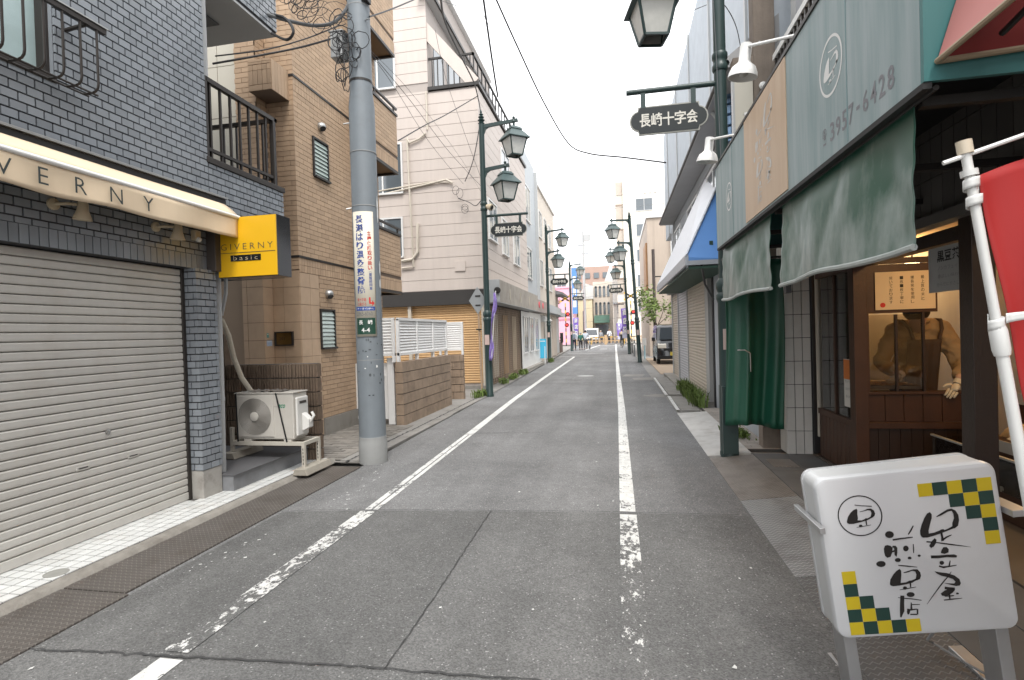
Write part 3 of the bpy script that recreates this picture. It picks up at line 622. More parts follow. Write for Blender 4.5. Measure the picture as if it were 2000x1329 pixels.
bricks('facing_tile', bxp, MATS['brick_tan'], V(-5.30, 7.22, 5.37), EX, EZ, -EY, [(0, .37, .09, .38)], [], .078, .30, .006, .012, stack=True)
bricks('facing_tile', bxp, MATS['brick_tan'], V(-5.30, 7.22, 5.37), EX, EZ, -EY, [(0, .37, 0, .085), (0, .37, .39, .46)], [], .235, .085, .006, .012, stack=True)
bricks('facing_tile', bxp, MATS['brick_tan'], V(-4.93, 7.22, 5.37), EY, EZ, EX, [(0, .43, .0, .46)], [], .078, .46, .006, .012, stack=True)
MB().box(TX - .03, TX + .02, 8.22, 10.6, 0, .31).build('plinth', 'concrete', tb)
for (y0, y1, z0, z1) in TH:
    fr = MB().box(TX - .011, TX + .03, y0, y0 + .03, z0, z1).box(TX - .011, TX + .03, y1 - .03, y1, z0, z1).box(TX - .011, TX + .03, y0 + .03, y1 - .03, z1 - .03, z1).box(TX - .011, TX + .05, y0 + .03, y1 + .02, z0 - .01, z0 + .025).build('jalousie_window', 'dark_metal', tb)
    MB().box(TX - .011, TX - .006, y0 + .03, y1 - .03, z0 + .025, z1 - .03).build('back_screen', 'fan_dark', fr)
    for k in range(9):
        zz = z0 + .05 + k * (z1 - z0 - .09) / 8.6; MB().obox((TX + .010, (y0 + y1) / 2, zz), (.012, 0, -.036), (0, (y1 - y0) / 2 - .032, 0), (.002, 0, .001)).build('louvre', 'jalousie', fr)
for yy, zz in ((8.41, 5.24), (8.47, 2.41)):
    MB().lathe([(.075, 0), (.075, .02), (.07, .06), (.045, .09), (0.01, .1)], (TX, yy, zz), 16, (1, 0, 0)).build('vent_hood', 'steel', tb, smooth=True)
    MB().lathe([(.05, .0), (.05, .01)], (TX + .07, yy - .03, zz - .045), 12, (.6, -.3, -.8)).build('vent_mouth', 'black', tb)
for z0, z1 in ((2.52, 3.72), (5.02, 6.22), (7.45, 8.65)):
    bc = MB().box(TX + .002, -4.402, 9.515, 10.635, z0 + .06, z1).build('balcony', 'mortar_tan', tb)
    bricks('brick', bc, MATS['brick_tan'], V(-4.402, 9.515, z0), EY, EZ, EX, [(0, 1.12, .37, z1 - z0 - .01)], [], .235, .078, .007, .012, limit=60)
    bricks('soldier_brick', bc, MATS['brick_tan'], V(-4.402, 9.515, z0), EY, EZ, EX, [(0, 1.12, .06, .30)], [], .078, .25, .006, .0125, limit=30, stack=True)
    MB().box(TX + .01, -4.41, 9.52, 10.63, z0 + .045, z0 + .058).build('soffit', 'wood_soffit', bc)
    MB().box(-4.43, -4.385, 9.50, 10.645, z0, z0 + .055).box(TX, -4.43, 10.6, 10.645, z0, z0 + .055).box(TX, -4.43, 9.50, 9.54, z0, z0 + .055).build('edge_trim', 'dark_metal', bc)
    MB().box(-4.42, -4.37, 9.5, 10.66, z1 + .005, z1 + .05).box(-4.42, -4.38, 9.5, 10.66, z1 + .14, z1 + .18).box(-4.415, -4.385, 9.6, 9.63, z1 + .05, z1 + .14).box(-4.415, -4.385, 10.5, 10.53, z1 + .05, z1 + .14).build('handrail', 'dark_metal', bc)
# name plate and stickers
t = thing('name_plate', 'bronze framed name plate on beige tiles above the ribbed wall', 'name plate', (-5.2, 7.64, 1.65))
for a in ((-5.30, -4.98, 1.76, 1.78), (-5.30, -4.98, 1.555, 1.575), (-5.30, -5.275, 1.575, 1.76), (-5.005, -4.98, 1.575, 1.76)): MB().box(a[0], a[1], 7.61, 7.648, a[2], a[3]).build('frame', 'bronze', t, bevel=.003)
MB().box(-5.275, -5.005, 7.63, 7.647, 1.575, 1.76).build('plate', mat('brass_dark', (.20, .11, .03), .3, metal=.6, var=.25, vs=9), t)
text('201', 'lettering', 'print_black', t, (-5.18, 7.628, 1.67), EX, EZ, h=.05)
for (x0, x1, z0, z1, m_, lab) in ((-5.595, -5.545, 1.69, 1.76, mat('sticker_green', (.12, .32, .28), .5), 'small green sticker on the beige tiled column'), (-5.60, -5.47, 1.56, 1.645, mat('sticker_blue', (.42, .52, .66), .5, var=.25, vs=30), 'pale blue sticker on the beige tiled column under a green one')):
    t = thing('sticker', lab, 'sticker', (-5.32, 13.05 + x0, z0))
    MB().box(-5.3205, -5.3185, 13.05 + x0, 13.05 + x1, z0, z1).build('paper', m_, t); MB().box(-5.3182, -5.3175, 13.05 + x0 + .01, 13.05 + x1 - .012, z1 - .022, z1 - .012).build('print_line', 'print_white', t)

# ================================================================ utility pole
mat('pole_grey', (.18, .205, .225), .55, var=.10, vs=5, streak=.10, dirt=.25, dirtcol=(.10, .10, .10))
mat('pole_sleeve', (.27, .275, .27), .7, var=.15, vs=6, streak=.12)
PC = V(-3.21, 6.62, 0)
up = thing('utility_pole', 'tall grey utility pole at the left edge of the road', 'utility pole', PC)
MB().lathe([(.183, 0), (.183, .27), (.178, .285), (.177, .345), (.172, .35)], PC, 28).build('base_sleeve', 'pole_sleeve', up, smooth=True)
MB().lathe([(.174, .30), (.166, 4.66), (.145, 4.86), (.142, 9.5)], PC, 28).build('shaft', 'pole_grey', up, smooth=True)
for z in (.75, 1.35, 3.35, 4.05, 5.95): MB().lathe([(.171 - (z > 4.8) * .026 + .001, z), (.171 - (z > 4.8) * .026 + .002, z + .008), (.171 - (z > 4.8) * .026, z + .012)], PC, 28).build('seam', 'pole_sleeve', up)
for z, a in ((4.45, 210), (3.35, 205), (5.75, 330)):
    d = V(math.cos(R_(a)), math.sin(R_(a)), 0); MB().tube([PC + d * .15 + EZ * z, PC + d * .24 + EZ * (z - .02)], .009, 6).build('step_bolt', 'steel', up)
MB().lathe([(.148, 4.97), (.15, 4.97), (.15, 5.0), (.148, 5.0)], PC, 24).lathe([(.149, 6.05), (.154, 6.05), (.154, 6.09), (.149, 6.09)], PC, 24).build('band', 'dark_metal', up)
MB().bar(PC + V(.1, 0, 6.12), PC + V(2.6, -.25, 6.24), .075, .075).build('cross_arm', 'pole_sleeve', up, bevel=.004)
MB().box(-3.11, -3.03, 6.5, 6.62, 5.98, 6.18).build('arm_clamp', 'dark_metal', up)
# tape residue, stickers and bolts on the lower pole
def pole_bit(nm, m_, ang, z, w_, h_, r=.1745):
    a0 = math.atan2(-PC.y, -PC.x) + R_(ang); mb = MB(); n = 8
    mb.surf(lambda a, b: PC + V(math.cos(a0 + (a - .5) * w_ / r) * r, math.sin(a0 + (a - .5) * w_ / r) * r, z + (b - .5) * h_ * (1 + .3 * math.sin(a * 7 + z * 9))), 6, 2); mb.build(nm, m_, up, smooth=True, recalc=False)
mat('residue', (.075, .085, .09), .8, var=.3, vs=30)
rg = random.Random(17)
for k in range(16): pole_bit('tape_residue', 'residue', rg.uniform(-60, 55), rg.uniform(.95, 1.62), rg.uniform(.01, .03), rg.uniform(.008, .035))
for ang, z, w_, h_ in ((28, 1.27, .022, .03), (-10, 1.40, .012, .014), (-22, 1.25, .02, .012)): pole_bit('sticker_scrap', 'print_white', ang, z, w_, h_, .1752)
for ang, z, h_ in ((62, 3.32, .28), (66, 2.55, .16), (64, 2.35, .10)): pole_bit('label_strip', 'print_white', ang, z, .035, h_, .1752)
for ang, z in ((8, .9), (-8, .9), (60, 1.55), (-64, 1.9), (70, 2.2)): pole_bit('bolt_hole', 'black', ang, z, .022, .012, .1755)
# sign wrapped round the pole
CA = math.atan2(-PC.y, -PC.x)       # direction towards the street camera side
def cyl(u, z, r=.1795): a = CA - R_(14) + u / r; return PC + V(math.cos(a) * r, math.sin(a) * r, z)
ps = thing('pole_sign', 'white clinic sign with blue characters wrapped round the utility pole', 'sign', PC + V(0, -.18, 1.7))
mat('sign_cream', (.62, .58, .48), .5, var=.05, streak=.06)
MB().surf(lambda a, b: cyl(lerp(-.145, .145, a), lerp(1.66, 3.27, b)), 16, 2).build('panel', 'sign_cream', ps, smooth=True, solid=.003)
MB().surf(lambda a, b: cyl(lerp(-.128, .128, a), lerp(1.69, 1.90, b), .1825), 16, 2).build('address_plate', mat('plate_green', (.012, .055, .035), .5), ps, smooth=True)
MB().surf(lambda a, b: cyl(lerp(-.13, .13, a), lerp(1.995, 2.045, b), .1825), 16, 2).build('blue_band', 'print_blue', ps, smooth=True)
def ctext(s, u, z, w_, h_, m_, bold=.02, r=.1832):
    vs_, fs = glyphs(s, bold)
    x0 = min(p[0] for p in vs_); x1 = max(p[0] for p in vs_); y0 = min(p[1] for p in vs_); y1 = max(p[1] for p in vs_)
    o = MB().add([cyl(u + (p[0] - (x0 + x1) / 2) * w_ / (x1 - x0), z + (p[1] - (y0 + y1) / 2) * h_ / (y1 - y0), r) for p in vs_], fs).build('lettering', m_, ps, recalc=False); o['kind'] = 'stuff'
for i, c in enumerate('長澤はり温灸整骨院'): ctext(c, -.042, 3.17 - i * .113, .10, .10, 'print_blue', .025)
for i, c in enumerate('各種保険取り扱い'): ctext(c, .082, 2.985 - i * .063, .055, .054, 'print_red', .02)
ctext('︵', .085, 2.49, .04, .012, 'print_blue', 0)
for i, c in enumerate('要医師同意'): ctext(c, .085, 2.455 - i * .044, .037, .037, 'print_blue', .01)
ctext('南十字路', -.04, 2.135, .12, .045, 'print_red', 0); ctext('と曲がる', -.04, 2.08, .12, .045, 'print_red', 0)
ctext('ケータイHPへ', 0, 2.02, .22, .03, 'print_white', .01, .184); ctext('3965-6060', -.01, 1.955, .21, .055, 'print_grey', 0)
ctext('長　崎', 0, 1.845, .18, .06, 'print_white', .02, .1845); ctext('4-4', .0, 1.745, .11, .055, 'print_white', .02, .1845)
arr = MB()
for q in ([(.055, 2.165), (.075, 2.165), (.075, 2.10), (.055, 2.08)], [(.055, 2.10), (.10, 2.10), (.10, 2.08), (.055, 2.08)], [(.095, 2.125), (.128, 2.09), (.095, 2.055)]): arr.quad(*[cyl(u, z, .1832) for u, z in q])
arr.build('arrow', 'print_red', ps, recalc=False)['kind'] = 'stuff'
# cable box and the tangle on the pole
t = thing('cable_box', 'pale grey cable closure box strapped to the utility pole', 'junction box', PC + V(-.2, -.1, 5.4))
MB().box(-3.52, -3.36, 6.42, 6.60, 5.26, 5.58).build('housing', 'pvc_grey', t, bevel=.01); MB().box(-3.54, -3.34, 6.41, 6.61, 5.585, 5.60).build('lid', 'pvc_grey', t)
t = thing('cable_coil', 'tangle of black communication cables coiled on the utility pole', 'cables', PC + V(-.1, -.18, 5.2)); rg = random.Random(11)
for k in range(22):
    c = V(-3.33 + rg.gauss(0, .07), 6.43 + rg.gauss(0, .04), 5.27 + rg.gauss(0, .16)); r0 = rg.uniform(.05, .15); ax = rg.uniform(0, 3.1); tl = rg.uniform(-.6, .6)
    MB().tube([c + V(math.cos(a) * r0 * math.cos(ax), math.cos(a) * r0 * math.sin(ax) + math.sin(a) * .04 * tl, math.sin(a) * r0 * rg.uniform(.85, 1.15)) for a in [2 * math.pi * j / 14 for j in range(14)]], .006, 5, closed=True).build('loop', 'cable', t)
t = thing('overhead_cable_tangle', 'messy knot of thin black cables above the tan building balcony', 'cables', (-3.9, 6.5, 5.9))
for k in range(25):
    c = V(-3.75 + rg.gauss(0, .22), 6.3 + rg.gauss(0, .08), 5.93 + rg.gauss(0, .11)); c.z -= (c.x + 3.75) * .45; r0 = rg.uniform(.03, .17); ax = rg.uniform(-.7, .7)
    MB().tube([c + V(math.cos(a) * r0 * math.cos(ax) * 1.3, math.cos(a) * r0 * math.sin(ax), math.sin(a) * r0) for a in [rg.uniform(0, .5) + 2 * math.pi * j / 12 for j in range(12)]], rg.uniform(.003, .007), 5, closed=rg.random() < .5).build('loop', 'cable', t)

# ================================================================ gate, low walls, louvred screens
mat('gate_white', (.78, .78, .77), .45, var=.06, vs=5, streak=.08)
gt = thing('garden_gate', 'white slatted metal gate between white posts behind the utility pole', 'gate', (-4.5, 9.4, 0))
for x0 in (-5.02, -4.20):
    p_ = MB().box(x0, x0 + .13, 9.34, 9.47, .02, 1.24).build('post', 'gate_white', gt, bevel=.006); MB().box(x0 - .005, x0 + .135, 9.335, 9.475, 1.241, 1.255).build('cap', 'gate_white', p_)
for x0 in (-4.88, -4.36): MB().box(x0, x0 + (.14 if x0 > -4.5 else .05), 9.38, 9.43, .12, 1.16).build('stile', 'gate_white', gt)
for z in (.12, 1.11): MB().box(-4.83, -4.36, 9.38, 9.43, z, z + .05).build('gate_rail', 'gate_white', gt)
for k in range(22): MB().obox((-4.595, 9.405, .19 + k * .042), (.235, 0, 0), (0, .018, .008), (0, -.001, .003)).build('slat', 'gate_white', gt)
MB().tube([(-4.29, 9.37, .92), (-4.29, 9.33, .92), (-4.24, 9.32, .93)], .012, 7).build('handle', 'white_paint', gt, smooth=True); MB().lathe([(.03, 0), (.03, .02)], (-4.29, 9.375, .92), 12, (0, -1, 0)).build('lock_rose', 'white_paint', gt)
mat('block_tan', (.32, .24, .175), .95, var=.30, vs=7, bump=.6, bs=60, isl=.10, dirt=.45, dirtcol=(.08, .065, .05))
def blockwall(label, x0, x1, y0, y1, h, ribs, loc):
    t = thing('block_wall', label, 'wall', loc, 'low block walls along the pavement')
    MB().box(x0 + .02, x1 - .02, y0 + .02, y1 - .02, 0, h - .02).build('mortar_core', 'grout_dark', t); n = round(h / .2)
    along_y = (y1 - y0) > (x1 - x0); a0, a1 = (y0, y1) if along_y else (x0, x1)
    for r in range(n):
        z0, z1 = h * r / n, h * (r + 1) / n - .014; a = a0 - (.2 if r % 2 else 0)
        while a < a1 - .01:
            q0, q1 = max(a, a0) + .005, min(a + .4, a1) - .005
            if q1 - q0 > .03:
                b = MB().box(*((x0, x1, q0, q1) if along_y else (q0, q1, y0, y1)), z0, z1)
                if ribs:
                    k = q0 + .01
                    while k < q1 - .02:
                        if along_y: b.box(x1, x1 + .014, k, k + .026, z0 + .003, z1 - .003)
                        else: b.box(k, k + .026, y0 - .014, y0, z0 + .003, z1 - .003)
                        k += .042
                b.build('block', 'block_tan', t, recalc=False, bevel=0)
            a += .4
    return t
blockwall('low brown block wall under the long white louvred screen', -4.03, -3.88, 9.30, 12.22, 1.19, False, (-3.95, 10.7, 0))
blockwall('short ribbed brown block wall under the small white louvred panel', -4.55, -3.86, 13.2, 13.32, 1.15, True, (-4.2, 13.3, 0))
def louvre(label, x0, x1, y0, y1, z0, z1, loc):
    t = thing('louvre_screen', label, 'screen', loc, 'white louvred screens above the block walls'); ay = (y1 - y0) > (x1 - x0); L_ = (y1 - y0) if ay else (x1 - x0)
    def P(s, o, z): return V(x0 + .03 + o, y0 + s, z) if ay else V(x0 + s, y0 + .03 + o, z)
    u = EY if ay else EX; nrm = EX if ay else -EY
    for s in [i * L_ / max(1, round(L_ / .95)) for i in range(max(1, round(L_ / .95)) + 1)]: MB().obox(P(min(max(s, .025), L_ - .025), 0, (z0 + z1) / 2 - .06), u * .025, nrm * .03, EZ * ((z1 - z0) / 2 + .06)).build('post', 'gate_white', t)
    for z in (z0 + .02, z1 - .0): MB().obox(P(L_ / 2, .01, z), u * L_ / 2, nrm * .025, EZ * .025).build('rail', 'gate_white', t)
    n = round((z1 - z0 - .06) / .055)
    for k in range(n): MB().obox(P(L_ / 2, 0, z0 + .07 + k * .055), u * (L_ / 2 - .01), nrm * .013 - EZ * .026, EZ * .002 + nrm * .003).build('slat', 'gate_white', t)
louvre('long white louvred screen on top of the low block wall', -3.99, -3.93, 9.30, 12.15, 1.30, 1.97, (-3.96, 10.7, 1.25))
louvre('white louvred return panel facing the gate beside the utility pole', -4.75, -4.0, 9.24, 9.30, 1.30, 1.97, (-4.4, 9.3, 1.25))
louvre('small white louvred panel in front of the ochre shutter', -4.5, -3.86, 13.23, 13.29, 1.25, 1.95, (-4.2, 13.26, 1.2))

# ================================================================ pale siding building on the corner
mat('siding', (.54, .475, .43), .6, var=.06, vs=1.2, streak=.09, bump=.05, bs=200)
mat('siding_back', (.40, .355, .325), .9)
mat('shutter_ochre', (.62, .40, .20), .55, var=.08, vs=3, streak=.1)
mat('frame_white', (.66, .66, .65), .4, var=.05)
mat('win_glass', (.10, .12, .135), .06, var=.25, vs=.9, spec=1.0)
mat('conduit', (.55, .50, .42), .55, var=.1, streak=.1)
sb = thing('siding_building', 'pale pinkish siding building at the corner with an ochre shutter below', 'building', (-5.5, 15.6, 0))
EYW = 15.6; EXR = -3.86
sw = MB().box(-12, EXR - .02, EYW + .02, 24.0, 2.98, 9.0).box(-12, -5.4, EYW + .02, 24.0, 9.0, 13.0).build('wall', 'siding_back', sb)
z = 3.0; k = 0
while z < 12.9:
    h = .331
    x1 = EXR if z < 8.95 else -5.4
    segs = [(-12, x1)]
    if 8.95 > z > 8.75: pass
    for a, b in segs: MB().box(a, b, EYW, EYW + .02, z, min(z + h - .012, 13.0 if z > 9 else 9.02)).build('siding_panel', 'siding', sw, recalc=False)
    if z < 8.9: MB().box(EXR - .02, EXR, EYW + .02, 23.9, z, min(z + h - .012, 9.02)).build('siding_panel', 'siding', sw, recalc=False)
    z += h
MB().box(-12.1, -5.25, 15.4, 24, 13.0, 13.25).build('roof_slab', 'frame_white', sb)
MB().box(-5.4, EXR + .06, 15.55, 24, 9.02, 9.12).build('deck_edge', 'dark_metal', sb)
MB().obox((-4.75, 15.7, 10.05), (.78, 0, -.93), (0, .06, 0), (.14, 0, .12)).build('brace', 'siding', sb)
for k in range(16): MB().box(-4.02, -3.98, 15.75 + k * .5, 15.78 + k * .5, 9.12, 10.0).build('deck_baluster', 'dark_metal', sb)
MB().box(-4.03, -3.97, 15.7, 23.8, 10.0, 10.06).box(-5.4, -3.97, 15.7, 15.75, 10.0, 10.06).build('deck_rail', 'dark_metal', sb)
for k in range(8): MB().box(-5.3 + k * .17, -5.27 + k * .17, 15.71, 15.74, 9.12, 10.0).build('deck_baluster', 'dark_metal', sb)
MB().box(-5.42, -5.38, 16.2, 17.2, 9.15, 11.2).box(-5.42, -5.38, 17.6, 19.0, 9.15, 11.2).build('deck_window', 'win_glass', sb)
MB().box(-5.6, -5.15, 15.4, 24, 11.78, 11.83).build('eave_board', 'frame_white', sb); MB().box(-5.15, -5.10, 15.4, 24, 11.76, 11.86).build('eave_gutter', 'dark_metal', sb)
def window_y(par, y, x0, x1, z0, z1, nm='window', d=.05):      # a window in a wall facing the camera
    f = MB().box(x0, x1, y - d, y, z1 - .05, z1).box(x0, x1, y - d - .03, y, z0, z0 + .05).box(x0, x0 + .05, y - d, y, z0 + .05, z1 - .05).box(x1 - .05, x1, y - d, y, z0 + .05, z1 - .05).build(nm, 'frame_white', par)
    MB().box(x0 + .05, x1 - .05, y - .025, y - .015, z0 + .05, z1 - .05).build('glass', 'win_glass', f); MB().box((x0 + x1) / 2 - .025, (x0 + x1) / 2 + .025, y - .045, y - .026, z0 + .05, z1 - .05).build('mullion', 'frame_white', f); return f
def window_x(par, x, y0, y1, z0, z1, nm='window', d=.05, s=1, m='frame_white', g='win_glass'):  # in a wall along the street; s = side that faces the street
    o = x + s * d; lo, hi = min(x, o), max(x, o)
    f = MB().box(lo, hi, y0, y1, z1 - .05, z1).box(min(x, o + s * .03), max(x, o + s * .03), y0, y1, z0, z0 + .05).box(lo, hi, y0, y0 + .05, z0 + .05, z1 - .05).box(lo, hi, y1 - .05, y1, z0 + .05, z1 - .05).build(nm, m, par)
    q = x + s * .02; MB().box(min(q, q + s * .008), max(q, q + s * .008), y0 + .05, y1 - .05, z0 + .05, z1 - .05).build('glass', g, f)
    q = x + s * .03; MB().box(min(q, q + s * .015), max(q, q + s * .015), (y0 + y1) / 2 - .025, (y0 + y1) / 2 + .025, z0 + .05, z1 - .05).build('mullion', m, f); return f
window_y(sb, EYW, -7.6, -6.42, 9.2, 10.5); window_y(sb, EYW, -7.6, -6.28, 6.0, 7.55); window_y(sb, EYW, -7.6, -6.33, 4.05, 5.3)
for (y0, y1, z0, z1) in ((16.4, 17.6, 4.6, 5.9), (18.4, 19.5, 4.4, 5.7), (20.5, 21.8, 4.3, 5.6)): window_x(sb, EXR, y0, y1, z0, z1)
window_x(sb, EXR, 18.6, 20, 7.0, 8.2)
for pts, r in (([(-7.5, 15.55, 5.95), (-5.6, 15.55, 6.2), (-4.9, 15.54, 6.30), (-4.7, 15.54, 6.18)], .028), ([(-7.5, 15.56, 6.1), (-5.4, 15.56, 6.27), (-4.7, 15.55, 6.2)], .022), ([(-6.1, 15.55, 7.6), (-6.08, 15.55, 6.4), (-6.02, 15.55, 3.75), (-6.4, 15.55, 3.72)], .03), ([(-5.85, 15.55, 5.05), (-5.87, 15.55, 4.2), (-6.05, 15.55, 3.98), (-6.4, 15.55, 3.95)], .045), ([(-5.45, 15.56, 9.0), (-5.45, 15.56, 7.85)], .025), ([(-6.1, 15.55, 7.65), (-6.02, 15.54, 7.5), (-5.7, 15.54, 7.6), (-5.5, 15.55, 7.75)], .03)):
    MB().tube(pts, r, 8).build('conduit', 'conduit', sb, smooth=True)
MB().box(-4.72, -4.40, 15.565, 15.6, 3.55, 3.85).build('vent_plate', 'siding', sb, bevel=.004)
MB().box(-12, EXR + .0, 15.60, 24, 2.56, 2.98).build('dark_beam', mat('beam_dark', (.035, .032, .03), .7, var=.2), sb)
os_ = MB().box(-12, -3.95, 15.80, 15.84, .1, 2.56).build('ochre_shutter', 'siding_back', sb)
s0 = MB().prism([(-12, 15.80, 0), (-12, 15.775, .012), (-12, 15.77, .035), (-12, 15.78, .06), (-12, 15.80, .072)], (8.05, 0, 0)).build('slat', 'shutter_ochre', os_)
for k in range(1, 33): c = s0.copy(); COL.objects.link(c); c.parent = os_; c.matrix_local = Matrix.Translation((0, 0, .16 + k * .0735))
s0.matrix_local = Matrix.Translation((0, 0, .16))
for xx in (-3.97, -6.3): MB().box(xx, xx + .10, 15.66, 15.8, 0, 2.56).build('shutter_post', 'conduit', sb)
MB().box(-12, -3.86, 15.62, 15.9, 0, .10).build('sill', 'concrete', sb)
# street side: lattice shutter front and white shop front
MB().box(-6.5, -3.98, 16.0, 24, .0, 2.56).build('shop_back', mat('shop_dark', (.20, .15, .11), .7, var=.25, vs=2), sb)
cn = MB().box(-3.98, -3.45, 15.9, 24.0, 2.60, 3.28).build('canopy_fascia', mat('fascia_stone', (.34, .31, .27), .6, var=.3, vs=2.5, dirt=.4), sb)
MB().box(-3.99, -3.44, 15.885, 15.899, 2.60, 3.28).build('canopy_end', mat('canopy_grey', (.45, .47, .48), .5), sb); MB().box(-4.0, -3.45, 15.9, 24.0, 2.585, 2.599).build('canopy_soffit', 'soffit', sb)
lt = MB().box(-3.92, -3.88, 15.95, 16.02, .02, 2.58).box(-3.92, -3.88, 21.9, 21.97, .02, 2.58).build('lattice_shutter', 'bronze', sb)
for k in range(22): MB().box(-3.908, -3.895, 16.02 + k * .27, 16.035 + k * .27, .03, 2.58).build('lattice_rod', mat('lattice_brown', (.34, .25, .18), .5), lt)
for k in range(34): MB().box(-3.914, -3.909, 16.02, 21.9, .06 + k * .074, .072 + k * .074).build('lattice_bar', 'lattice_brown', lt)
for k, c_ in enumerate(((.55, .5, .42), (.4, .25, .12), (.5, .42, .3))): MB().box(-3.975, -3.96, 17 + k * 1.7, 17.8 + k * 1.7, .2, 2.3).build('door_panel', mat('dpan%d' % k, c_, .6), lt)
sf = MB().box(-4.0, -3.90, 22.0, 27.9, 0, 2.58).build('white_shopfront', 'white_paint', sb)
for y0 in (22.5, 24.1, 25.7): window_x(sb, -3.90, y0, y0 + 1.1, .75, 2.35)
MB().box(-3.95, -3.7, 22.0, 27.9, 0, .12).build('shop_step', 'concrete', sb)
for k in range(3): MB().tube([(-3.44, 17.5 + k * 2.0, 3.1), (-3.43, 17.5 + k * 2, 2.75)], .012, 6).build('stain_pipe', 'conduit', sb)
MB().lathe([(.10, 0), (.10, .05), (.06, .06)], (-3.50, 15.88, 2.95), 16, (0, -1, 0)).build('vent', 'dark_metal', sb)
# rusty post with a diamond sign seen from behind
t = thing('rusty_sign_post', 'thin rusty post carrying the bare back of a diamond road sign', 'sign post', (-3.62, 14.1, 0))
MB().tube([(-3.62, 14.1, 0), (-3.66, 14.1, 2.75)], .03, 10).build('post', mat('rust_pale', (.42, .30, .20), .7, var=.25, vs=6), t, smooth=True)
MB().prism([(-3.66, 14.06, 2.92), (-3.42, 14.06, 2.55), (-3.66, 14.06, 2.18), (-3.90, 14.06, 2.55)], (0, .006, 0)).build('sign_back', mat('alu', (.36, .38, .39), .5, metal=.5, var=.1), t)
for z in (2.4, 2.65, 1.75): MB().box(-3.72, -3.58, 14.05, 14.08, z, z + .04).build('clamp', 'dark_metal', t)
# ================================================================ street lamps (arm points to +x)
mat('lamp_roof', (.055, .085, .085), .45, var=.1, vs=8)
mat('lamp_glass', (.50, .50, .47), .25, var=.18, vs=9, spec=.6)
mat('plaque', (.007, .012, .0135), .55, var=.08)
mat('plaque_edge', (.30, .30, .27), .5, var=.1)
def lantern(t, cx, z, k, rot=R_(32)):
    """square tapered lantern hanging at cx; z = underside of the arm"""
    M_ = Matrix.Translation((cx, 0, z)) @ Matrix.Rotation(rot, 4, 'Z') @ Matrix.Scale(k, 4)
    def sq(w_, zz): return [(-w_, -w_, zz), (w_, -w_, zz), (w_, w_, zz), (-w_, w_, zz)]
    rf = MB(); L_ = [sq(.16, -.20), sq(.19, -.205), sq(.155, -.14), sq(.10, -.12)]
    rf.add(sq(.305, -.44) + sq(.305, -.425) + sq(.15, -.22) + sq(.165, -.20) + sq(.115, -.13), [(3, 2, 1, 0)] + [(i * 4 + j, i * 4 + (j + 1) % 4, (i + 1) * 4 + (j + 1) % 4, (i + 1) * 4 + j) for i in range(4) for j in range(4)] + [(16, 17, 18, 19)])
    hd = rf.xf(M_).build('lantern_roof', 'lamp_roof', t, local=True)
    bd = MB(); bd.add(sq(.235, -.445) + sq(.145, -.85), [(0, 1, 5, 4), (1, 2, 6, 5), (2, 3, 7, 6), (3, 0, 4, 7)])
    bd.xf(M_).build('lantern_glass', 'lamp_glass', t, local=True)
    for i in range(4):
        a, b = Vector(sq(.238, -.44)[i]), Vector(sq(.148, -.855)[i]); MB().bar(a, b, .028).xf(M_).build('frame_bar', 'post_green', hd, local=True)
        a2, b2 = Vector(sq(.148, -.855)[i]), Vector(sq(.148, -.855)[(i + 1) % 4]); MB().bar(a2, b2, .028).xf(M_).build('frame_bar', 'post_green', hd, local=True)
    MB().lathe([(.02, .10), (.035, .06), (.05, .02), (.03, -.02), (.03, -.13)], (0, 0, 0), 10).ball((0, 0, .12), .04, 8, 6).xf(M_).build('hanger', 'post_green', t, smooth=True, local=True)
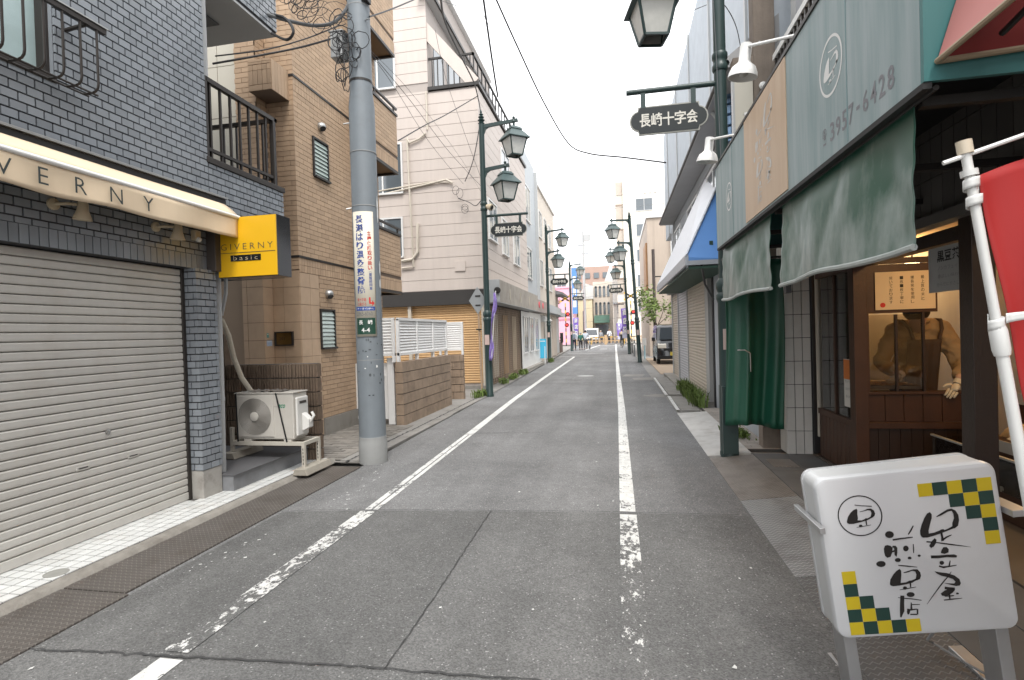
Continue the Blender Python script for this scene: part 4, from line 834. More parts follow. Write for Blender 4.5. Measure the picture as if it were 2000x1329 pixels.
def street_lamp(label, loc, rz, lean=0., lant=(.86, .60), rot=R_(40), low=5.92, group='green street lamps lining the road', sign=True):
    Mx = Matrix.Translation(loc) @ Matrix.Rotation(lean, 4, 'Y') @ Matrix.Rotation(rz, 4, 'Z')
    t = thing('street_lamp', label, 'street lamp', M=Mx, group=group)
    MB().lathe([(.115, 0), (.115, .06), (.10, .08), (.098, 1.95), (.115, 2.0), (.115, 2.05), (.095, 2.08), (.115, 2.14), (.115, 2.2), (.078, 2.26)], n=20).build('base', 'post_green', t, smooth=True, local=True)
    MB().lathe([(.078, 2.2), (.072, 7.1), (.075, 7.12)], n=16).build('shaft', 'post_green', t, smooth=True, local=True)
    MB().lathe([(.085, 4.86), (.095, 4.88), (.095, 4.93), (.082, 4.95), (.082, 5.0), (.095, 5.02), (.095, 5.07), (.085, 5.09)], n=16).build('collar', 'post_green', t, smooth=True, local=True)
    MB().lathe([(.075, 7.12), (.09, 7.14), (.05, 7.17), (.095, 7.22), (.045, 7.26), (.08, 7.30), (.035, 7.34), (.06, 7.37), (.02, 7.41), (.03, 7.44), (.004, 7.5)], n=14).build('finial', 'post_green', t, smooth=True, local=True)
    for z, L_ in ((7.05, lant[0]), (low, lant[1])):
        MB().prism([(.05, -.03, z - .04), (L_ + .12, -.03, z + .04), (L_ + .10, -.03, z + .12), (.05, -.03, z + .05)], (0, .06, 0)).build('arm', 'post_green', t, local=True)
        MB().prism([(.06, -.02, z - .03), (.22, -.02, z - .02), (.12, -.02, z - .08), (.07, -.02, z - .2)], (0, .04, 0)).build('gusset', 'post_green', t, local=True)
        lantern(t, L_, z + .03, 1.0, rot)
    MB().box(-.06, .06, -.104, -.097, 1.36, 1.62).build('notice', mat('notice_pink', (.55, .42, .38), .6), t, local=True)
    MB().box(-.06, .06, .097, .104, 1.36, 1.62).build('notice', 'notice_pink', t, local=True)
    if not sign: return t
    MB().tube([(.05, 0, 4.72), (1.16, 0, 4.72)], .034, 10).build('sign_bar', 'post_green', t, smooth=True, local=True)
    for x in (.33, .95): MB().box(x - .03, x + .03, -.02, .02, 4.50, 4.70).build('sign_hanger', 'post_green', t, local=True)
    def outline(g):
        p = []
        c1, c2 = .33, .95
        hw, hh = .36 + g, .165 + g
        cx = .64
        for s in (1, -1):
            x0 = cx + s * hw
            if s == 1: p += [(x0, hh)]; p += [(cx + hw + .11 * math.cos(a) * 1.0 + .0, .115 * math.sin(a)) if g == 0 else (cx + hw - g + (.11 + g) * math.cos(a) + g * 0, (.115 + g) * math.sin(a)) for a in [R_(80 - 20 * i) for i in range(9)]]; p += [(x0, -hh)]
            else: p += [(x0, -hh)]; p += [(cx - hw + (0 if g == 0 else g) - (.11 + g) * math.cos(a), -(.115 + g) * math.sin(a)) for a in [R_(80 - 20 * i) for i in range(9)]]; p += [(x0, hh)]
        return p
    pe = MB().prism([(x, -.014, 4.335 + z) for x, z in outline(.017)], (0, .028, 0)).build('sign_edge', 'plaque_edge', t, local=True)
    MB().prism([(x, -.019, 4.335 + z) for x, z in outline(0)], (0, .038, 0)).build('sign_plaque', 'plaque', t, local=True)
    WL[t] = Matrix.Identity(4)
    for s in (-1, 1):
        for i, c in enumerate('長崎十字会'):
            x = .64 + (i - 2) * .145 * (1 if s < 0 else -1)
            text(c, 'lettering', 'print_cream', t, (x, s * .0215, 4.335), EX * (1 if s < 0 else -1), EZ, w=.138, h=.17, bold=.02)
    WL[t] = Mx
    return t
mat('print_cream', (.62, .60, .54), .6, var=0)
l1 = street_lamp('green twin-lantern street lamp in front of the pale siding building', (-3.33, 13.75, 0), 0)
l2 = street_lamp('green twin-lantern street lamp beside the blue board on the left', (-3.62, 29.0, 0), 0, lean=0)
l3 = street_lamp('farthest green street lamp on the left, before the pink building', (-3.7, 44.5, 0), 0)
r1 = street_lamp('near green street lamp beside the green shop fascia', (1.36, 7.22, 0), math.pi, lant=(.98, .80), rot=R_(12), low=6.19)
r2 = street_lamp('leaning green street lamp beside the parked black car', (1.07, 27.3, 0), math.pi, lean=R_(-2.6), sign=False)
r3 = street_lamp('farthest green street lamp on the right, behind the leaning one', (.78, 37.0, 0), math.pi, lean=R_(-1.8))
# small speaker camera on the first lamp, banner on it
t = thing('speaker', 'small beige horn speaker fixed to the first left street lamp', 'speaker', (-3.2, 13.7, 4.9))
MB().lathe([(.05, 0), (.085, .10), (.085, .16), (.07, .165)], (-3.24, 13.7, 4.97), 16, (.8, -.3, -.35)).build('body', 'spot_cream', t, smooth=True); MB().lathe([(.06, 0), (.055, .01)], (-3.24 + .145, 13.7 - .055, 4.97 - .062), 12, (.8, -.3, -.35)).build('mouth', 'black', t)
mat('banner_purple', (.20, .12, .50), .7, var=.5, vs=6)
mat('banner_pale', (.55, .56, .72), .7, var=.3, vs=8)
def nobori(label, base, h, w_, wind, pole_m='white_paint', txt=None, bottom='banner_pale', facing=1):
    """tall narrow advertising banner on a pole"""
    x, y, z = base; t = thing('banner', label, 'banner', base)
    MB().tube([(x, y, z), (x, y, z + h + .05)], .016, 8).tube([(x - .05, y, z + h), (x + facing * w_, y, z + h)], .008, 6).build('pole', pole_m, t, smooth=True)
    f = lambda a, b: V(x + facing * w_ * a * (1 - .25 * wind * (1 - b)), y + .05 * math.sin(a * 3 + b * 6) * wind, z + h * (.30 + .69 * b))
    MB().surf(f, 6, 14).build('cloth', 'banner_purple', t, smooth=True, solid=.002)
    MB().surf(lambda a, b: f(a, b * .22) + V(0, -.008, 0), 6, 4).build('hem_band', bottom, t, smooth=True)
    if txt:
        for i, c in enumerate(txt): text(c, 'lettering', 'print_white', t, (x + facing * w_ * .5, y - .06, z + h * (.90 - i * .6 / len(txt))), EX, EZ, w=w_ * .6, h=h * .45 / len(txt), bold=.03)
    return t
t = thing('banner', 'limp purple banner hanging on the first left street lamp', 'banner', (-3.2, 13.6, 1))
MB().tube([(-3.05, 13.6, 2.75), (-3.22, 13.6, .95)], .012, 7).build('pole', 'white_paint', t, smooth=True)
MB().surf(lambda a, b: V(-3.05 - .17 * b - .05 + .11 * a * (.5 + .5 * math.sin(b * 9)), 13.56 + .05 * math.sin(a * 5 + b * 13), 2.7 - 1.75 * b), 6, 24).build('cloth', mat('banner_mix', (.30, .22, .55), .7, var=.75, vs=9), t, smooth=True, solid=.002)

# ================================================================ left row beyond the siding building
mat('wall_grey', (.42, .45, .47), .6, var=.06, streak=.08); mat('wall_cream', (.58, .52, .45), .7, var=.08, streak=.10); mat('wall_beige2', (.50, .44, .38), .7, var=.1, streak=.1)
mat('wall_pink', (.80, .42, .52), .6, var=.05); mat('cyan_board', (.06, .45, .68), .45, var=.04)
b = thing('grey_narrow_building', 'narrow grey building above the white shop front on the left', 'building', (-5, 26, 0))
MB().box(-9, -4.05, 24.05, 28.0, 2.6, 10.2).build('wall', 'wall_grey', b); window_x(b, -4.05, 24.7, 26.3, 4.2, 5.7); window_x(b, -4.05, 24.7, 26.2, 6.9, 8.6)
MB().box(-4.05, -3.6, 24.05, 28.3, 2.62, 3.2).build('sign_band', mat('band_red', (.30, .25, .23), .6, var=.3, vs=3), b)
for k in range(2): MB().lathe([(.16, 0), (.14, .03)], (-3.6, 25.4 + k * 1.3, 2.95), 14, (1, 0, 0)).build('round_mark', mat('mark_red', (.6, .08, .1), .5), b)
MB().box(-4.05, -3.9, 28.0, 28.1, 2.6, 10.0).build('downpipe', 'pvc_grey', b)
b = thing('cream_row_house', 'cream three storey house beyond the grey narrow building on the left', 'building', (-5, 32, 0))
MB().box(-9, -4.1, 28.15, 37.0, 0, 9.6).build('wall', 'wall_cream', b); MB().box(-9.1, -4.0, 28.1, 37.1, 9.6, 9.8).build('parapet', 'frame_white', b)
for z0 in (4.2, 6.9):
    for y0 in (29.5, 31.6, 33.7): window_x(b, -4.1, y0, y0 + 1.2, z0, z0 + 1.5)
MB().box(-4.1, -3.7, 28.15, 37, 2.75, 3.2).build('canopy', 'wall_grey', b); MB().box(-4.1, -4.02, 30.5, 33.5, .1, 2.6).build('shutter', 'shutter_beige', b); MB().box(-4.1, -4.03, 34.2, 36.5, .1, 2.6).build('door_panel', 'wall_beige2', b)
MB().prism([(-4.1, 29.0, 2.6), (-3.55, 29.0, 2.3), (-3.55, 29.0, 2.25), (-4.1, 29.0, 2.2)], (0, 1.1, 0)).build('awning', 'frame_white', b)
b = thing('low_grey_shop', 'low grey shop with an overhanging eave past the cream house', 'building', (-5, 39, 0))
MB().box(-9, -4.3, 37.2, 40.6, 0, 4.4).build('wall', 'wall_beige2', b); MB().prism([(-9, 37.0, 4.4), (-3.6, 37.0, 4.2), (-3.6, 37.0, 4.35), (-9, 37.0, 6.0)], (0, 3.8, 0)).build('roof', mat('roof_grey', (.18, .18, .19), .7, var=.15), b)
MB().box(-4.3, -3.8, 37.2, 40.6, 2.7, 3.0).build('canopy', 'wall_grey', b); MB().box(-4.3, -4.25, 37.6, 40.2, .1, 2.6).build('shutter', 'pvc_grey', b)
t = thing('board_sign', 'bright cyan standing board beside the second left street lamp', 'sign board', (-3.8, 27.4, 0))
MB().box(-4.05, -3.58, 27.4, 27.44, .30, 1.30).build('panel', 'cyan_board', t, bevel=.004); MB().box(-4.0, -3.63, 27.395, 27.3985, 1.16, 1.2).build('print_line', 'print_white', t)
for x in (-4.0, -3.65): MB().bar((x, 27.42, .95), (x, 27.25, 0), .03).bar((x, 27.42, .95), (x, 27.6, 0), .03).build('leg', 'white_paint', t)
t = thing('rooftop_frame', 'thin empty steel sign frame on the roof of the cream house', 'frame', (-4.3, 31, 9.8))
for (z0, y0) in ((10.0, 30.0), (9.9, 33)):
    MB().tube([(-4.2, y0, z0), (-4.2, y0, z0 + 1.9), (-3.5, y0 + .5, z0 + 1.95), (-3.5, y0 + .5, z0 + .2)], .02, 6, closed=True).build('tube', 'cable_grey', t)
# planter, fence, pink building
t = thing('planter_bed', 'brown brick planter bed with low green plants before the pink building', 'planter', (-4.7, 42.5, 0))
MB().box(-6.2, -4.35, 41.6, 43.6, 0, .75).build('wall', mat('planter_brown', (.13, .085, .065), .8, var=.2), t)
lf = MB(); rg = random.Random(5)
for k in range(260):
    c = V(rg.uniform(-6.1, -4.4), rg.uniform(41.7, 43.5), .75 + abs(rg.gauss(0, .25))); s = rg.uniform(.04, .10); a = V(rg.gauss(0, 1), rg.gauss(0, 1), rg.gauss(0, 1)).normalized(); b_ = a.cross(V(.3, .5, .8)).normalized(); lf.quad(c - a * s, c + b_ * s * .5, c + a * s, c - b_ * s * .5)
lf.build('foliage', 'leaf', t, recalc=False)
for k in range(7): MB().box(-4.33, -4.29, 41.6 + k * .33, 41.64 + k * .33, .75, 1.5).build('fence_bar', 'dark_metal', t)
MB().box(-4.34, -4.28, 41.5, 43.7, 1.5, 1.55).build('fence_rail', 'dark_metal', t)
b = thing('pink_building', 'bright pink two storey building beside the railway crossing', 'building', (-8, 70, 0))
MB().box(-16, -5.45, 67, 75, 0, 7.0).build('wall', 'wall_pink', b); MB().box(-16.1, -5.35, 66.9, 75.1, 7.0, 7.2).build('parapet', 'wall_pink', b); MB().box(-8.4, -7.2, 66.93, 67, .1, 2.8).build('door', 'win_glass', b); MB().box(-12, -5.45, 66.9, 67, 3.1, 3.3).build('band', mat('pink_dark', (.6, .28, .36), .6), b)
# tree with pink-brown leaves in front of it
def tree(name, label, base, h, spread, n, leafm, seed, group=None, s=(.05, .11), trunk_r=.07, open_=.0, cat='tree'):
    rg = random.Random(seed); t = thing(name, label, cat, base, group); base = Vector(base)
    top = base + V(rg.uniform(-.1, .1), rg.uniform(-.1, .1), h * .45)
    tr = MB().tube([base, base.lerp(top, .5) + V(.04, .02, 0), top], [trunk_r, trunk_r * .8, trunk_r * .6], 8); ends = []
    for k in range(9):
        a = rg.uniform(0, 6.28); e = top + V(math.cos(a) * spread * rg.uniform(.4, .95), math.sin(a) * spread * rg.uniform(.4, .95), h * rg.uniform(.08, .52)); m_ = top.lerp(e, .5) + V(rg.gauss(0, .08), rg.gauss(0, .08), rg.gauss(0, .08))
        tr.tube([top - EZ * h * rg.uniform(0, .12), m_, e], [trunk_r * .45, trunk_r * .3, trunk_r * .12], 6); ends += [e, m_.lerp(e, .4)]
    tr.build('trunk', 'bark', t, smooth=True, recalc=False); lf = MB()
    for k in range(n):
        c = rg.choice(ends) + V(rg.gauss(0, spread * .20), rg.gauss(0, spread * .20), rg.gauss(0, spread * .15)); q = rg.uniform(*s); a = V(rg.gauss(0, 1), rg.gauss(0, 1), rg.gauss(0, .6)).normalized(); b_ = a.cross(V(rg.gauss(0, 1), rg.gauss(0, 1), rg.gauss(0, 1))).normalized()
        lf.add([c - a * q, c - a * q * .2 + b_ * q * .45, c + a * q, c - a * q * .2 - b_ * q * .45], [(0, 1, 2), (0, 2, 3)])
    lf.build('crown', leafm, t, recalc=False); return t
mat('leaf_russet', (.20, .10, .09), .7, var=.3, vs=4, isl=.4)
tree('small_tree', 'small russet-leaved tree in front of the pink building', (-5.6, 46, 0), 5.2, 1.1, 1500, MATS['leaf_russet'], 4, s=(.07, .14))
# ================================================================ right: rice cracker shop
def faded(name, base, fade, lo=.45, hi=.62, scale=(1, 1, .25), rough=.55, bias_z=None):
    """fabric or sheet whose dye has faded in long uneven patches"""
    m = bpy.data.materials.new(name); m.use_nodes = True; MATS[name] = m
    n = m.node_tree.nodes; L = m.node_tree.links; b = n['Principled BSDF']; b.inputs['Roughness'].default_value = rough
    geo = n.new('ShaderNodeNewGeometry'); mp = n.new('ShaderNodeMapping'); mp.inputs['Scale'].default_value = scale; L.new(geo.outputs['Position'], mp.inputs['Vector'])
    t = n.new('ShaderNodeTexNoise'); t.inputs['Scale'].default_value = 3.2; t.inputs['Detail'].default_value = 6; t.inputs['Roughness'].default_value = .6; L.new(mp.outputs[0], t.inputs['Vector']); f = t.outputs['Fac']
    if bias_z:
        sx = n.new('ShaderNodeSeparateXYZ'); L.new(geo.outputs['Position'], sx.inputs[0]); mr = n.new('ShaderNodeMapRange'); L.new(sx.outputs['Z'], mr.inputs[0])
        for i, q in zip((1, 2, 3, 4), bias_z): mr.inputs[i].default_value = q
        a = n.new('ShaderNodeMath'); a.operation = 'ADD'; L.new(f, a.inputs[0]); L.new(mr.outputs[0], a.inputs[1]); f = a.outputs[0]
    r = n.new('ShaderNodeMapRange'); r.inputs[1].default_value = lo; r.inputs[2].default_value = hi; L.new(f, r.inputs[0])
    mx = n.new('ShaderNodeMix'); mx.data_type = 'RGBA'; L.new(r.outputs[0], mx.inputs[0]); mx.inputs[6].default_value = (*base, 1); mx.inputs[7].default_value = (*fade, 1); L.new(mx.outputs[2], b.inputs['Base Color'])
    return m
faded('fascia_teal', (.185, .27, .275), (.33, .39, .40), .32, .70, (3, 3, .25), .5)
faded('fascia_cream', (.50, .35, .23), (.58, .44, .31), .3, .7, (3, 3, .25), .5)
faded('vinyl_green', (.013, .078, .050), (.27, .32, .30), .42, .84, (1.3, 1.9, .9), .36, (1.95, 2.5, .20, -.12))
mat('vinyl_dark', (.012, .082, .050), .42, var=.25, vs=2.5, bump=.1, bs=6)
mat('wood_dark', (.052, .020, .008), .5, var=.35, vs=5, bump=.25, bs=40, streak=.2)
mat('wood_black', (.026, .013, .008), .45, var=.3, vs=5, bump=.2, bs=40)
mat('plaster_warm', (.70, .43, .14), .8, var=.06)
mat('tile_shop', (.60, .58, .54), .35, var=.06, isl=.05, dirt=.2, dirtcol=(.25, .18, .12))
mat('tile_band', (.15, .14, .13), .5, var=.2, isl=.2)
shop = thing('cracker_shop', 'rice cracker shop with a wooden front under a faded green fascia', 'shop', (3, 5, 0))
sw2 = MB().box(2.42, 9, -3, 7.40, 3.25, 7.2).box(2.38, 2.42, -3, 7.40, 2.40, 3.25).build('upper_wall', mat('shop_wall', (.30, .29, .27), .8, var=.1, streak=.1), shop)
bricks('wall_tile', sw2, MATS['tile_band'], V(2.378, 0, 2.42), EY, EZ, -EX, [(1.2, 7.2, .0, .8)], [], .145, .30, .008, .012, limit=90, stack=True)
MB().box(2.25, 2.375, 1.2, 7.2, 2.34, 2.415).build('eave_ledge', 'tile_band', shop)
# interior shell
MB().box(2.42, 6.0, -2.5, 8.6, 2.64, 2.70).build('ceiling', mat('ceiling_cream', (.50, .42, .30), .8), shop)
MB().box(2.42, 6.0, 8.55, 8.62, 0, 2.7).build('back_wall', 'plaster_warm', shop); MB().box(5.2, 5.26, -2.5, 8.55, 0, 2.64).build('side_wall', 'plaster_warm', shop)
MB().box(2.30, 6.0, -2.5, 8.6, .0, .075).build('shop_floor', mat('floor_dark', (.10, .085, .07), .5, var=.2), shop)
# tiled pier, door frame
pr_ = MB().box(2.03, 2.40, 7.13, 7.42, .06, 3.2).build('tiled_pier', 'grout_dark', shop)
bricks('tile', pr_, MATS['tile_shop'], V(2.02, 7.13, .06), EX, EZ, -EY, [(0, .285, 0, 3.0)], [], .095, .285, .008, .012, stack=True)
bricks('tile', pr_, MATS['tile_shop'], V(2.03, 7.12, .06), EY, EZ, -EX, [(0, .285, 0, 3.0)], [], .095, .285, .008, .012, stack=True)
for (x0, x1, y0, y1, z0, z1, m_) in ((2.31, 2.42, 7.08, 7.125, .06, 2.4, 'black'), (2.33, 2.40, 7.0, 7.03, .3, 2.4, 'conduit'), (2.32, 2.44, 5.93, 6.06, .06, 2.40, 'wood_dark'), (2.32, 2.46, 4.10, 4.24, .06, 2.42, 'wood_black'), (2.32, 2.46, 1.6, 1.74, .06, 2.42, 'wood_black')):
    MB().box(x0, x1, y0, y1, z0, z1).build('post', m_, shop, bevel=.004)
for (y0, y1) in ((4.24, 5.93), (1.74, 4.10)): MB().box(2.33, 2.44, y0, y1, 2.20, 2.30).build('head_beam', 'wood_black', shop)
MB().box(2.33, 2.43, 6.06, 7.0, 2.18, 2.30).build('head_beam', 'wood_dark', shop)
# street window left of the opening: boards below, glass above
for k in range(9): MB().box(2.345, 2.375, 6.07 + k * .104, 6.165 + k * .104, .08, .58).build('board', 'wood_dark', shop, bevel=.004)
MB().box(2.33, 2.40, 6.06, 7.0, .585, .65).build('window_rail', 'wood_dark', shop, bevel=.004); MB().box(2.33, 2.42, 6.06, 7.08, .06, .085).build('window_sill', 'wood_black', shop)
MB().box(2.36, 2.366, 6.06, 7.0, .65, 2.18).build('window_glass', glass('pane_shop', (.75, .75, .72), .07), shop)
MB().box(2.345, 2.39, 6.50, 6.535, .65, 2.18).build('window_mullion', 'wood_dark', shop)
# fascia
fb = MB().box(1.225, 1.245, 2.46, 6.92, 2.60, 3.56).build('fascia_board', 'fascia_teal', shop)
MB().box(1.218, 1.2245, 4.16, 5.42, 2.615, 3.555).build('cream_panel', 'fascia_cream', fb)
for yy in (3.15, 6.0): MB().box(1.2225, 1.2247, yy, yy + .008, 2.61, 3.555).build('joint_strip', mat('teal_joint', (.2, .3, .31), .5), fb)
MB().box(1.225, 2.38, 2.435, 2.458, 2.60, 3.56).build('fascia_end', mat('teal_end', (.045, .165, .165), .5, var=.12, streak=.15), shop)
MB().box(1.225, 2.38, 6.922, 6.94, 2.60, 3.56).build('fascia_end', 'teal_end', shop)
MB().box(1.215, 2.38, 2.43, 6.95, 3.562, 3.59).build('fascia_top', 'dark_metal', shop)
MB().box(1.222, 1.255, 2.44, 6.93, 2.572, 2.598).build('fascia_base', mat('tar_black', (.02, .02, .02), .7, var=.3, vs=20), shop)
MB().box(1.30, 2.37, 2.46, 6.93, 3.10, 3.13).build('fascia_soffit', 'black', shop)
for yy in (2.6, 3.7, 4.75, 5.8, 6.85): MB().box(1.30, 2.37, yy, yy + .04, 2.56, 2.60).build('soffit_rib', 'dark_metal', shop)
MB().tube([(1.285, 2.47, 2.585), (1.285, 6.91, 2.585)], .012, 8).build('curtain_rod', 'dark_metal', shop)
# brush lettering of the shop, traced as strokes: units are millimetres on the stand sign
LOGO=[[(-250,-63),(-225,-69),(-185,-76),(-184,-72),(-224,-66),(-250,-60)],[(-290,-127),(-283,-109),(-270,-92),(-257,-82),(-245,-78),(-242,-84),(-245,-102),(-245,-119),(-248,-128),(-231,-129),(-217,-124),(-205,-122),(-190,-114),(-180,-114),(-187,-121),(-206,-129),(-219,-133),(-239,-137),(-265,-141),(-282,-140),(-290,-135)],[(-235,-92),(-217,-88),(-203,-83),(-189,-83),(-179,-92),(-176,-106),(-180,-116),(-192,-123),(-195,-117),(-190,-102),(-192,-92),(-202,-89),(-220,-92),(-234,-94)],[(-217,-122),(-218,-137),(-218,-151),(-213,-151),(-213,-137),(-212,-122)],[(-256,-158),(-232,-157),(-199,-153),(-199,-151),(-232,-154),(-256,-156)],[(-232,-153),(-233,-156),(-236,-157),(-240,-158),(-243,-157),(-245,-155),(-246,-152),(-245,-149),(-242,-147),(-238,-147),(-235,-148),(-233,-150)]]
NAME=[[(-17,-211),(-16,-195),(-6,-169),(7,-144),(20,-126),(32,-121),(37,-131),(35,-147),(25,-172),(16,-198),(15,-210),(34,-208),(54,-202),(65,-197),(72,-197),(76,-201),(88,-197),(106,-188),(122,-179),(125,-188),(112,-197),(87,-205),(62,-213),(33,-221),(8,-226),(-9,-225),(-15,-219)],[(52,-142),(74,-129),(97,-117),(114,-115),(127,-124),(135,-143),(135,-165),(128,-188),(114,-198),(106,-194),(108,-175),(117,-155),(117,-136),(113,-124),(98,-126),(73,-139),(54,-144)],[(58,-211),(59,-230),(57,-246),(68,-245),(67,-229),(66,-210)],[(65,-244),(80,-234),(99,-225),(99,-222),(78,-228),(62,-237)],[(9,-262),(20,-244),(34,-231),(40,-238),(37,-251),(26,-266),(15,-271)],[(1,-246),(38,-252),(93,-266),(130,-274),(163,-281),(163,-280),(131,-271),(94,-261),(39,-248),(2,-240)],[(48,-295),(53,-282),(61,-272),(73,-272),(80,-282),(77,-295),(62,-300)],[(9,-314),(39,-316),(68,-314),(95,-318),(104,-319),(107,-311),(97,-305),(68,-304),(40,-304),(10,-302)],[(55,-337),(53,-341),(49,-344),(45,-345),(41,-343),(38,-340),(38,-335),(39,-331),(43,-328),(47,-328),(51,-329),(54,-332)],[(77,-329),(72,-342),(68,-355),(72,-356),(77,-344),(80,-330)],[(33,-351),(49,-359),(71,-356),(100,-352),(100,-349),(71,-351),(50,-351),(35,-346)],[(15,-369),(30,-374),(58,-380),(85,-392),(102,-409),(105,-426),(100,-436),(86,-437),(65,-430),(40,-420),(57,-423),(80,-426),(86,-419),(78,-407),(60,-398),(37,-390),(22,-380)],[(76,-375),(59,-394),(31,-423),(-3,-464),(-34,-504),(-33,-505),(0,-466),(34,-427),(62,-397),(77,-377)],[(41,-446),(57,-452),(77,-457),(81,-443),(60,-440),(44,-436)],[(24,-464),(41,-452),(63,-446),(81,-450),(70,-463),(55,-472),(40,-476),(28,-473)],[(53,-464),(52,-488),(58,-488),(59,-464)],[(37,-478),(63,-479),(73,-477),(73,-474),(64,-474),(38,-474)],[(32,-494),(62,-493),(101,-490),(101,-488),(62,-488),(32,-490)],[(92,-469),(91,-471),(88,-472),(86,-472),(83,-472),(81,-470),(81,-468),(82,-466),(84,-464),(87,-464),(89,-465),(91,-467)],[(-117,-201),(-120,-209),(-127,-214),(-136,-215),(-144,-212),(-150,-206),(-151,-198),(-148,-191),(-141,-186),(-132,-185),(-124,-188),(-118,-194)],[(-40,-170),(-52,-187),(-64,-205),(-61,-208),(-47,-191),(-37,-173)],[(-125,-227),(-93,-224),(-47,-221),(-47,-217),(-93,-218),(-125,-220)],[(-164,-257),(-158,-245),(-148,-243),(-136,-248),(-130,-257),(-134,-276),(-143,-294),(-156,-297),(-163,-289),(-165,-273)],[(-132,-254),(-128,-248),(-117,-249),(-112,-259),(-115,-280),(-120,-296),(-127,-287),(-125,-274),(-134,-276),(-133,-269),(-125,-267),(-125,-258)],[(-69,-265),(-72,-271),(-76,-275),(-82,-276),(-87,-274),(-90,-269),(-90,-263),(-88,-257),(-84,-253),(-78,-252),(-73,-254),(-70,-259)],[(-51,-248),(-53,-267),(-55,-286),(-52,-286),(-49,-267),(-48,-248)],[(-106,-311),(-108,-315),(-112,-318),(-118,-318),(-124,-317),(-128,-313),(-129,-309),(-127,-305),(-122,-302),(-116,-301),(-110,-303),(-107,-306)],[(-64,-306),(-65,-309),(-68,-311),(-72,-311),(-76,-310),(-79,-307),(-79,-304),(-78,-302),(-75,-300),(-71,-299),(-67,-300),(-65,-303)],[(-28,-299),(-29,-302),(-32,-303),(-34,-304),(-37,-303),(-39,-301),(-40,-298),(-38,-296),(-36,-294),(-33,-294),(-30,-295),(-29,-297)],[(-166,-322),(-169,-329),(-177,-333),(-186,-334),(-195,-331),(-201,-326),(-203,-319),(-199,-313),(-192,-309),(-182,-308),(-173,-310),(-167,-316)],[(-119,-334),(-86,-341),(-48,-347),(-48,-345),(-85,-336),(-119,-331)],[(-162,-409),(-158,-390),(-144,-370),(-129,-355),(-116,-348),(-111,-356),(-113,-375),(-118,-396),(-120,-407),(-100,-406),(-85,-400),(-77,-400),(-59,-393),(-49,-391),(-55,-399),(-76,-410),(-101,-415),(-126,-418),(-151,-419),(-160,-415)],[(-104,-364),(-84,-359),(-64,-354),(-49,-355),(-40,-368),(-39,-384),(-45,-397),(-58,-402),(-60,-393),(-56,-377),(-58,-364),(-69,-360),(-89,-365),(-102,-367)],[(-87,-402),(-87,-418),(-87,-429),(-83,-429),(-81,-418),(-81,-402)],[(-128,-437),(-99,-435),(-64,-430),(-64,-428),(-99,-431),(-128,-435)],[(-99,-430),(-100,-434),(-104,-436),(-108,-437),(-112,-435),(-114,-433),(-115,-429),(-113,-426),(-110,-423),(-106,-423),(-102,-424),(-99,-427)],[(-74,-461),(-77,-466),(-83,-469),(-91,-470),(-98,-468),(-103,-464),(-105,-458),(-102,-453),(-96,-449),(-88,-449),(-80,-451),(-75,-455)],[(-140,-469),(-110,-476),(-82,-481),(-52,-488),(-51,-485),(-81,-477),(-109,-472),(-139,-467)],[(-129,-460),(-135,-492),(-140,-524),(-143,-551),(-138,-553),(-123,-527),(-119,-494),(-114,-462)],[(-94,-493),(-99,-520),(-91,-520),(-90,-493)],[(-93,-503),(-61,-505),(-60,-502),(-93,-499)],[(-110,-517),(-114,-531),(-113,-542),(-107,-542),(-103,-534),(-98,-521)],[(-103,-545),(-76,-547),(-76,-542),(-102,-540)],[(-75,-522),(-78,-544),(-72,-545),(-69,-522)],[(-100,-527),(-73,-524),(-73,-520),(-100,-520)]]

LC = (-236, -109)
def strokes(S, parent, m_, fn, name='brush_stroke'):
    for p in S: MB().quad(*[fn(u, v) for u, v in p]).build(name, m_, parent, recalc=False)['kind'] = 'stuff'
def ring(parent, m_, fn, r0, r1, n=48):
    mb = MB(); mb.add([fn(r * math.cos(2 * math.pi * i / n), r * math.sin(2 * math.pi * i / n)) for i in range(n) for r in (r0, r1)], [(2 * i, 2 * i + 1, (2 * i + 3) % (2 * n), (2 * i + 2) % (2 * n)) for i in range(n)])
    mb.build('ring', m_, parent, recalc=False)
def unt(u, v): c, s_ = math.cos(R_(0)), math.sin(R_(0)); return u, v
for yy, zz, r in ((3.365, 3.105, .165), (6.18, 3.05, .15)):
    ring(fb, 'print_white', lambda a, b: V(1.2238, yy - a, zz + b), r, r * .905); kk = r / 88.
    strokes(LOGO, fb, 'print_white', lambda u, v: V(1.2238, yy - (u - LC[0]) * kk, zz + (v - LC[1]) * kk))
kk = .84 / 500.
mat('brush_pale', (.52, .50, .47), .5, var=.35, vs=12)
strokes(NAME, fb, 'brush_pale', lambda u, v: V(1.2168, 4.79 - (u + 40) * kk * 1.05, 3.085 + (v + 325) * kk * 1.05))
for i, c in enumerate('☎3957-6428'): text(c, 'lettering', mat('print_faded', (.20, .20, .215), .6, var=.2, vs=9), fb, (1.2238, 3.47 - i * .083 - (.03 if i else 0), 2.735), -EY, EZ, w=.062 if c != '-' else .04, h=.105 if c != '-' else .018, bold=.015)
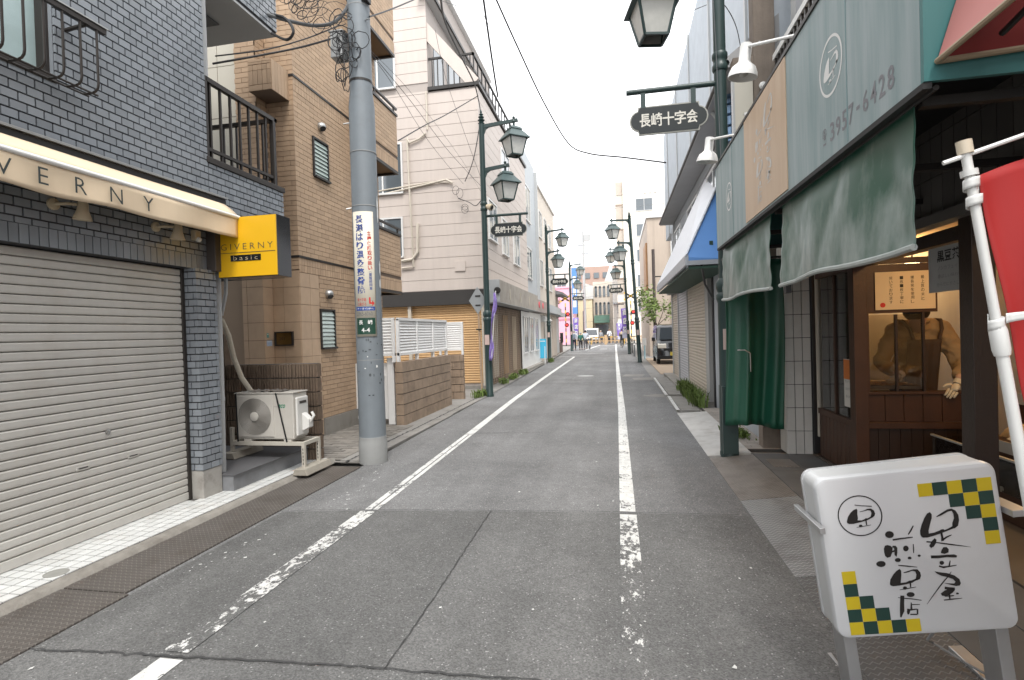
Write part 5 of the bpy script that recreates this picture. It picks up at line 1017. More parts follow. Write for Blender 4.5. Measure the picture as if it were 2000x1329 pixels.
# vinyl sun screens hanging from the fascia
def screen(label, y0, y1, seed):
    t = thing('vinyl_screen', label, 'screen', (1.3, (y0 + y1) / 2, 2.5), 'faded vinyl screens under the fascia'); rg = random.Random(seed); ph = [rg.uniform(0, 6) for _ in range(6)]
    def f(a, b):
        y = lerp(y0, y1, b); d = min(b, 1 - b)
        o = .016 * math.sin(b * 7 + ph[0] + a * 1.2) + .006 * math.sin(b * 17 + ph[1] + a * 2.2) + .0035 * math.exp(-d * 14) * math.sin(a * 24 + b * 30 + ph[2]) + .004 * math.exp(-((b - .35 - .25 * a) / .04) ** 2) + .005 * math.exp(-((b - .55 - .30 * a) / .03) ** 2) * a + .004 * math.sin(b * 34 + a * 9) * math.exp(-d * 3) * (1 - a * .5) + .003 * math.exp(-((b - .72 - .12 * a) / .035) ** 2) + .003 * math.exp(-((b - .12 + .05 * a) / .03) ** 2)
        return V(1.285 - .03 * math.sin(a * 1.57) + o * min(1, a * 4), y, lerp(2.59, 1.955 + .012 * math.sin(b * 8 + ph[4]), a))
    MB().surf(f, 26, 110).build('sheet', 'vinyl_green', t, smooth=True, solid=.002)
    MB().tube([f(1, b / 40) + V(-.003, 0, .012) for b in range(41)], .016, 7).build('weighted_hem', mat('hem_pale', (.36, .39, .37), .5, var=.2, vs=9), t, smooth=True)
screen('large faded green vinyl screen hanging above the open shop front', 2.63, 4.52, 1); screen('smaller faded green vinyl screen next to the near street lamp', 4.82, 6.88, 2)
MB().box(1.32, 1.36, 4.60, 4.66, 1.9, 2.58).build('screen_gap_dark', 'black', shop)  # black strip painting the shade in the gap between the screens
def fc(a, b):
    x = lerp(1.30, 1.96, a); return V(x + .02 * math.sin(b * 4), 7.0 + .075 * math.sin(a * 10.5 + .6 + b * .8) * (.35 + .65 * b) + .025 * math.sin(a * 27 + b * 2) * b + .10 * b * (a - .5), lerp(2.45, .42 + .03 * math.sin(a * 5), b))
t = thing('green_curtain', 'long dark green vinyl curtain hanging beside the tiled pier', 'curtain', (1.6, 7.0, .4))
MB().surf(fc, 50, 24).build('sheet', 'vinyl_dark', t, smooth=True, solid=.003); MB().tube([(1.28, 7.0, 2.47), (2.0, 7.0, 2.47)], .015, 7).build('rod', 'dark_metal', t, smooth=True)
MB().tube([(1.42, 6.90, 1.36), (1.50, 6.88, 1.36), (1.56, 6.88, 1.32), (1.56, 6.88, 1.10)], .008, 6).build('hook', 'steel', t)
# square green post casing on the lamp base
MB().box(1.27, 1.45, 7.10, 7.34, .05, .9).build('base_casing', 'post_green', r1, bevel=.004)

# ---- roasting booth inside
bo = thing('roasting_booth', 'dark wooden roasting booth with a glass case inside the shop', 'booth', (2.9, 6.1, 0))
for k in range(10): MB().box(2.45 + k * .1, 2.545 + k * .1, 6.0, 6.03, .08, .575).build('board', 'wood_black', bo)
MB().box(2.43, 3.46, 5.975, 6.06, .58, .645).build('rail', 'wood_dark', bo, bevel=.004)
for k in range(6): MB().box(2.45 + k * .168, 2.612 + k * .168, 6.0, 6.03, .65, .915).build('board', 'wood_dark', bo)
MB().box(2.43, 3.46, 5.98, 6.10, .92, .95).build('sill', 'wood_dark', bo, bevel=.003)
MB().box(2.43, 2.475, 5.98, 6.04, .95, 1.74).build('stile', 'wood_dark', bo); MB().box(2.715, 2.735, 5.985, 6.02, .95, 1.72).build('stile', 'wood_black', bo); MB().box(2.955, 2.975, 5.985, 6.02, .95, 1.74).build('stile', 'wood_black', bo)
MB().box(2.475, 2.955, 5.995, 6.0, .95, 1.72).build('case_glass', glass('pane_case', (.80, .76, .70), .03), bo)
MB().box(2.43, 3.09, 5.985, 6.02, 1.735, 2.22).build('header_board', 'wood_dark', bo, bevel=.004); MB().box(2.43, 3.2, 5.975, 6.03, 2.225, 2.28).build('header_rail', 'wood_dark', bo)
MB().box(2.48, 2.97, 6.04, 6.70, .97, 1.0).build('roasting_net', mat('net_grey', (.30, .28, .25), .6, var=.3, vs=30), bo)
rg = random.Random(8)
mat('cracker', (.52, .36, .19), .7, var=.3, vs=25, bump=.4, bs=70)
for k in range(14):
    t = MB().lathe([(.045, 0), (.05, .006), (.045, .012), (.01, .013)], (2.54 + (k % 5) * .085 + rg.uniform(-.01, .01), 6.12 + (k // 5) * .13, 1.002 + rg.uniform(0, .004)), 12, (rg.uniform(-.1, .1), rg.uniform(-.1, .1), 1)).build('rice_cracker', 'cracker', smooth=True); tag(t, 'round rice cracker roasting on the net behind the booth glass', 'cracker', 'rice crackers on the roasting net')
# printed notices
def notice(nm, label, O, u, w_, h_, paper, items, n):
    t = thing(nm, label, 'notice', O); O, u = Vector(O), Vector(u); n = Vector(n)
    MB().obox(O, u * w_ / 2, EZ * h_ / 2, n * .0015).build('paper', paper, t)
    for (s, du, dv, cw, chh, m_, vert, bold) in items:
        if vert:
            for i, c in enumerate(s): text(c, 'lettering', m_, t, O + u * du + EZ * (dv - i * chh * 1.28) + n * .003, u, EZ, w=cw, h=chh, bold=bold)
        else: text(s, 'lettering', m_, t, O + u * du + EZ * dv + n * .003, u, EZ, w=cw, h=chh, bold=bold)
    return t
mat('paper_cream', (.66, .53, .36), .7, var=.05); mat('paper_grey', (.34, .34, .33), .7, var=.06); mat('paper_white', (.62, .60, .56), .7, var=.05)
nt_ = notice('shop_notice', 'cream paper notice with four columns of brush writing over the glass case', (2.80, 5.972, 1.955), EX, .53, .375, 'paper_cream', [('最上質の米と', .155, .125, .03, .033, 'print_black', True, 0), ('備長炭を使用し', .065, .125, .03, .031, 'print_black', True, 0), ('一枚一枚丁寧に', -.03, .125, .03, .031, 'print_black', True, 0), ('焼いております', -.125, .125, .03, .031, 'print_black', True, 0)], -EY)
MB().lathe([(.024, 0), (.024, .001)], (2.60, 5.9695, 1.815), 16, (0, -1, 0)).build('seal', 'print_red', nt_)
notice('tea_poster', 'grey handwritten black bean tea poster hanging in the shop opening', (2.335, 4.40, 2.02), -EY, .46, .33, 'paper_grey', [('黒豆茶', .02, .095, .27, .085, 'print_black', False, .02), ('ノンカフェイン', .03, .01, .28, .028, 'print_grey', False, 0), ('香ばしい味わい', .03, -.05, .28, .028, 'print_grey', False, 0), ('からだにやさしい', .03, -.11, .30, .028, 'print_grey', False, 0)], -EX)
notice('window_poster', 'pale poster lettered for hand baked crackers inside the shop window', (2.40, 6.25, 1.98), -EY, .62, .34, 'paper_white', [('お手焼せんべい', .0, -.06, .52, .10, 'print_black', False, .03), ('自慢の味', -.1, .07, .22, .06, 'print_grey', False, .01)], -EX)
t = notice('window_sticker', 'orange and white price sheet stuck to the shop window corner', (2.352, 6.06 + .12, 1.02), -EY, .2, .5, 'paper_white', [('せんべい', 0, .02, .15, .03, 'print_grey', False, 0), ('おかき', 0, -.06, .12, .03, 'print_grey', False, 0), ('あられ', 0, -.14, .12, .03, 'print_grey', False, 0)], -EX)
MB().box(2.3465, 2.349, 6.085, 6.275, 1.06, 1.265).build('orange_block', mat('orange_print', (.55, .16, .03), .6, var=.3, vs=40), t)
# ---- lamp inside, the only real lit lamp; the booth lamp is added
t = thing('shop_lamp', 'glowing curved tube lamp under the shop ceiling', 'lamp', (2.8, 5.25, 2.55))
MB().tube([(2.68 + .055 * i, 5.2 + .06 * math.sin(i * .6), 2.555 - .012 * math.sin(i * .62)) for i in range(7)], .018, 8).build('tube', mat('tube_glow', (1, .72, .38), .5, var=0, emit=14), t, smooth=True)
MB().box(2.66, 3.15, 3.5, 5.32, 2.585, 2.64).build('housing', 'plaster_warm', t)  # housing drawn out past the tube to cover the enlarged area light
ld = bpy.data.lights.new('shop_lamp_fill', 'AREA'); ld.energy = 16; ld.color = (1, .62, .28); ld.shape = 'RECTANGLE'; ld.size = .25; ld.size_y = 1.7; lo = bpy.data.objects.new('shop_lamp_fill', ld); COL.objects.link(lo); lo.location = (3.05, 4.4, 2.575)  # area light made longer than the tube to brighten the display case
ld = bpy.data.lights.new('booth_fill_light', 'POINT'); ld.energy = 150; ld.color = (1, .52, .18); ld.shadow_soft_size = .08; lo = bpy.data.objects.new('booth_fill_light', ld); COL.objects.link(lo); lo.location = (3.6, 7.5, 2.35)  # point light added to turn the back wall golden
t = thing('added_booth_lamp', 'added warm fill lamp hanging behind the roasting booth to brighten the shop', 'lamp', (3.6, 7.5, 2.4)); MB().ball((3.6, 7.5, 2.35), .075, 14, 10).build('globe', 'tube_glow', t, smooth=True); MB().tube([(3.6, 7.5, 2.42), (3.6, 7.5, 2.64)], .01, 6).build('stem', 'black', t)  # globe and stem added to go with the point light
t = thing('ceiling_spot', 'brown cylindrical spotlight under the shop eave', 'spotlight', (2.62, 5.1, 2.6))
MB().lathe([(.05, -.07), (.055, -.07), (.055, .08), (.03, .09)], (2.62, 5.0, 2.60), 16, (.15, .2, 1)).build('can', mat('can_brown', (.07, .045, .03), .5), t, smooth=True); MB().bar((2.68, 5.0, 2.60), (2.70, 5.0, 2.66), .02).build('yoke', 'dark_metal', t)
# ---- display counter with bags of crackers
dc = thing('display_case', 'clear glass display case of packaged crackers in the shop front', 'display case', (3.2, 4.8, .07))
MB().box(2.92, 4.2, 2.2, 5.75, .08, .30).build('plinth', 'wood_dark', dc); MB().box(2.90, 2.906, 2.2, 5.75, .30, .56).build('front_glass', 'pane', dc); MB().box(2.90, 4.2, 5.744, 5.75, .30, .56).build('end_glass', 'pane', dc)
MB().box(2.89, 2.915, 2.2, 5.76, .56, .575).build('edge_strip', mat('strip_pale', (.4, .4, .38), .4), dc)
MB().box(3.14, 4.2, 2.2, 5.6, .30, .60).build('riser', 'wood_dark', dc); MB().box(3.13, 3.139, 2.2, 5.6, .53, .625).build('price_rail', 'strip_pale', dc)
MB().box(3.5, 4.2, 2.2, 5.6, .60, .95).build('riser', 'wood_dark', dc); MB().box(3.49, 3.499, 2.2, 5.6, .88, .975).build('price_rail', 'strip_pale', dc)
mb_ = [mat('bag_a', (.46, .33, .17), .3, var=.5, vs=30, spec=.8), mat('bag_b', (.34, .30, .24), .3, var=.5, vs=24, spec=.8), mat('bag_c', (.40, .22, .09), .3, var=.5, vs=30, spec=.8), mat('bag_d', (.55, .50, .40), .3, var=.35, vs=26, spec=.8)]
bagme = []
for m_ in mb_:
    b = MB(); b.surf(lambda a, q: V((a - .5) * .17, (q - .5) * .22, .035 * math.sin(a * 3.14) ** .6 * math.sin(q * 3.14) ** .5 + .004 * math.sin(a * 25 + q * 19)), 8, 8); o = b.build('cracker_bag', m_, smooth=True); bagme.append(o.data); bpy.data.objects.remove(o)
places = [('lying in the lowest tray', 3.02, .33, 0), ('on the middle step', 3.31, .66, 0), ('on the top step', 3.68, 1.01, 0)]
for row, (wh, x, z, _) in enumerate(places):
    for k in range(12):
        o = bpy.data.objects.new('cracker_bag', bagme[(k * 5 + row) % 4]); COL.objects.link(o); o.location = (x + rg.uniform(-.06, .06), 2.5 + k * .26, z + .02 * (k % 2)); o.rotation_euler = (rg.uniform(-.2, .2), R_(-35) + rg.uniform(-.25, .25), rg.uniform(-.4, .4)); WL[o] = o.matrix_world
        tag(o, 'clear packet of crackers ' + wh + ' of the display case', 'packet', 'cracker packets ' + wh)
for k in range(5):
    t = MB().obox((3.12, 2.9 + k * .6, .60), (.002, 0, .0), (0, .07, 0), (.01, 0, .055)).build('price_card', 'paper_white'); tag(t, 'white price card on the middle step of the display case', 'price card', 'price cards on the display case')
# ---- forecourt plates on the right
G_R = 'steel ramp plates along the shop front'
def ramp(lab, y0, y1, m_, x1=1.60, z1=.066, x0=1.095):
    o = MB().prism([(x0, y0, .006), (x1, y0, z1), (x1, y0, z1 - .05), (x0, y0, -.03)], (0, y1 - y0, 0)).build('ramp_plate', m_); tag(o, lab, 'ramp plate', G_R); return o
ramp('dark tread plate under the stand sign, nearest the camera', -1, 3.755, checker_plate('plate_dark', (.18, .178, .175), .42)); ramp('worn grey tread plate just behind the stand sign', 3.765, 5.36, 'plate_grey'); ramp('rust-stained grey tread plate ending at the lamp post', 5.37, 7.06, 'plate_rust')
ramp('pale worn ramp plate beyond the near street lamp', 7.2, 10.75, mat('plate_white', (.48, .47, .45), .6, var=.2, vs=4, dirt=.6, dirtcol=(.2, .17, .14), bump=.3, bs=60), 1.62, .05)
ap = struct(MB().box(1.60, 2.36, -2, 7.14, -.02, .060).build('shop_apron', mat('apron', (.10, .098, .095), .75, var=.3, vs=3, dirt=.4), None))
for i, (y0, y1) in enumerate(((-1.5, 2.2), (2.21, 4.6), (4.61, 6.3), (6.31, 7.1))):
    for x0, x1 in ((1.61, 1.97), (1.98, 2.29)): MB().box(x0, x1, y0, y1, .060, .066).build('slab', 'apron', ap, bevel=.002)
MB().box(1.68, 1.95, 6.45, 6.8, .066, .070).build('drain_grate', 'plate_rust', ap)
pt = struct(MB().box(1.60, 2.5, 7.45, 11.2, -.02, .045).build('side_paving', 'grout_dark'))
bricks('paving_tile', pt, mat('tile_paving', (.30, .27, .24), .8, var=.15, isl=.12, dirt=.4), V(1.6, 7.45, .045), EX, EY, EZ, [(.02, .9, 0, 3.7)], [], .22, .11, .006, .006, limit=200)
# ================================================================ stand sign, flag, red awning
mat('sign_white', (.58, .59, .60), .28, var=.05, vs=3, spec=.6, dirt=.10, dirtcol=(.3, .29, .27))
mat('alu_frame', (.50, .50, .50), .35, metal=.7, var=.1, vs=9)
mat('check_yellow', (.58, .44, .015), .45, var=.06); mat('check_green', (.012, .045, .035), .45, var=.1)
a_, b_, c_ = R_(1.742), R_(.556), R_(-7.305)
SM = Matrix.Translation((1.2085, 2.5156, .9695)) @ (Matrix.Rotation(a_, 4, 'Z') @ Matrix.Rotation(b_, 4, 'X') @ Matrix.Rotation(c_, 4, 'Y'))
ss = thing('stand_sign', 'white standing sign with brush lettering and green and yellow checks', 'sign', M=SM)
def rrect(x0, x1, z0, z1, r, n=6):
    p = []
    for cx, cz, a0 in ((x1 - r, z1 - r, 0), (x0 + r, z1 - r, 90), (x0 + r, z0 + r, 180), (x1 - r, z0 + r, 270)): p += [(cx + r * math.cos(R_(a0 + 90 * i / n)), cz + r * math.sin(R_(a0 + 90 * i / n))) for i in range(n + 1)]
    return p
X0, X1, Z0, Z1 = -.395, .302, -.635, .062
def loft(secs, m_, name, parent, caps=True):
    n = len(secs[0]); mb = MB(); mb.v = [Vector(p) for s_ in secs for p in s_]
    for i in range(len(secs) - 1): mb.f += [(i * n + j, i * n + (j + 1) % n, (i + 1) * n + (j + 1) % n, (i + 1) * n + j) for j in range(n)]
    if caps: mb.f += [tuple(range(n)), tuple((len(secs) - 1) * n + j for j in range(n))]
    return mb.build(name, m_, parent, smooth=True, local=True)
def sec(g, y, r): return [(x, y, z) for x, z in rrect(X0 + g, X1 - g, Z0 + g, Z1 - g, max(.01, r - g))]
loft([sec(.016, 0, .05), sec(.006, .004, .05), sec(0, .016, .05), sec(0, .034, .05)], 'sign_white', 'front_shell', ss)
loft([sec(.003, .0355, .05), sec(.003, .1505, .05)], mat('sign_case', (.55, .56, .56), .4, var=.05), 'casing', ss)
loft([sec(0, .151, .05), sec(0, .17, .05), sec(.012, .185, .05)], 'sign_white', 'back_shell', ss)
q = .055
for (ou, ov, cells) in ((0, 0, [(0, 0, 1), (1, 0, 0), (2, 0, 1), (3, 0, 0), (4, 0, 1), (2, 1, 0), (3, 1, 1), (4, 1, 0), (3, 2, 0), (4, 2, 1), (4, 3, 0), (4, 4, 1)]), (-.3433, -.3419, [(0, 0, 1), (0, 1, 0), (0, 2, 1), (1, 2, 0), (0, 3, 0), (1, 3, 1), (2, 3, 0), (0, 4, 1), (1, 4, 0), (2, 4, 1), (3, 4, 0), (4, 4, 1)])):
    for (i, j, y_) in cells: MB().box(ou + i * q + .0006, ou + (i + 1) * q - .0006, -.0016, -.0003, ov - (j + 1) * q + .0006, ov - j * q - .0006).build('check_square', 'check_yellow' if y_ else 'check_green', ss, local=True)
WL[ss] = Matrix.Identity(4)
strokes(LOGO, ss, 'print_black', lambda u, v: V(u / 1000, -.002, v / 1000)); strokes(NAME, ss, 'print_black', lambda u, v: V(u / 1000, -.002, v / 1000))
ring(ss, 'print_black', lambda a, b: V(LC[0] / 1000 + a, -.002, LC[1] / 1000 + b), .087, .0825)
WL[ss] = SM
for x in (X0 + .03, X1 - .08):
    lg = MB().box(x, x + .05, .03, .155, -.945, Z0 + .01).build('leg', 'alu_frame', ss, local=True, bevel=.004)
    MB().box(x - .005, x + .055, -.22, .40, -.965, -.935).build('foot_bar', 'alu_frame', ss, local=True, bevel=.003)
for x0, x1 in ((X0 - .022, X0 - .001), (X1 + .001, X1 + .06)): MB().box(x0, x1, -.05, .26, -.155, -.128).build('grab_bar', 'alu_frame', ss, local=True, bevel=.002)
o = MB().tube([(1.45, 2.75, .35), (1.40, 2.85, .14), (1.45, 2.9, .10), (1.52, 2.75, .09), (1.6, 2.6, .085), (1.75, 2.55, .082), (1.95, 2.7, .085), (2.2, 2.9, .085)], .006, 6).build('power_cord', mat('cord_grey', (.22, .22, .22), .5), smooth=True); tag(o, 'grey power cord looping on the ground behind the stand sign', 'cord')
# red flag close to the camera
mat('flag_red', (.34, .013, .012), .7, var=.08, vs=5, bump=.1, bs=7); mat('pole_white', (.66, .66, .64), .35, var=.06, vs=20)
fl = thing('red_flag', 'red banner flag on a leaning white plastic pole at the right edge', 'flag', (1.02, 1.5, .0))
P0, P1 = V(.838, 1.5, 2.07), V(.951, 1.5, 1.27); d = (P1 - P0).normalized(); PB = P0 + d * 2.02
MB().tube([P0 - d * .0, P0 + d * .46], .0105, 12).build('upper_pole', 'pole_white', fl, smooth=True)
MB().tube([P0 + d * .45, PB], .0128, 12).build('lower_pole', 'pole_white', fl, smooth=True)
MB().tube([P0 + d * .435, P0 + d * .455, P0 + d * .50, P0 + d * .515], [.014, .0185, .0185, .016], 14).build('clamp', 'pole_white', fl, smooth=True)
MB().lathe([(.20, .008), (.22, .02), (.21, .10), (.06, .13), (.03, .16)], (PB.x - .01, PB.y, 0), 24).build('base_weight', 'pole_white', fl, smooth=True)
MB().tube([P0 - d * .012, P0 + d * .02], .0165, 14).build('top_cap', mat('cap_cream', (.60, .52, .40), .5), fl, smooth=True)
MB().tube([P0 + d * .06, P0 + d * .075], .018, 12).build('collar', 'pole_white', fl, smooth=True)
MB().tube([V(.792, 1.5, 2.032), V(1.5, 1.46, 2.245)], .0055, 8).build('cross_rod', 'pole_white', fl, smooth=True)
for s0, tw in ((.095, 0), (.135, 1), (.435, 2)):
    c = P0 + d * s0; MB().surf(lambda a, b: c + V(math.cos(a * 7 + tw) * .0155, math.sin(a * 7 + tw) * .0155, (b - .5) * .024 + .02 * a - .01), 16, 3).build('tie', 'pole_white', fl, smooth=True, solid=.002)
MB().surf(lambda a, b: P0 + d * .425 + V(.012 + .05 * a, -.016 + .004 * math.sin(a * 6), .008 * a + (b - .5) * .024 * (1 - .3 * a)), 8, 3).build('tie_end', 'pole_white', fl, smooth=True, solid=.0015)
def ff(a, b):
    e = P0 + d * (.075 + 1.45 * b); r = V(e.x + .018 + .065 * b, 1.5, e.z)
    return r + V(.62 * a, -.03 * a + .020 * math.sin(a * 9 + b * 4) + .006 * math.sin(b * 21 + a * 14) + .004 * math.sin(a * 40), .155 * a * (1 - b) ** 2 + .01 * math.sin(a * 9))
MB().surf(ff, 40, 60).build('cloth', 'flag_red', fl, smooth=True, solid=.0015)
# red awning above
mat('awning_red_shaded', (.20, .008, .006), .6, var=.08); mat('awning_red_lit', (.52, .20, .18), .6, var=.08); mat('awning_trim', (.35, .27, .18), .6)  # lit and shaded copies of one red canvas, light put into the colours
ra = thing('red_awning', 'red canvas awning corner overhead at the top right', 'awning', (1.5, 1.6, 2.67))
MB().prism([(1.26, 2.41, 2.67), (1.275, 2.41, 2.665), (1.66, 2.41, 3.9), (1.64, 2.41, 3.9)], (0, -3.6, 0)).build('front_sheet', 'awning_red_lit', ra)
MB().prism([(1.27, 2.415, 2.67), (2.36, 2.415, 2.72), (2.36, 2.415, 3.9), (1.65, 2.415, 3.9)], (0, .012, 0)).build('end_sheet', 'awning_red_shaded', ra)
MB().tube([(1.265, 2.42, 2.668), (1.265, -1.2, 2.668)], .012, 8).tube([(1.265, 2.42, 2.668), (2.36, 2.42, 2.72)], .012, 8).build('edge_trim', 'awning_trim', ra, smooth=True)
MB().tube([(1.5, 2.3, 2.9), (2.3, 2.3, 2.95)], .015, 8).tube([(1.45, 2.36, 2.72), (1.45, 1.2, 2.9)], .012, 8).build('rib', 'dark_metal', ra, smooth=True)
# gooseneck lamps over the fascia
def gooseneck(label, head, root):
    h, r = Vector(head), Vector(root); t = thing('gooseneck_lamp', label, 'lamp', head, 'white sign lamps over the fascia')
    MB().tube([r, r.lerp(h, .5) + V(0, 0, .12), h + V(.02, -.03, .17)], .014, 8).build('arm', 'white_paint', t, smooth=True)
    MB().lathe([(.048, .20), (.05, .18), (.05, .05), (.06, .035), (.10, .0), (.12, -.05), (.125, -.085), (.118, -.083), (.09, -.02), (.03, .0)], h, 20, (.12, -.1, 1)).build('shade', 'white_paint', t, smooth=True)
    MB().lathe([(.045, 0), (.04, -.05), (.01, -.07)], h + V(0, 0, -.01), 12).build('bulb', 'lamp_glass', t, smooth=True)
gooseneck('white sign lamp above the cream panel of the fascia', (1.17, 5.15, 3.95), (1.75, 4.2, 3.70)); gooseneck('white sign lamp at the far end of the fascia', (1.13, 6.85, 3.72), (1.5, 5.9, 3.58))

# ================================================================ neighbour with blue and white awning
mat('wall_greyblue', (.40, .43, .46), .75, var=.1, streak=.15); mat('eave_grey', (.36, .36, .365), .7, var=.12); mat('shutter_grey', (.42, .43, .45), .45, metal=.3, var=.08, streak=.1); mat('shutter_tan', (.47, .41, .33), .55, var=.1, streak=.15)
nb = thing('shuttered_building', 'grey building with closed shutters under a blue and white awning', 'building', (3, 14, 0))
MB().box(1.95, 8, 7.75, 19.6, 0, 5.1).build('wall', 'wall_greyblue', nb); MB().box(2.12, 8, 7.75, 23.5, 5.3, 9.6).build('upper_wall', mat('upper_blue', (.50, .55, .60), .7, var=.15, vs=3, bump=.3, bs=30), nb)
for k in range(5): MB().box(2.08, 2.12, 9 + k * 3.2, 9.08 + k * 3.2, 5.3, 9.6).build('pilaster', 'pvc_grey', nb)
MB().box(1.90, 1.98, 18.5, 18.58, 2.7, 5.1).build('corner_trim', 'pvc_grey', nb)
MB().prism([(1.52, 7.7, 5.12), (2.2, 7.7, 5.12), (2.2, 7.7, 5.75), (1.52, 7.7, 5.24)], (0, 11.2, 0)).build('eave', 'eave_grey', nb)
MB().tube([(1.53, 7.7, 5.18), (1.53, 18.9, 5.18)], .045, 10).build('gutter', 'dark_metal', nb, smooth=True); MB().tube([(1.6, 9.2, 5.1), (1.75, 9.2, 4.9), (1.9, 9.2, 4.6), (1.9, 9.2, 3.0)], .035, 8).build('downpipe', 'pvc_grey', nb, smooth=True)
for y0, y1 in ((10.4, 11.8), (13.2, 15.0), (16.6, 18.2)): window_x(nb, 1.95, y0, y1, 3.65, 4.75, s=-1)
for k in range(8): MB().box(1.935, 1.95, 7.8, 19.6, 2.9 + k * .28, 2.905 + k * .28).build('siding_line', 'eave_grey', nb)
MB().box(1.86, 1.95, 11.75, 12.15, 0, 2.9).build('pillar', mat('pillar_grey', (.36, .36, .35), .7, streak=.2), nb); MB().box(1.93, 2.02, 11.55, 11.70, .0, 2.9).build('gap', 'black', nb)
def shutter_x(par, x, y0, y1, z1, m_, nm):
    s_ = MB().box(x, x + .03, y0, y1, .05, z1).build(nm, 'siding_back', par)
    s0 = MB().prism([(x, y0, 0), (x - .014, y0, .012), (x - .016, y0, .04), (x - .01, y0, .06), (x, y0, .07)], (0, y1 - y0, 0)).build('slat', m_, s_)
    for k in range(int((z1 - .08) / .075)):
        c = s0 if k == 0 else s0.copy()
        if k: COL.objects.link(c); c.parent = s_
        c.matrix_local = Matrix.Translation((0, 0, .06 + k * .075))
    return s_
shutter_x(nb, 1.88, 12.2, 15.0, 2.75, MATS['shutter_tan'], 'tan_shutter'); shutter_x(nb, 1.885, 15.12, 17.2, 2.75, MATS['shutter_grey'], 'grey_shutter'); shutter_x(nb, 1.885, 17.3, 19.0, 2.75, MATS['shutter_tan'], 'far_shutter')
for yy in (15.0, 17.2, 19.0): MB().box(1.84, 1.92, yy, yy + .1, 0, 2.78).build('shutter_post', 'pvc_grey', nb)
MB().box(1.70, 1.95, 12.1, 19.2, 2.78, 3.05).build('shutter_box', 'pillar_grey', nb)
dr = MB().box(1.97, 2.02, 10.4, 11.55, .05, 2.6).build('door', mat('door_grey', (.33, .35, .38), .4, metal=.3, var=.1, streak=.12), nb); MB().box(1.955, 1.969, 10.6, 11.35, 1.1, 2.0).build('door_panel', 'alu', dr)
MB().box(1.55, 1.95, 11.7, 19.4, .0, .10).build('step', 'concrete', nb)
# awning
ba = thing('blue_awning', 'white and blue shop awning over the closed shutters', 'awning', (1.5, 13, 2.7))
mat('awning_white', (.74, .76, .80), .55, var=.05, streak=.04); mat('awning_blue', (.13, .31, .68), .5, var=.08)
Y0, Y1 = 9.7, 16.4
A0, A1, A2, A3 = (1.20, Y0, 2.87), (1.20, Y1, 2.93), (1.93, 12.1, 4.80), (1.93, 10.85, 4.28)
MB().add([A0, A1, A2, A3], [(0, 1, 2), (0, 2, 3)]).build('top_sheet', 'awning_white', ba, solid=.012)
MB().quad((1.205, Y0 - .004, 2.86), (1.935, 10.85, 4.27), (1.935, Y0 + .02, 2.80), (1.22, Y0 - .004, 2.80)).build('end_panel', 'awning_blue', ba, solid=.008)
MB().quad((1.20, Y1, 2.93), (1.93, 12.1, 4.80), (1.93, Y1, 2.93)).build('far_panel', 'awning_white', ba, solid=.008)
MB().box(1.18, 1.24, Y0 - .01, Y1 + .02, 2.72, 2.90).build('front_frame', mat('frame_grey', (.42, .44, .47), .45, metal=.4, var=.1), ba, bevel=.005); MB().box(1.24, 1.95, Y0 - .02, Y0 - .007, 2.72, 2.80).build('end_frame', 'frame_grey', ba)
MB().bar((1.195, Y0 - .01, 2.88), (1.93, 10.83, 4.30), .03).build('edge_bar', 'frame_grey', ba)
for k in range(9): MB().ball((1.21 + .08 * k, Y0 - .02 + .125 * k, 2.91 + .155 * k), .013, 6, 5).build('rivet', 'steel', ba)
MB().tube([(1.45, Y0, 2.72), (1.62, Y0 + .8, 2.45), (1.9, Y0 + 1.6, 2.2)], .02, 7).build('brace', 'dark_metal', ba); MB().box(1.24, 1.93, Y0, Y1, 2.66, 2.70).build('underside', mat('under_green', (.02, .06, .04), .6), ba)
MB().box(1.62, 1.68, Y0 + .2, Y0 + .21, 2.95, 3.15).build('hook_plate', 'under_green', ba)
# concrete column, light box sign and bulb sign behind the near lamp
t = thing('concrete_column', 'stained brown concrete column rising behind the fascia', 'column', (1.95, 7.6, 0))
MB().box(1.83, 2.09, 7.5, 7.72, 0, 7.5).build('shaft', mat('stained_concrete', (.20, .165, .135), .9, var=.35, vs=4, bump=.5, bs=30, streak=.25), t, bevel=.01)
for z in (3.9, 4.3, 4.75, 5.3): MB().lathe([(.018, 0), (.012, .02)], (1.9, 7.5, z), 8, (0, -1, 0)).build('bolt', 'steel', t)
MB().bar((1.65, 7.3, 4.32), (2.0, 7.3, 4.42), .035).build('strut', 'white_paint', t); MB().lathe([(.04, 0), (.05, .03), (.03, .06)], (1.92, 7.47, 4.72), 12, (0, -1, 0)).build('insulator', 'white_paint', t, smooth=True)
t = thing('cream_wall_panel', 'narrow cream wall panel beside the stained concrete column', 'panel', (1.72, 7.65, 3.5)); MB().box(1.60, 1.825, 7.56, 7.66, 3.55, 5.0).build('board', 'cream_panel', t); MB().box(1.58, 2.1, 7.52, 7.74, 5.0, 5.15).build('cap', 'stained_concrete', t); MB().box(1.575, 1.60, 7.56, 7.66, 3.3, 5.0).build('edge', 'pvc_grey', t)
t = thing('bulb_sign', 'blue and silver vertical sign edged with white bulbs', 'sign', (1.78, 8.7, 3.95))
rg = random.Random(2); z = 3.95
while z < 5.5: h = rg.uniform(.05, .2); MB().lathe([(.10, 0), (.14, .02), (.14, h - .02), (.10, h)], (1.78, 8.7, z), 14).build('segment', mat('seg_blue', (.22, .33, .48), .3, metal=.5, var=.35, vs=7), t, smooth=True); z += h + .004
for k in range(34): MB().ball((1.635, 8.62, 3.95 + k * .049), .024, 7, 5).build('bulb', 'white_paint', t, smooth=True)
t = thing('terrace_railing', 'dark barred terrace railing above the green fascia', 'railing', (2.1, 5.5, 3.6))
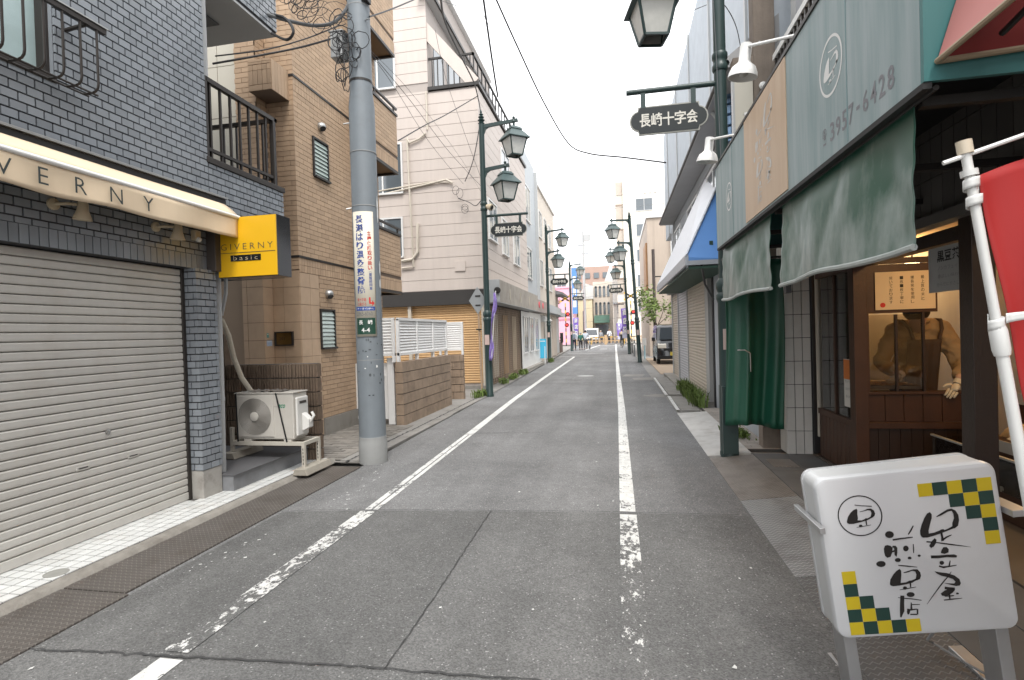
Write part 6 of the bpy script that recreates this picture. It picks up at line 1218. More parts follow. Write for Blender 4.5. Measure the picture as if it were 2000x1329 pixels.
MB().box(2.0, 2.05, 2.5, 7.3, 4.95, 5.02).build('top_rail', 'white_paint', t); MB().box(2.005, 2.045, 2.5, 7.3, 3.75, 3.80).build('bottom_rail', 'white_paint', t)
for k in range(40): MB().box(2.012, 2.038, 2.55 + k * .12, 2.575 + k * .12, 3.80, 4.95).build('bar', 'bronze', t)
t = thing('corrugated_screen', 'pale corrugated screen standing behind the terrace railing', 'screen', (2.3, 6.9, 3.6))
for k in range(5): MB().box(2.22, 2.26, 6.3 + k * .2, 6.49 + k * .2, 3.6, 7.4).build('sheet', 'frame_grey' if k % 2 else 'pvc_grey', t)
MB().box(2.2, 2.3, 5.9, 6.2, 3.6, 7.4).build('post', mat('post_tan', (.28, .19, .12), .7), t)
# pavement pieces beyond the pale ramp
for i, (y0, y1) in enumerate(((11.0, 13.3), (13.5, 18.3))):
    struct(MB().box(1.20, 1.55, y0, y1, -.02, .03 + .02 * i).build('kerb_slab', 'gutter_concrete', bevel=.006)); line('road_marking', [(1.10, y0), (1.13, y1)], .07, .035, 'line_far')
MB().quad((.55, 13.6, .004), (1.08, 13.3, .004), (1.1, 13.9, .004), (.9, 14.0, .004)).build('road_patch', 'gutter_concrete', recalc=False)['kind'] = 'structure'
MB().quad((.5, 17.9, .004), (1.3, 17.9, .004), (1.2, 18.8, .004), (.45, 18.7, .004)).build('road_patch', 'gutter_concrete', recalc=False)['kind'] = 'structure'
def weeds(label, pts, n, seed, h=.16):
    rg = random.Random(seed); mb = MB()
    for k in range(n):
        x, y = rg.choice(pts); c = V(x + rg.gauss(0, .06), y + rg.gauss(0, .14), .03); L_ = h * rg.uniform(.4, 1.3); a = rg.uniform(0, 6.28); lean = V(math.cos(a), math.sin(a), 0) * L_ * rg.uniform(.1, .7); wv = V(-math.sin(a), math.cos(a), 0) * rg.uniform(.006, .014)
        m_ = c + lean * .4 + EZ * L_ * .7; e = c + lean + EZ * L_; mb.add([c - wv, c + wv, m_ + wv * 1.2, e, m_ - wv * 1.2], [(0, 1, 2, 4), (4, 2, 3)])
        if rg.random() < .5: p_ = m_; mb.add([p_, p_ + wv * 3 + EZ * .02, p_ + lean * .3 + EZ * .03, p_ - wv * 3 + EZ * .02], [(0, 1, 2, 3)])
    o = mb.build('weeds', 'weed', recalc=False); tag(o, label, 'weeds', None, 'stuff'); return o
weeds('green weeds along the foot of the tan shutter on the right', [(1.62, 11.5 + .2 * k) for k in range(16)], 900, 1, .28); weeds('small weeds behind the pale ramp plate', [(1.7, 8.2), (1.75, 8.4), (1.7, 8.7)], 160, 2, .10)
weeds('weeds at the foot of the lattice shutter on the left', [(-3.65, 17 + .5 * k) for k in range(9) if k not in (1, 2, 5, 6)], 420, 3, .17); weeds('weeds beside the base of the first left street lamp', [(-3.55, 13.4), (-3.5, 13.7)], 160, 4, .16); weeds('weeds beside the second left street lamp', [(-3.5, 28.6), (-3.5, 29)], 120, 6, .2)

# ================================================================ parked car
mat('car_black', (.010, .010, .012), .12, var=.05, spec=.9); mat('car_glass', (.05, .06, .07), .05, var=.1, spec=1); mat('rubber', (.015, .015, .015), .8); mat('chrome', (.6, .6, .6), .15, metal=1, var=0); mat('lens_clear', (.62, .58, .50), .15, var=.15, vs=12)
car = thing('parked_car', 'black boxy compact car parked beyond the shutters on the right', 'car', (2.5, 26.8, 0))
CX, CY = 2.50, 25.25      # centre x, front y; nose towards the camera
side = [(0, .25), (0, .62), (.05, .80), (.10, 1.0), (.32, 1.10), (.62, 1.70), (.80, 1.80), (1.6, 1.85), (2.8, 1.83), (3.28, 1.75), (3.36, 1.1), (3.38, .30)]
secs = []
for (hw, k) in ((-.735, .90), (-.72, .97), (-.60, 1.0), (.60, 1.0), (.72, .97), (.735, .90)): secs.append([(CX + hw * (1 - .10 * max(0, (z - 1.0) / .8)), CY + y + (.06 if abs(hw) > .7 else .02 if abs(hw) > .65 else 0) * (1 if y < 1.6 else -1), .25 + (z - .25) * (1 if z < .9 else (.985 if abs(hw) > .65 else 1))) for y, z in side])
mb = MB(); n = len(side); mb.v = [Vector(p) for s_ in secs for p in s_]
for i in range(5): mb.f += [(i * n + j, i * n + (j + 1) % n, (i + 1) * n + (j + 1) % n, (i + 1) * n + j) for j in range(n)]
mb.f += [tuple(range(n)), tuple(5 * n + j for j in range(n))]; mb.build('body', 'car_black', car, bevel=.03, smooth=True)
MB().quad((CX - .60, CY + .325, 1.14), (CX + .60, CY + .325, 1.14), (CX + .53, CY + .598, 1.68), (CX - .53, CY + .598, 1.68)).build('windscreen', 'car_glass', car, solid=.01)
for s in (-1, 1):
    for (y0, y1) in ((.75, 1.65), (1.72, 2.5), (2.58, 3.2)): MB().prism([(CX + s * .728, CY + y0 + (0 if y0 > 1 else -.12), 1.12), (CX + s * .728, CY + y1, 1.12), (CX + s * .685, CY + y1, 1.66), (CX + s * .685, CY + y0 + (0 if y0 > 1 else .1), 1.66)], (s * .008, 0, 0)).build('side_window', 'car_glass', car)
    for y0 in (.55, 2.85):
        w_ = MB().lathe([(.19, -.08), (.275, -.075), (.285, -.04), (.285, .04), (.275, .075), (.19, .08)], (CX + s * .66, CY + y0, .285), 24, (1, 0, 0)).build('tyre', 'rubber', car, smooth=True); MB().lathe([(.185, -.06), (.185, .06), (.06, .075)], (CX + s * .68, CY + y0, .285), 18, (s, 0, 0)).build('rim', 'chrome', w_, smooth=True)
    MB().obox((CX + s * .52, CY + .05, .86), (.19, 0, 0), (0, .05, .03), (0, .02, .085)).build('headlight', 'lens_clear', car, bevel=.02)
    mr = MB().obox((CX + s * .85, CY + .72, 1.16), (.075, 0, 0), (0, .04, 0), (0, 0, .085)).build('mirror', 'car_black', car, bevel=.02)
MB().box(CX - .45, CX + .45, CY - .02, CY + .01, .64, .74).build('grille', 'rubber', car); MB().box(CX - .17, CX + .17, CY - .025, CY - .012, .42, .58).build('number_plate', mat('plate_yellow', (.62, .48, .08), .5), car)
MB().box(CX - .70, CX + .70, CY - .03, CY + .03, .28, .40).build('lower_lip', 'rubber', car, bevel=.01); MB().box(CX - .55, CX + .55, CY + .29, CY + .33, 1.10, 1.13).build('wiper_cowl', 'rubber', car)
struct(MB().box(1.5, 5, 20, 31, -.02, .02).build('parking_bay', mat('bay_tan', (.36, .27, .19), .85, var=.2, vs=3)))
tree('small_tree', 'small green tree growing behind the parked black car', (2.05, 29.2, 0), 4.3, 1.15, 800, MATS['leaf'], 12, s=(.06, .12), trunk_r=.05)
# buildings beyond on the right
b = thing('beige_panel_building', 'beige panel building behind the small tree on the right', 'building', (4, 36, 0)); MB().box(1.9, 10, 33.0, 44, 0, 8.2).build('wall', mat('panel_beige', (.48, .40, .33), .7, var=.05, streak=.12), b)
for k in range(6): MB().box(2.3 + k * .8, 2.312 + k * .8, 32.985, 33.0, 0, 8.2).build('panel_joint', 'wall_beige2', b)
MB().tube([(3.25, 32.9, .2), (3.25, 32.9, 7.9)], .05, 8).build('downpipe', 'white_paint', b, smooth=True); MB().box(1.85, 10, 32.9, 44.1, 8.205, 8.45).build('roof_edge', 'frame_white', b)
MB().box(1.8, 1.9, 33.3, 36, 4.0, 6.8).build('side_sign', mat('sign_rust', (.45, .25, .12), .6, var=.3), b)
b = thing('cream_apartment', 'tall cream apartment block rising over the right side of the street', 'building', (5, 70, 0)); MB().box(1.12, 16, 67, 84, 0, 19.7).build('wall', mat('apt_cream_hazed', (.74, .70, .62), .7, var=.04), b)  # wall colour lightened to put distant haze into it
for k in range(6): MB().box(.18, 1.12, 67.6, 71, 2.0 + k * 3.0, 3.1 + k * 3.0).build('balcony', 'apt_cream_hazed', b); MB().box(.22, 1.11, 67.5, 67.59, 3.1 + k * 3.0, 4.7 + k * 3.0).build('recess', 'wall_beige2', b)
for k in range(5):
    for j in range(3): window_y(b, 67, 2.6 + j * 3.4, 4.6 + j * 3.4, 3.7 + k * 3.05, 5.2 + k * 3.05)
for k in range(3): MB().box(3.6 + k * .6, 3.9 + k * .6, 66.9, 67, 18.0, 18.2).build('vent', 'frame_white', b)
b = thing('rail_shop', 'pale building with a green canopy across the railway on the left side', 'building', (-2, 96, 0))
MB().box(-3.9, -.6, 94, 106, 0, 10.0).build('wall', mat('far_sand_hazed', (.62, .55, .48), .75, var=.06), b)  # sand colour lightened, haze painted in
for k in range(2):
    for j in range(4): w_ = MB().box(-3.6 + j * .7, -3.2 + j * .7, 93.9, 94, 4.4 + k * 3.0, 6.3 + k * 2.8).build('window', 'win_glass', b); MB().lathe([(.2, 0), (.2, .08)], (-3.4 + j * .7, 93.98, 6.3 + k * 2.8), 14, (0, -1, 0)).build('arch', 'win_glass', b)
MB().prism([(-3.8, 93, 2.9), (-1.2, 93, 2.9), (-1.2, 94, 4.2), (-3.8, 94, 4.2)], (0, 0, .05)).build('canopy', mat('canopy_green', (.07, .16, .12), .6), b); MB().box(-3.6, -1.4, 93.9, 94, .1, 2.7).build('shop_window', 'win_glass', b)
MB().prism([(-1.9, 93.98, 10.0), (-.6, 93.98, 10.0), (-.6, 93.98, 13.6)], (0, 12, 0)).build('stair_roof', 'frame_white', b)
b = thing('yellow_house', 'narrow pale yellow house across the railway left of the green canopy', 'building', (-5, 92, 0)); MB().box(-6.4, -4.0, 92, 104, 0, 7.0).build('wall', mat('far_yellow_hazed', (.80, .70, .50), .75, var=.05), b); MB().prism([(-6.6, 91.8, 7.0), (-3.8, 91.8, 7.0), (-3.8, 91.8, 9.2), (-5.0, 91.8, 9.6)], (0, 12, 0)).build('roof', 'frame_white', b); MB().box(-5.6, -5.4, 91.9, 92, 1, 5).build('slit_window', 'win_glass', b)  # yellow lightened to carry the wash of distance
b = thing('brick_apartment', 'distant reddish brick apartment block at the end of the street', 'building', (-4, 150, 0)); MB().box(-14, 4, 148, 160, 0, 19.0).build('wall', mat('far_brick_hazed', (.42, .29, .24), .8, var=.12, vs=.6), b)  # brick colour lightened in place of haze
for k in range(4):
    for j in range(7): MB().box(-13 + j * 2.4, -11.6 + j * 2.4, 147.8, 148, 6.5 + k * 3.1, 8.0 + k * 3.1).build('balcony_gap', 'win_glass', b)
b = thing('white_narrow_house', 'white narrow house across the railway on the right', 'building', (0, 86, 0)); MB().box(-.4, 2.6, 84, 96, 0, 9.5).build('wall', mat('far_white', (.66, .64, .60), .75, var=.06), b)
for k in range(3): window_y(b, 84, .1, 1.2, 1.2 + k * 2.9, 2.7 + k * 2.9)
MB().box(-.5, 2.7, 83.4, 84, 5.6, 5.8).build('balcony', 'wall_grey', b); MB().prism([(-.5, 83.9, 9.5), (2.7, 83.9, 9.5), (2.7, 83.9, 11.6)], (0, 12, 0)).build('roof', 'frame_white', b)
b = thing('grey_corner_house', 'grey house on the right just past the railway crossing', 'building', (4, 78, 0)); MB().box(1.4, 9, 76, 90, 0, 7.5).build('wall', 'wall_grey', b); MB().box(1.3, 9, 75.8, 76, 4.6, 4.9).build('band', 'eave_grey', b); window_y(b, 76, 1.7, 3.0, 5.2, 6.6)
b = thing('white_row_left', 'pale row of houses far left past the crossing', 'building', (-8, 84, 0)); MB().box(-12, -6.6, 80, 100, 0, 11).build('wall', 'far_white', b)
for k in range(3): window_x(b, -6.6, 81, 82.6, 1.4 + k * 3, 2.8 + k * 3); window_y(b, 80, -8.6, -7.2, 1.4 + k * 3, 2.8 + k * 3)
b = thing('hedge_house', 'brown roofed house at the very end of the street', 'building', (2, 130, 0)); MB().box(-8, 8, 120, 130, 0, 7.5).build('wall', 'wall_beige2', b); MB().prism([(-8.5, 119.5, 7.5), (8.5, 119.5, 7.5), (8.5, 124, 10), (-8.5, 124, 10)], (0, 0, .2)).build('roof', 'roof_grey', b)
# ================================================================ railway crossing
mat('hazard_yellow', (.72, .42, .03), .5, var=.1); mat('signal_red', (.75, .05, .04), .4, var=.05); mat('barrier_orange', (.50, .34, .19), .6, var=.2, vs=3)
def crossing_signal(label, x, y, s):
    t = thing('crossing_signal', label, 'crossing signal', (x, y, 0), 'railway crossing signals')
    for k in range(12): MB().tube([(x, y, k * .4), (x, y, k * .4 + .4)], .06, 10).build('mast_band', 'hazard_yellow' if k % 2 else 'black', t, smooth=True)
    for a in (30, -30):
        c = V(x, y - .08, 5.3); u = V(math.cos(R_(a)), 0, math.sin(R_(a)))
        for k in range(5): MB().obox(c + u * (k - 2) * .32, u * .158, EY * .015, V(-u.z, 0, u.x) * .10).build('cross_board', 'hazard_yellow' if k % 2 == 0 else 'black', t)
    MB().box(x - .5, x + .5, y - .05, y + .05, 3.3, 3.38).build('lamp_arm', 'black', t)
    for dx, z in ((s * .25, 3.55), (s * .12, 2.35)):
        l_ = MB().lathe([(.24, 0), (.24, .03)], (x + dx, y - .1, z), 16, (0, -1, 0)).build('lamp_shield', 'black', t); MB().lathe([(.16, .03), (.13, .08)], (x + dx, y - .1, z), 14, (0, -1, 0)).build('lamp_lens', 'signal_red', l_)
crossing_signal('railway crossing signal in front of the pink building', -5.62, 60.5, 1); crossing_signal('railway crossing signal at the right end of the street', 1.55, 60.5, 1)
for (x0, x1, y, lab) in ((-4.6, -1.6, 62.5, 'striped barrier pole lowered across the left lane at the crossing'), (-1.2, 2.4, 62.8, 'striped barrier pole lowered across the right lane at the crossing')):
    t = thing('crossing_barrier', lab, 'barrier', (x0, y, 0), 'railway crossing barriers')
    for k in range(10): MB().tube([(lerp(x0, x1, k / 10), y, .85), (lerp(x0, x1, (k + 1) / 10), y, .85)], .035, 8).build('pole_band', 'hazard_yellow' if k % 2 else 'black', t, smooth=True)
    MB().box(x0 - .25, x0 + .05, y - .15, y + .15, 0, 1.1).build('machine', 'barrier_orange', t); MB().box(lerp(x0, x1, .55) - .03, lerp(x0, x1, .55) + .03, y - .03, y + .03, 0, .85).build('prop', 'hazard_yellow', t)
t = thing('track_fence', 'orange plank fence along the railway tracks', 'fence', (-1, 66, 0))
for k in range(16): MB().box(-3.5 + k * .45, -3.38 + k * .45, 66, 66.05, .1, .9).build('board', 'barrier_orange', t)
for z in (.3, .75): MB().box(-3.6, 3.8, 66.05, 66.1, z, z + .1).build('fence_rail', 'barrier_orange', t)
struct(MB().box(-40, 40, 63.3, 65.6, -.02, .012).build('track_bed', mat('ballast', (.20, .17, .15), .95, var=.3, vs=8, bump=.5)))
for yy in (63.8, 65.0): struct(MB().box(-40, 40, yy, yy + .07, .012, .05).build('rail_track', 'steel'))
nobori('tall purple banner at the right beyond the second lamp', (.88, 42.0, 0), 3.3, .55, .5, txt='商店街', facing=-1); nobori('purple banner leaning near the pedestrians on the left', (-3.95, 50, 0), 2.9, .5, .8, txt='商店街'); nobori('pale purple banner further right near the crossing', (.45, 55, 0), 2.3, .5, .8, txt='市', facing=-1)
t = thing('blue_vertical_sign', 'tall narrow blue vertical sign left of the far lamp', 'sign', (-4.4, 58, 0)); MB().box(-4.6, -4.1, 58, 58.1, 3.5, 8.4).build('panel', mat('far_blue', (.10, .25, .62), .5, var=.3, vs=3), t); MB().tube([(-4.62, 58.05, 0), (-4.62, 58.05, 8.6)], .05, 8).build('pole', 'pvc_grey', t, smooth=True)
for k in range(3): MB().box(-4.52, -4.2, 57.985, 57.998, 4.2 + k * 1.3, 4.9 + k * 1.3).build('print_block', 'print_white', t)
t = thing('distant_utility_pole', 'pale utility pole with a transformer far down the left side', 'utility pole', (-3.6, 66, 0)); MB().tube([(-4.0, 70, 0), (-4.0, 70, 14.5)], [.2, .14], 12).build('shaft', 'pvc_grey', t, smooth=True); MB().box(-3.9, -3.0, 69.8, 70.2, 13.2, 14.0).build('transformer', 'pvc_grey', t)
for z in (11.5, 12.6): MB().box(-4.7, -3.3, 69.95, 70.05, z, z + .1).build('cross_arm', 'cable_grey', t)
t = thing('dark_post', 'dark slim utility pole in front of the beige panel building', 'utility pole', (2.6, 31.8, 0)); MB().tube([(2.15, 32, 0), (2.15, 32, 6.2)], .09, 10).build('shaft', mat('pole_brown', (.07, .055, .05), .7, var=.2), t, smooth=True); MB().box(2.1, 3.4, 31.95, 32.0, 4.6, 4.66).build('cross_arm', 'dark_metal', t)
for k in range(2): MB().lathe([(.05, 0), (.10, -.12), (.12, -.2)], (2.9 + k * .4, 31.9, 4.6), 10).build('lamp_shade', 'white_paint', t, smooth=True)
for (x, y) in ((1.0, 33.4), (1.0, 38.5), (1.0, 43.5)):
    t = thing('bollard', 'slim dark steel bollard %s' % {33.4: 'right behind the leaning street lamp', 38.5: 'between the two right street lamps', 43.5: 'nearest the crossing on the right kerb'}[y], 'bollard', (x, y, 0), 'bollards on the right kerb'); MB().lathe([(.05, 0), (.05, .95), (.035, 1.0), (.01, 1.01)], (x, y, 0), 12).build('tube', 'cable_grey', t, smooth=True); MB().lathe([(.052, .7), (.052, .78)], (x, y, 0), 12).build('reflector', 'white_paint', t)
# small cyan and white things at the parking entrance
t = thing('water_hydrant_sign', 'small pale blue marker post at the parking entrance', 'marker', (1.55, 30, 0)); MB().tube([(1.45, 30.2, 0), (1.45, 30.2, 1.0)], .04, 8).build('post', mat('pale_cyan', (.35, .55, .60), .5), t); MB().box(1.35, 1.55, 30.15, 30.2, .75, 1.15).build('plate', 'white_paint', t)

# ================================================================ people
mat('skin', (.52, .33, .24), .55, var=.05); mat('hair_dark', (.02, .017, .015), .6, var=.2, vs=40); mat('hair_grey', (.35, .34, .33), .6)
def cloth(n, c): return mat('cloth_' + n, c, .85, var=.12, vs=12, bump=.2, bs=25)
def skinned(name, joints, edges, m_, parent, root=0, sub=2):
    me = bpy.data.meshes.new(name); me.from_pydata([tuple(WL[parent].inverted() @ Vector(j[:3])) for j in joints], edges, []); me.materials.append(m_)
    o = bpy.data.objects.new(name, me); COL.objects.link(o); o.parent = parent; WL[o] = WL[parent]
    md = o.modifiers.new('skin', 'SKIN'); md.use_smooth_shade = True
    for i, j in enumerate(joints): r = j[3]; me.skin_vertices[0].data[i].radius = (r, r) if not isinstance(r, tuple) else r
    me.skin_vertices[0].data[root].use_root = True
    if sub: s_ = o.modifiers.new('sub', 'SUBSURF'); s_.levels = sub; s_.render_levels = sub
    return o
def person(label, base, facing, top, legs, hair='hair_dark', h=1.62, step=.12, arms=None, seat=0., lean=0., extra=None, group='people walking towards the crossing'):
    """standing / walking / riding figure; facing = direction angle in the ground plane"""
    k = h / 1.7; B = Vector(base); f = V(math.cos(facing), math.sin(facing), 0); r = V(f.y, -f.x, 0)
    t = thing('person', label, 'person', base, group)
    def P(a, b, c): return B + f * a * k + r * b * k + EZ * c * k
    pel = P(0, 0, .92 + seat); ch = P(lean * .5, 0, 1.28 + seat); nk = P(lean, 0, 1.46 + seat); hd = P(lean + .03, 0, 1.60 + seat)
    J = [(*pel, .12 * k), (*P(lean * .25, 0, 1.1 + seat), .125 * k), (*ch, .13 * k), (*nk, .055 * k), (*P(lean + .02, 0, 1.53 + seat), .075 * k), (*hd, .095 * k), (*P(lean + .02, 0, 1.68 + seat), .06 * k)]; E = [(0, 1), (1, 2), (2, 3), (3, 4), (4, 5), (5, 6)]
    JT, ET = [], []
    jk = [(*P(0, 0, .86 + seat), .15 * k), (*P(lean * .25, 0, 1.1 + seat), .15 * k), (*P(lean * .5, 0, 1.3 + seat), .16 * k), (*P(lean * .8, 0, 1.43 + seat), .09 * k)]; jE = [(0, 1), (1, 2), (2, 3)]
    tr = [(*P(0, 0, .92 + seat), .13 * k)]; tE = []
    for s in (-1, 1):
        sd_ = step * s
        kn = P(sd_ * .6 + (.32 if seat else .03), s * .10, .50 + seat * .9); an = P(sd_ - (.02 if not seat else -.1), s * .10, .09 + seat * .6 + (.10 if seat and s > 0 else 0)); ft = an + f * .15 * k - EZ * .04 * k
        i = len(J); J += [(*P(0, s * .09, .88 + seat), .085 * k), (*kn, .06 * k), (*an, .04 * k), (*ft, .035 * k)]; E += [(0, i), (i, i + 1), (i + 1, i + 2), (i + 2, i + 3)]
        j = len(tr); tr += [(*P(0, s * .09, .86 + seat), .10 * k), (*kn, .075 * k), (*(an + EZ * .03), .06 * k)]; tE += [(0, j), (j, j + 1), (j + 1, j + 2)]
        el, wr = (P(lean * .5 + .02, s * .26, 1.12 + seat), P(lean * .5 + .08, s * .27, .88 + seat)) if not arms else (P(lean * .5 + .15, s * .25, 1.12 + seat), P(lean * .5 + .45, s * .22, 1.05 + seat))
        i = len(J); J += [(*P(lean * .8, s * .18, 1.40 + seat), .055 * k), (*el, .042 * k), (*wr, .032 * k), (*(wr + (wr - el) * .35), .035 * k)]; E += [(2, i), (i, i + 1), (i + 1, i + 2), (i + 2, i + 3)]
        j = len(jk); jk += [(*P(lean * .8, s * .185, 1.40 + seat), .075 * k), (*el, .06 * k), (*wr, .048 * k)]; jE += [(2, j), (j, j + 1), (j + 1, j + 2)]
        MB().obox(ft + V(0, 0, -.005), f * .11 * k, r * .045 * k, EZ * .035 * k).build('shoe', 'black', t, bevel=.02)
    skinned('body', J, E, MATS['skin'], t); skinned('jacket', jk, jE, top, t); skinned('trousers', tr, tE, legs, t)
    hb = MB().ball(hd + EZ * .035 * k - f * .015, .108 * k, 12, 8, (1, 1, 1.05)); hb.v = [v_ if not ((v_ - hd).dot(f) > .05 * k and (v_ - hd).z < .06 * k) else v_ - f * .06 * k for v_ in hb.v]; hb.build('hair', hair, t, smooth='all')
    if extra: extra(t, P, f, r, k)
    return t
def rucksack(t, P, f, r, k): MB().obox(P(-.22, 0, 1.22), f * .09, r * .14, EZ * .20).build('backpack', cloth('pack', (.20, .24, .30)), t, bevel=.05)
UPST = R_(90)
person('pedestrian in a white top with a grey backpack and dark trousers walking away', (-3.62, 46.2, 0), UPST, cloth('white', (.62, .64, .66)), cloth('navy', (.03, .04, .06)), 'hair_grey', 1.68, .10, extra=rucksack)
person('pedestrian in a dark green jacket walking away beside a backpack wearer', (-3.12, 47.0, 0), UPST, cloth('green', (.03, .14, .11)), cloth('black', (.025, .025, .03)), 'hair_grey', 1.52, .12)
person('pedestrian in a pale blue shirt pushing a bicycle on the left', (-2.75, 47.8, 0), UPST, cloth('pale', (.50, .55, .62)), cloth('grey', (.10, .10, .11)), 'hair_dark', 1.66, .14, arms=True)
def bicycle(label, x, y, ang, m_):
    t = thing('bicycle', label, 'bicycle', (x, y, 0), 'bicycles'); f = V(math.cos(ang), math.sin(ang), 0); B = V(x, y, 0); sd_ = V(f.y, -f.x, 0)
    for a in (-.52, .52):
        c = B + f * a + EZ * .34; w_ = MB().tube([c + f * math.cos(q) * .32 + EZ * math.sin(q) * .32 for q in [2 * math.pi * i / 24 for i in range(24)]], .018, 6, closed=True).build('tyre', 'rubber', t, smooth=True)
        for i in range(8): q = math.pi * i / 8; MB().tube([c + f * math.cos(q) * .31 + EZ * math.sin(q) * .31, c - f * math.cos(q) * .31 - EZ * math.sin(q) * .31], .003, 4).build('spoke', 'steel', w_)
    mb = MB()
    for (a, b) in (((-.52, .34), (-.08, .32)), ((-.08, .32), (.36, .85)), ((-.52, .34), (-.18, .80)), ((-.08, .32), (-.20, .88)), ((.52, .34), (.34, 1.0)), ((-.18, .78), (.36, .82))): mb.tube([B + f * a[0] + EZ * a[1], B + f * b[0] + EZ * b[1]], .016, 6)
    mb.build('frame', m_, t); MB().obox(B - f * .22 + EZ * .92, f * .13, sd_ * .07, EZ * .03).build('saddle', 'rubber', t, bevel=.02); MB().tube([B + f * .30 + EZ * 1.02 + sd_ * .28, B + f * .36 + EZ * 1.02, B + f * .30 + EZ * 1.02 - sd_ * .28], .014, 6).build('handlebar', 'chrome', t)
    MB().tube([B - f * .08 + EZ * .32 + sd_ * .1 - EZ * .15, B - f * .08 + EZ * .32 - sd_ * .1 + EZ * .15], .012, 6).build('crank', 'dark_metal', t); MB().obox(B + f * .52 + EZ * .86, f * .13, sd_ * .16, EZ * .10).build('basket', 'cable_grey', t); return t
bicycle('bicycle pushed by the pale blue shirted pedestrian', -2.40, 48.0, UPST, MATS['steel'])
bicycle('dark bicycle ridden away along the right white line', .45, 49.5, UPST, MATS['dark_metal'])
person('cyclist in a beige top with a black bag riding away on the right', (.42, 49.3, 0), UPST, cloth('beige', (.45, .36, .26)), cloth('black', (.025, .025, .03)), 'hair_dark', 1.6, .05, arms=True, seat=.10, lean=.12, extra=lambda t, P, f, r, k: MB().obox(P(-.25, 0, 1.05), f * .12, r * .17, EZ * .25).build('backpack', 'rubber', t, bevel=.05), group='cyclists')
person('cyclist in a white shirt facing the camera behind the crossing barrier', (-.95, 67.5, 0), R_(-90), cloth('white', (.6, .6, .6)), cloth('grey', (.10, .10, .11)), 'hair_dark', 1.65, .05, arms=True, seat=.10, lean=.1, group='people waiting behind the crossing'); bicycle('bicycle under the white shirted cyclist behind the barrier', -.95, 67.4, R_(-90), MATS['dark_metal'])
person('person in grey waiting behind the barrier beside the van', (-2.0, 67.8, 0), R_(-90), cloth('greyw', (.30, .31, .33)), cloth('grey', (.10, .10, .11)), 'hair_grey', 1.62, .04, group='people waiting behind the crossing')
# van waiting across the tracks
vn = thing('white_van', 'white van waiting behind the barrier on the left lane', 'van', (-3.2, 70, 0)); mat('van_white', (.62, .62, .60), .3, var=.04)
vp = [(0, .3), (0, .85), (.1, 1.0), (.45, 1.75), (.6, 1.92), (4.0, 1.95), (4.1, .3)]; mb = MB().prism([(-4.0, 69 + y, z) for y, z in vp], (1.65, 0, 0)); mb.build('body', 'van_white', vn, bevel=.06, smooth=True)
MB().quad((-3.9, 69.10, 1.06), (-2.45, 69.10, 1.06), (-2.55, 69.42, 1.74), (-3.8, 69.42, 1.74)).build('windscreen', 'car_glass', vn, solid=.02)
for x in (-3.85, -2.7): MB().box(x, x + .25, 68.96, 69.02, .7, .88).build('headlight', 'lens_clear', vn); MB().lathe([(.3, -.1), (.3, .1)], (x + .1, 69.7, .3), 18, (1, 0, 0)).build('tyre', 'rubber', vn)
MB().box(-3.95, -2.4, 68.93, 69.0, .3, .5).build('bumper', 'rubber', vn)

# ---- the worker at the booth
wk = thing('person', 'worker in a brown jacket and pale gloves bending over the roasting booth', 'person', (3.2, 6.7, .07))
jb = cloth('jacket_tan', (.34, .235, .125)); tr_ = cloth('trouser_dark', (.03, .026, .024)); gl_ = mat('glove', (.62, .55, .42), .9, var=.1, vs=40, bump=.4, bs=120)
BJ = [(3.25, 6.80, .98, .11), (3.24, 6.74, 1.2, .10), (3.21, 6.62, 1.45, .10), (3.14, 6.46, 1.57, .06), (3.10, 6.38, 1.61, .07), (3.07, 6.31, 1.68, .095), (3.05, 6.28, 1.76, .08),
      (3.40, 6.55, 1.55, .05), (3.52, 6.41, 1.19, .045), (3.31, 6.07, 1.06, .036), (2.96, 6.52, 1.53, .05), (2.82, 6.51, 1.21, .045), (2.86, 6.28, 1.10, .034),
      (3.14, 6.82, .92, .10), (3.14, 6.80, .50, .07), (3.14, 6.84, .14, .05), (3.14, 6.72, .10, .045), (3.36, 6.82, .92, .10), (3.36, 6.80, .50, .07), (3.36, 6.84, .14, .05), (3.36, 6.72, .10, .045)]
BE = [(0, 1), (1, 2), (2, 3), (3, 4), (4, 5), (5, 6), (2, 7), (7, 8), (8, 9), (2, 10), (10, 11), (11, 12), (0, 13), (13, 14), (14, 15), (15, 16), (0, 17), (17, 18), (18, 19), (19, 20)]
skinned('body', BJ, BE, MATS['skin'], wk)
def blob(name, balls, limbs, m_, parent, vox=.012, it=6, fold=.05):
    """one continuous surface grown over ellipsoids and tapered limbs"""
    mb = MB()
    for c, sc in balls: mb.ball(c, 1.0, 16, 12, sc)
    for pts, rr in limbs:
        mb.tube(pts, rr, 12)
        for p, r in zip(pts, rr): mb.ball(p, r, 12, 8)
    o = mb.build(name, m_, parent, smooth='all'); md = o.modifiers.new('r', 'REMESH'); md.mode = 'VOXEL'; md.voxel_size = vox; md.use_smooth_shade = True
    sm = o.modifiers.new('s', 'SMOOTH'); sm.iterations = it; sm.factor = .5
    if fold:
        tx = bpy.data.textures.new('folds', 'CLOUDS'); tx.noise_scale = .09; tx.noise_depth = 2
        dm = o.modifiers.new('d', 'DISPLACE'); dm.texture = tx; dm.strength = fold; dm.texture_coords = 'LOCAL'
    return o
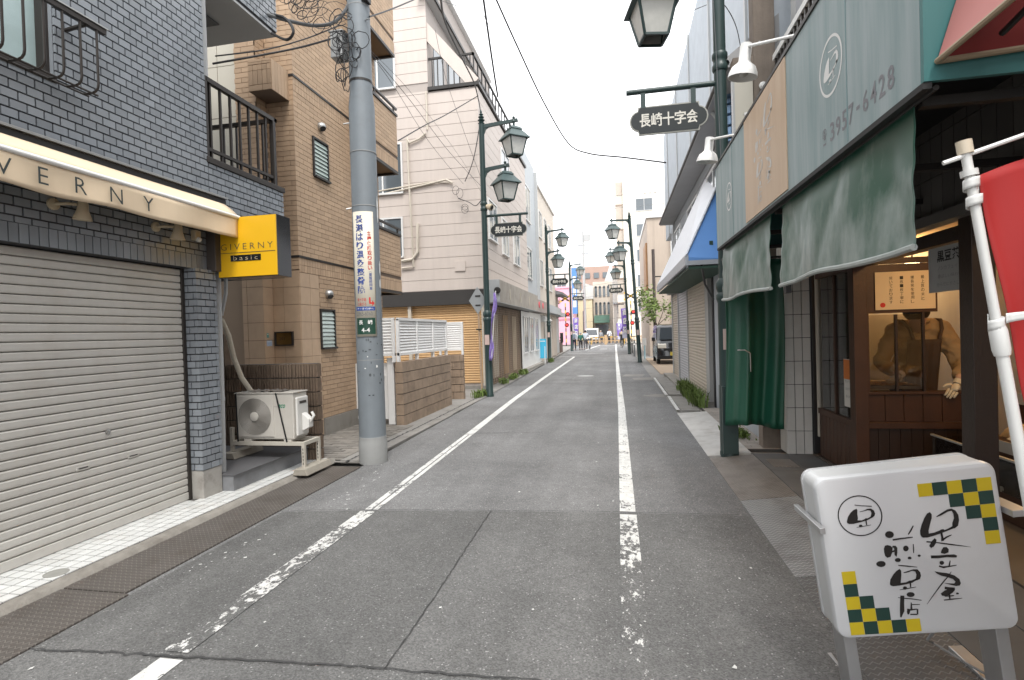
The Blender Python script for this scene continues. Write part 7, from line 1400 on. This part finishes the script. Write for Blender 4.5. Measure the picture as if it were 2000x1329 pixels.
blob('jacket', [((3.25, 6.80, .95), (.21, .15, .17)), ((3.24, 6.73, 1.18), (.22, .16, .2)), ((3.20, 6.60, 1.42), (.25, .17, .2)), ((3.16, 6.50, 1.58), (.13, .11, .08))],
     [([(2.96, 6.52, 1.53), (3.2, 6.54, 1.57), (3.40, 6.56, 1.55)], [.11, .12, .11]), ([(3.40, 6.55, 1.54), (3.47, 6.50, 1.38), (3.53, 6.42, 1.19)], [.11, .10, .092]), ([(3.53, 6.42, 1.19), (3.47, 6.29, 1.13), (3.40, 6.17, 1.10)], [.092, .085, .088]),
      ([(2.95, 6.52, 1.53), (2.88, 6.53, 1.38), (2.81, 6.51, 1.21)], [.10, .085, .075]), ([(2.81, 6.51, 1.21), (2.83, 6.42, 1.16), (2.855, 6.34, 1.13)], [.075, .065, .058])], jb, wk)
blob('trousers', [((3.25, 6.81, .90), (.19, .14, .15))], [([(3.14, 6.82, .88), (3.14, 6.80, .5), (3.14, 6.83, .15)], [.115, .09, .075]), ([(3.36, 6.82, .88), (3.36, 6.80, .5), (3.36, 6.83, .15)], [.115, .09, .075])], tr_, wk)
MB().ball((3.06, 6.31, 1.745), .118, 16, 10, (1, 1.05, .85)).build('cap', 'hair_dark', wk, smooth='all')
MB().surf(lambda a, b: V(lerp(3.06, 3.38, a) - .03 * b, 6.60 - .04 * math.sin(a * 3.14) - .17 * b + .012 * math.sin(a * 19), lerp(.80, 1.45, b)), 14, 12).build('apron', cloth('apron', (.075, .05, .035)), wk, smooth=True, solid=.006)
for sx, ex in ((3.08, 3.00), (3.32, 3.36)): MB().tube([(sx, 6.415, 1.45), (lerp(sx, ex, .5), 6.40, 1.56), (ex, 6.46, 1.655), (ex, 6.58, 1.66)], .016, 8).build('apron_strap', cloth('apron', 0), wk, smooth=True)
MB().tube([(3.14 + .085 * math.cos(a), 6.46 + .075 * math.sin(a), 1.615 + .03 * math.cos(a * 1.0 + .6)) for a in [2 * math.pi * i / 18 for i in range(18)]], .028, 8, closed=True).build('collar', jb, wk, smooth=True)
def hand(wrist, d, nrm, thumb, curl, parent, m_, k=1.0):
    w_, d, nrm = Vector(wrist), Vector(d).normalized(), Vector(nrm).normalized(); s_ = d.cross(nrm).normalized() * thumb
    J = [(*w_, .030 * k), (*(w_ + d * .045 * k), (.040 * k, .022 * k)), (*(w_ + d * .085 * k), (.044 * k, .020 * k))]; E = [(0, 1), (1, 2)]
    skinned('glove_palm', J, E, m_, parent)
    for i, (o, L_) in enumerate(((.032, .070), (.011, .080), (-.011, .075), (-.031, .058))):
        b0 = w_ + d * .075 * k + s_ * o * k; p1 = b0 + d * L_ * .45 * k; dd = (d * math.cos(curl) + nrm * math.sin(curl)); p2 = p1 + dd * L_ * .35 * k; d3 = (d * math.cos(curl * 1.8) + nrm * math.sin(curl * 1.8)); p3 = p2 + d3 * L_ * .3 * k
        skinned('glove_finger', [(*b0, .0105 * k), (*p1, .0105 * k), (*p2, .0098 * k), (*p3, .0085 * k)], [(0, 1), (1, 2), (2, 3)], m_, parent)
    b0 = w_ + d * .03 * k + s_ * .030 * k; p1 = b0 + (d * .6 + s_ * .8).normalized() * .04 * k; p2 = p1 + (d * .9 + s_ * .35 + nrm * .3).normalized() * .035 * k
    skinned('glove_thumb', [(*b0, .013 * k), (*p1, .012 * k), (*p2, .010 * k)], [(0, 1), (1, 2)], m_, parent)
    MB().tube([w_ - d * .035, w_ - d * .0, w_ + d * .01], [.036 * k, .037 * k, .034 * k], 14).build('glove_cuff', m_, parent, smooth=True)
hand((3.25, 5.985, 1.03), (-.55, -.18, -.80), (.2, .9, -.3), -1, .35, wk, gl_, 1.12)
hand((2.87, 6.26, 1.09), (-.75, -.30, -.35), (.1, .2, -.95), 1, .5, wk, gl_, 1.05)

# ================================================================ overhead wires
def wire(label, pts, r=.012, m_='cable', nm='overhead_wire'):
    o = MB().tube(pts, r, 6).build(nm, m_, smooth=True); tag(o, label, 'wire', 'overhead wires'); return o
PT = V(-3.21, 6.62, 0)
wire('thick twisted cable running from the top of the utility pole area down the street centre', wire_pts((-2.3, 9.2, 9.2), (-2.9, 13.9, 7.85), .15, 10) , .022)
def onray(x, y, Y):
    d = _F + _R2 * (x - 1000) / F_PX + _U2 * (664.5 - y) / F_PX; return CAM + d * (Y / d.y)
def wr(label, spec, r=.010, m_='cable'):
    """spec: (photo x, photo y, depth) knots; the wire hangs between them in the street's space"""
    K = [onray(*s) for s in spec]; P = []
    for i in range(len(K) - 1):
        p0, p1, p2, p3 = K[max(i - 1, 0)], K[i], K[i + 1], K[min(i + 2, len(K) - 1)]
        for j in range(8):
            s = j / 8; P.append(.5 * ((2 * p1) + (p2 - p0) * s + (2 * p0 - 5 * p1 + 4 * p2 - p3) * s * s + (3 * p1 - p0 - 3 * p2 + p3) * s ** 3))
    P.append(K[-1]); wire(label, P, r, m_)
wr('sagging bundled cable crossing high over the street to the right eave', [(965, -10, 9), (1010, 90, 10), (1062, 200, 11.5), (1110, 280, 13), (1150, 300, 12.6), (1220, 308, 11.8), (1300, 318, 10.8)], .016)
wr('thin wire with a black joint dropping down the sky centre', [(935, -10, 9), (945, 30, 10), (975, 85, 12), (1040, 200, 18), (1105, 330, 30)], .006, 'cable_grey')
wr('twisted cable falling from the sky to the corner of the siding building', [(860, -10, 8), (870, 45, 9.5), (900, 110, 11.5), (925, 160, 13.5), (933, 188, 15.2)], .018)
wr('cable looping down the siding building corner behind the first lamp', [(933, 188, 15.2), (938, 230, 15.4), (925, 310, 15.4), (908, 355, 15.45)], .014)
wr('cable from the siding building corner to the tan building balcony', [(933, 188, 15.2), (870, 225, 13.5), (830, 245, 12.2), (778, 275, 10.9)], .013)
wr('thin service wire from the pole to the siding building wall, upper', [(725, 105, 6.7), (800, 195, 9), (880, 300, 12.5), (950, 375, 15.4)], .005)
wr('thin service wire from the pole to the siding building wall, lower', [(725, 108, 6.7), (770, 170, 8), (840, 280, 11.5), (905, 360, 15.4)], .004)
wr('third thin wire from the pole towards the first left lamp', [(725, 100, 6.7), (810, 190, 9), (900, 310, 13), (945, 385, 15.3)], .003, 'cable_grey')
wr('thin wire running down the siding building front from the roof', [(850, 60, 13), (870, 150, 14.5), (900, 240, 15.2), (940, 350, 15.5)], .005)
wr('cable from the pole top to the upper right over the siding roof', [(722, 33, 6.6), (760, 20, 7.5), (808, 0, 8.8), (830, -10, 9.5)], .011)
wr('slack wire between the utility pole and the grey balcony, upper', [(420, 110, 5.6), (520, 97, 5.9), (600, 75, 6.2), (662, 50, 6.5)], .008)
wr('slack double wire between the utility pole and the grey balcony, lower', [(415, 125, 5.6), (500, 110, 5.9), (590, 92, 6.2), (660, 72, 6.5)], .012)
wr('bundle of grey cables from the upper balcony to the pole', [(520, 28, 6.2), (560, 40, 6.3), (610, 50, 6.4), (650, 45, 6.45), (675, 20, 6.5), (688, -10, 6.55)], .022, 'cable_grey')
wr('short cable loop hanging at the upper balcony corner', [(520, 28, 6.3), (555, 35, 6.2), (573, 60, 6.15), (560, 78, 6.2), (530, 65, 6.3)], .018)
wr('faint reddish wire high at the top centre', [(840, -5, 9), (900, 15, 10), (950, 38, 12)], .004, 'cable_grey')
wr('thin wire crossing between the near lamp and the buildings on the right', [(1050, 50, 12), (1150, 72, 11), (1260, 55, 9), (1380, 10, 7.4)], .004, 'cable_grey')
for k, (y0, y1) in enumerate(((0, 0), (22, 20), (44, 40), (70, 66))):
    wr('distant wire %s across the cream apartment' % ('topmost', 'second', 'third', 'lowest')[k], [(1140, 560 + y0, 70), (1200, 552 + y0, 60), (1262, 545 + y1, 50)], .012, 'cable_grey')
wr('wire across the street near the leaning lamp top', [(1196, 408, 55), (1230, 404, 48), (1297, 398, 30)], .012, 'cable_grey')
wr('small cable bundle on the wall behind the first left lamp', [(895, 388, 15.5), (915, 395, 15.45), (930, 402, 15.4), (944, 385, 15.4)], .012)
for k, (x, y) in enumerate(((908, 405), (908, 410), (890, 372), (898, 378))):
    c = onray(x, y, 15.45); o = MB().tube([c + V(math.cos(a) * .10, 0, math.sin(a) * (.09 + .02 * k)) for a in [2 * math.pi * i / 14 for i in range(14)]], .006, 5, closed=True).build('cable_loop', 'cable'); tag(o, 'small loop of cable on the siding wall behind the first lamp', 'cable', 'cable loops on the siding wall')
wr('thin cord running down the near right street lamp', [(1393, 0, 7.1), (1399, 110, 7.12), (1404, 220, 7.12), (1409, 330, 7.12)], .006, 'cable_grey')
wr('drooping black wires beside the near right lamp top', [(1405, 10, 7.3), (1418, 14, 7.6), (1440, 60, 7.9), (1455, 150, 8)], .006)
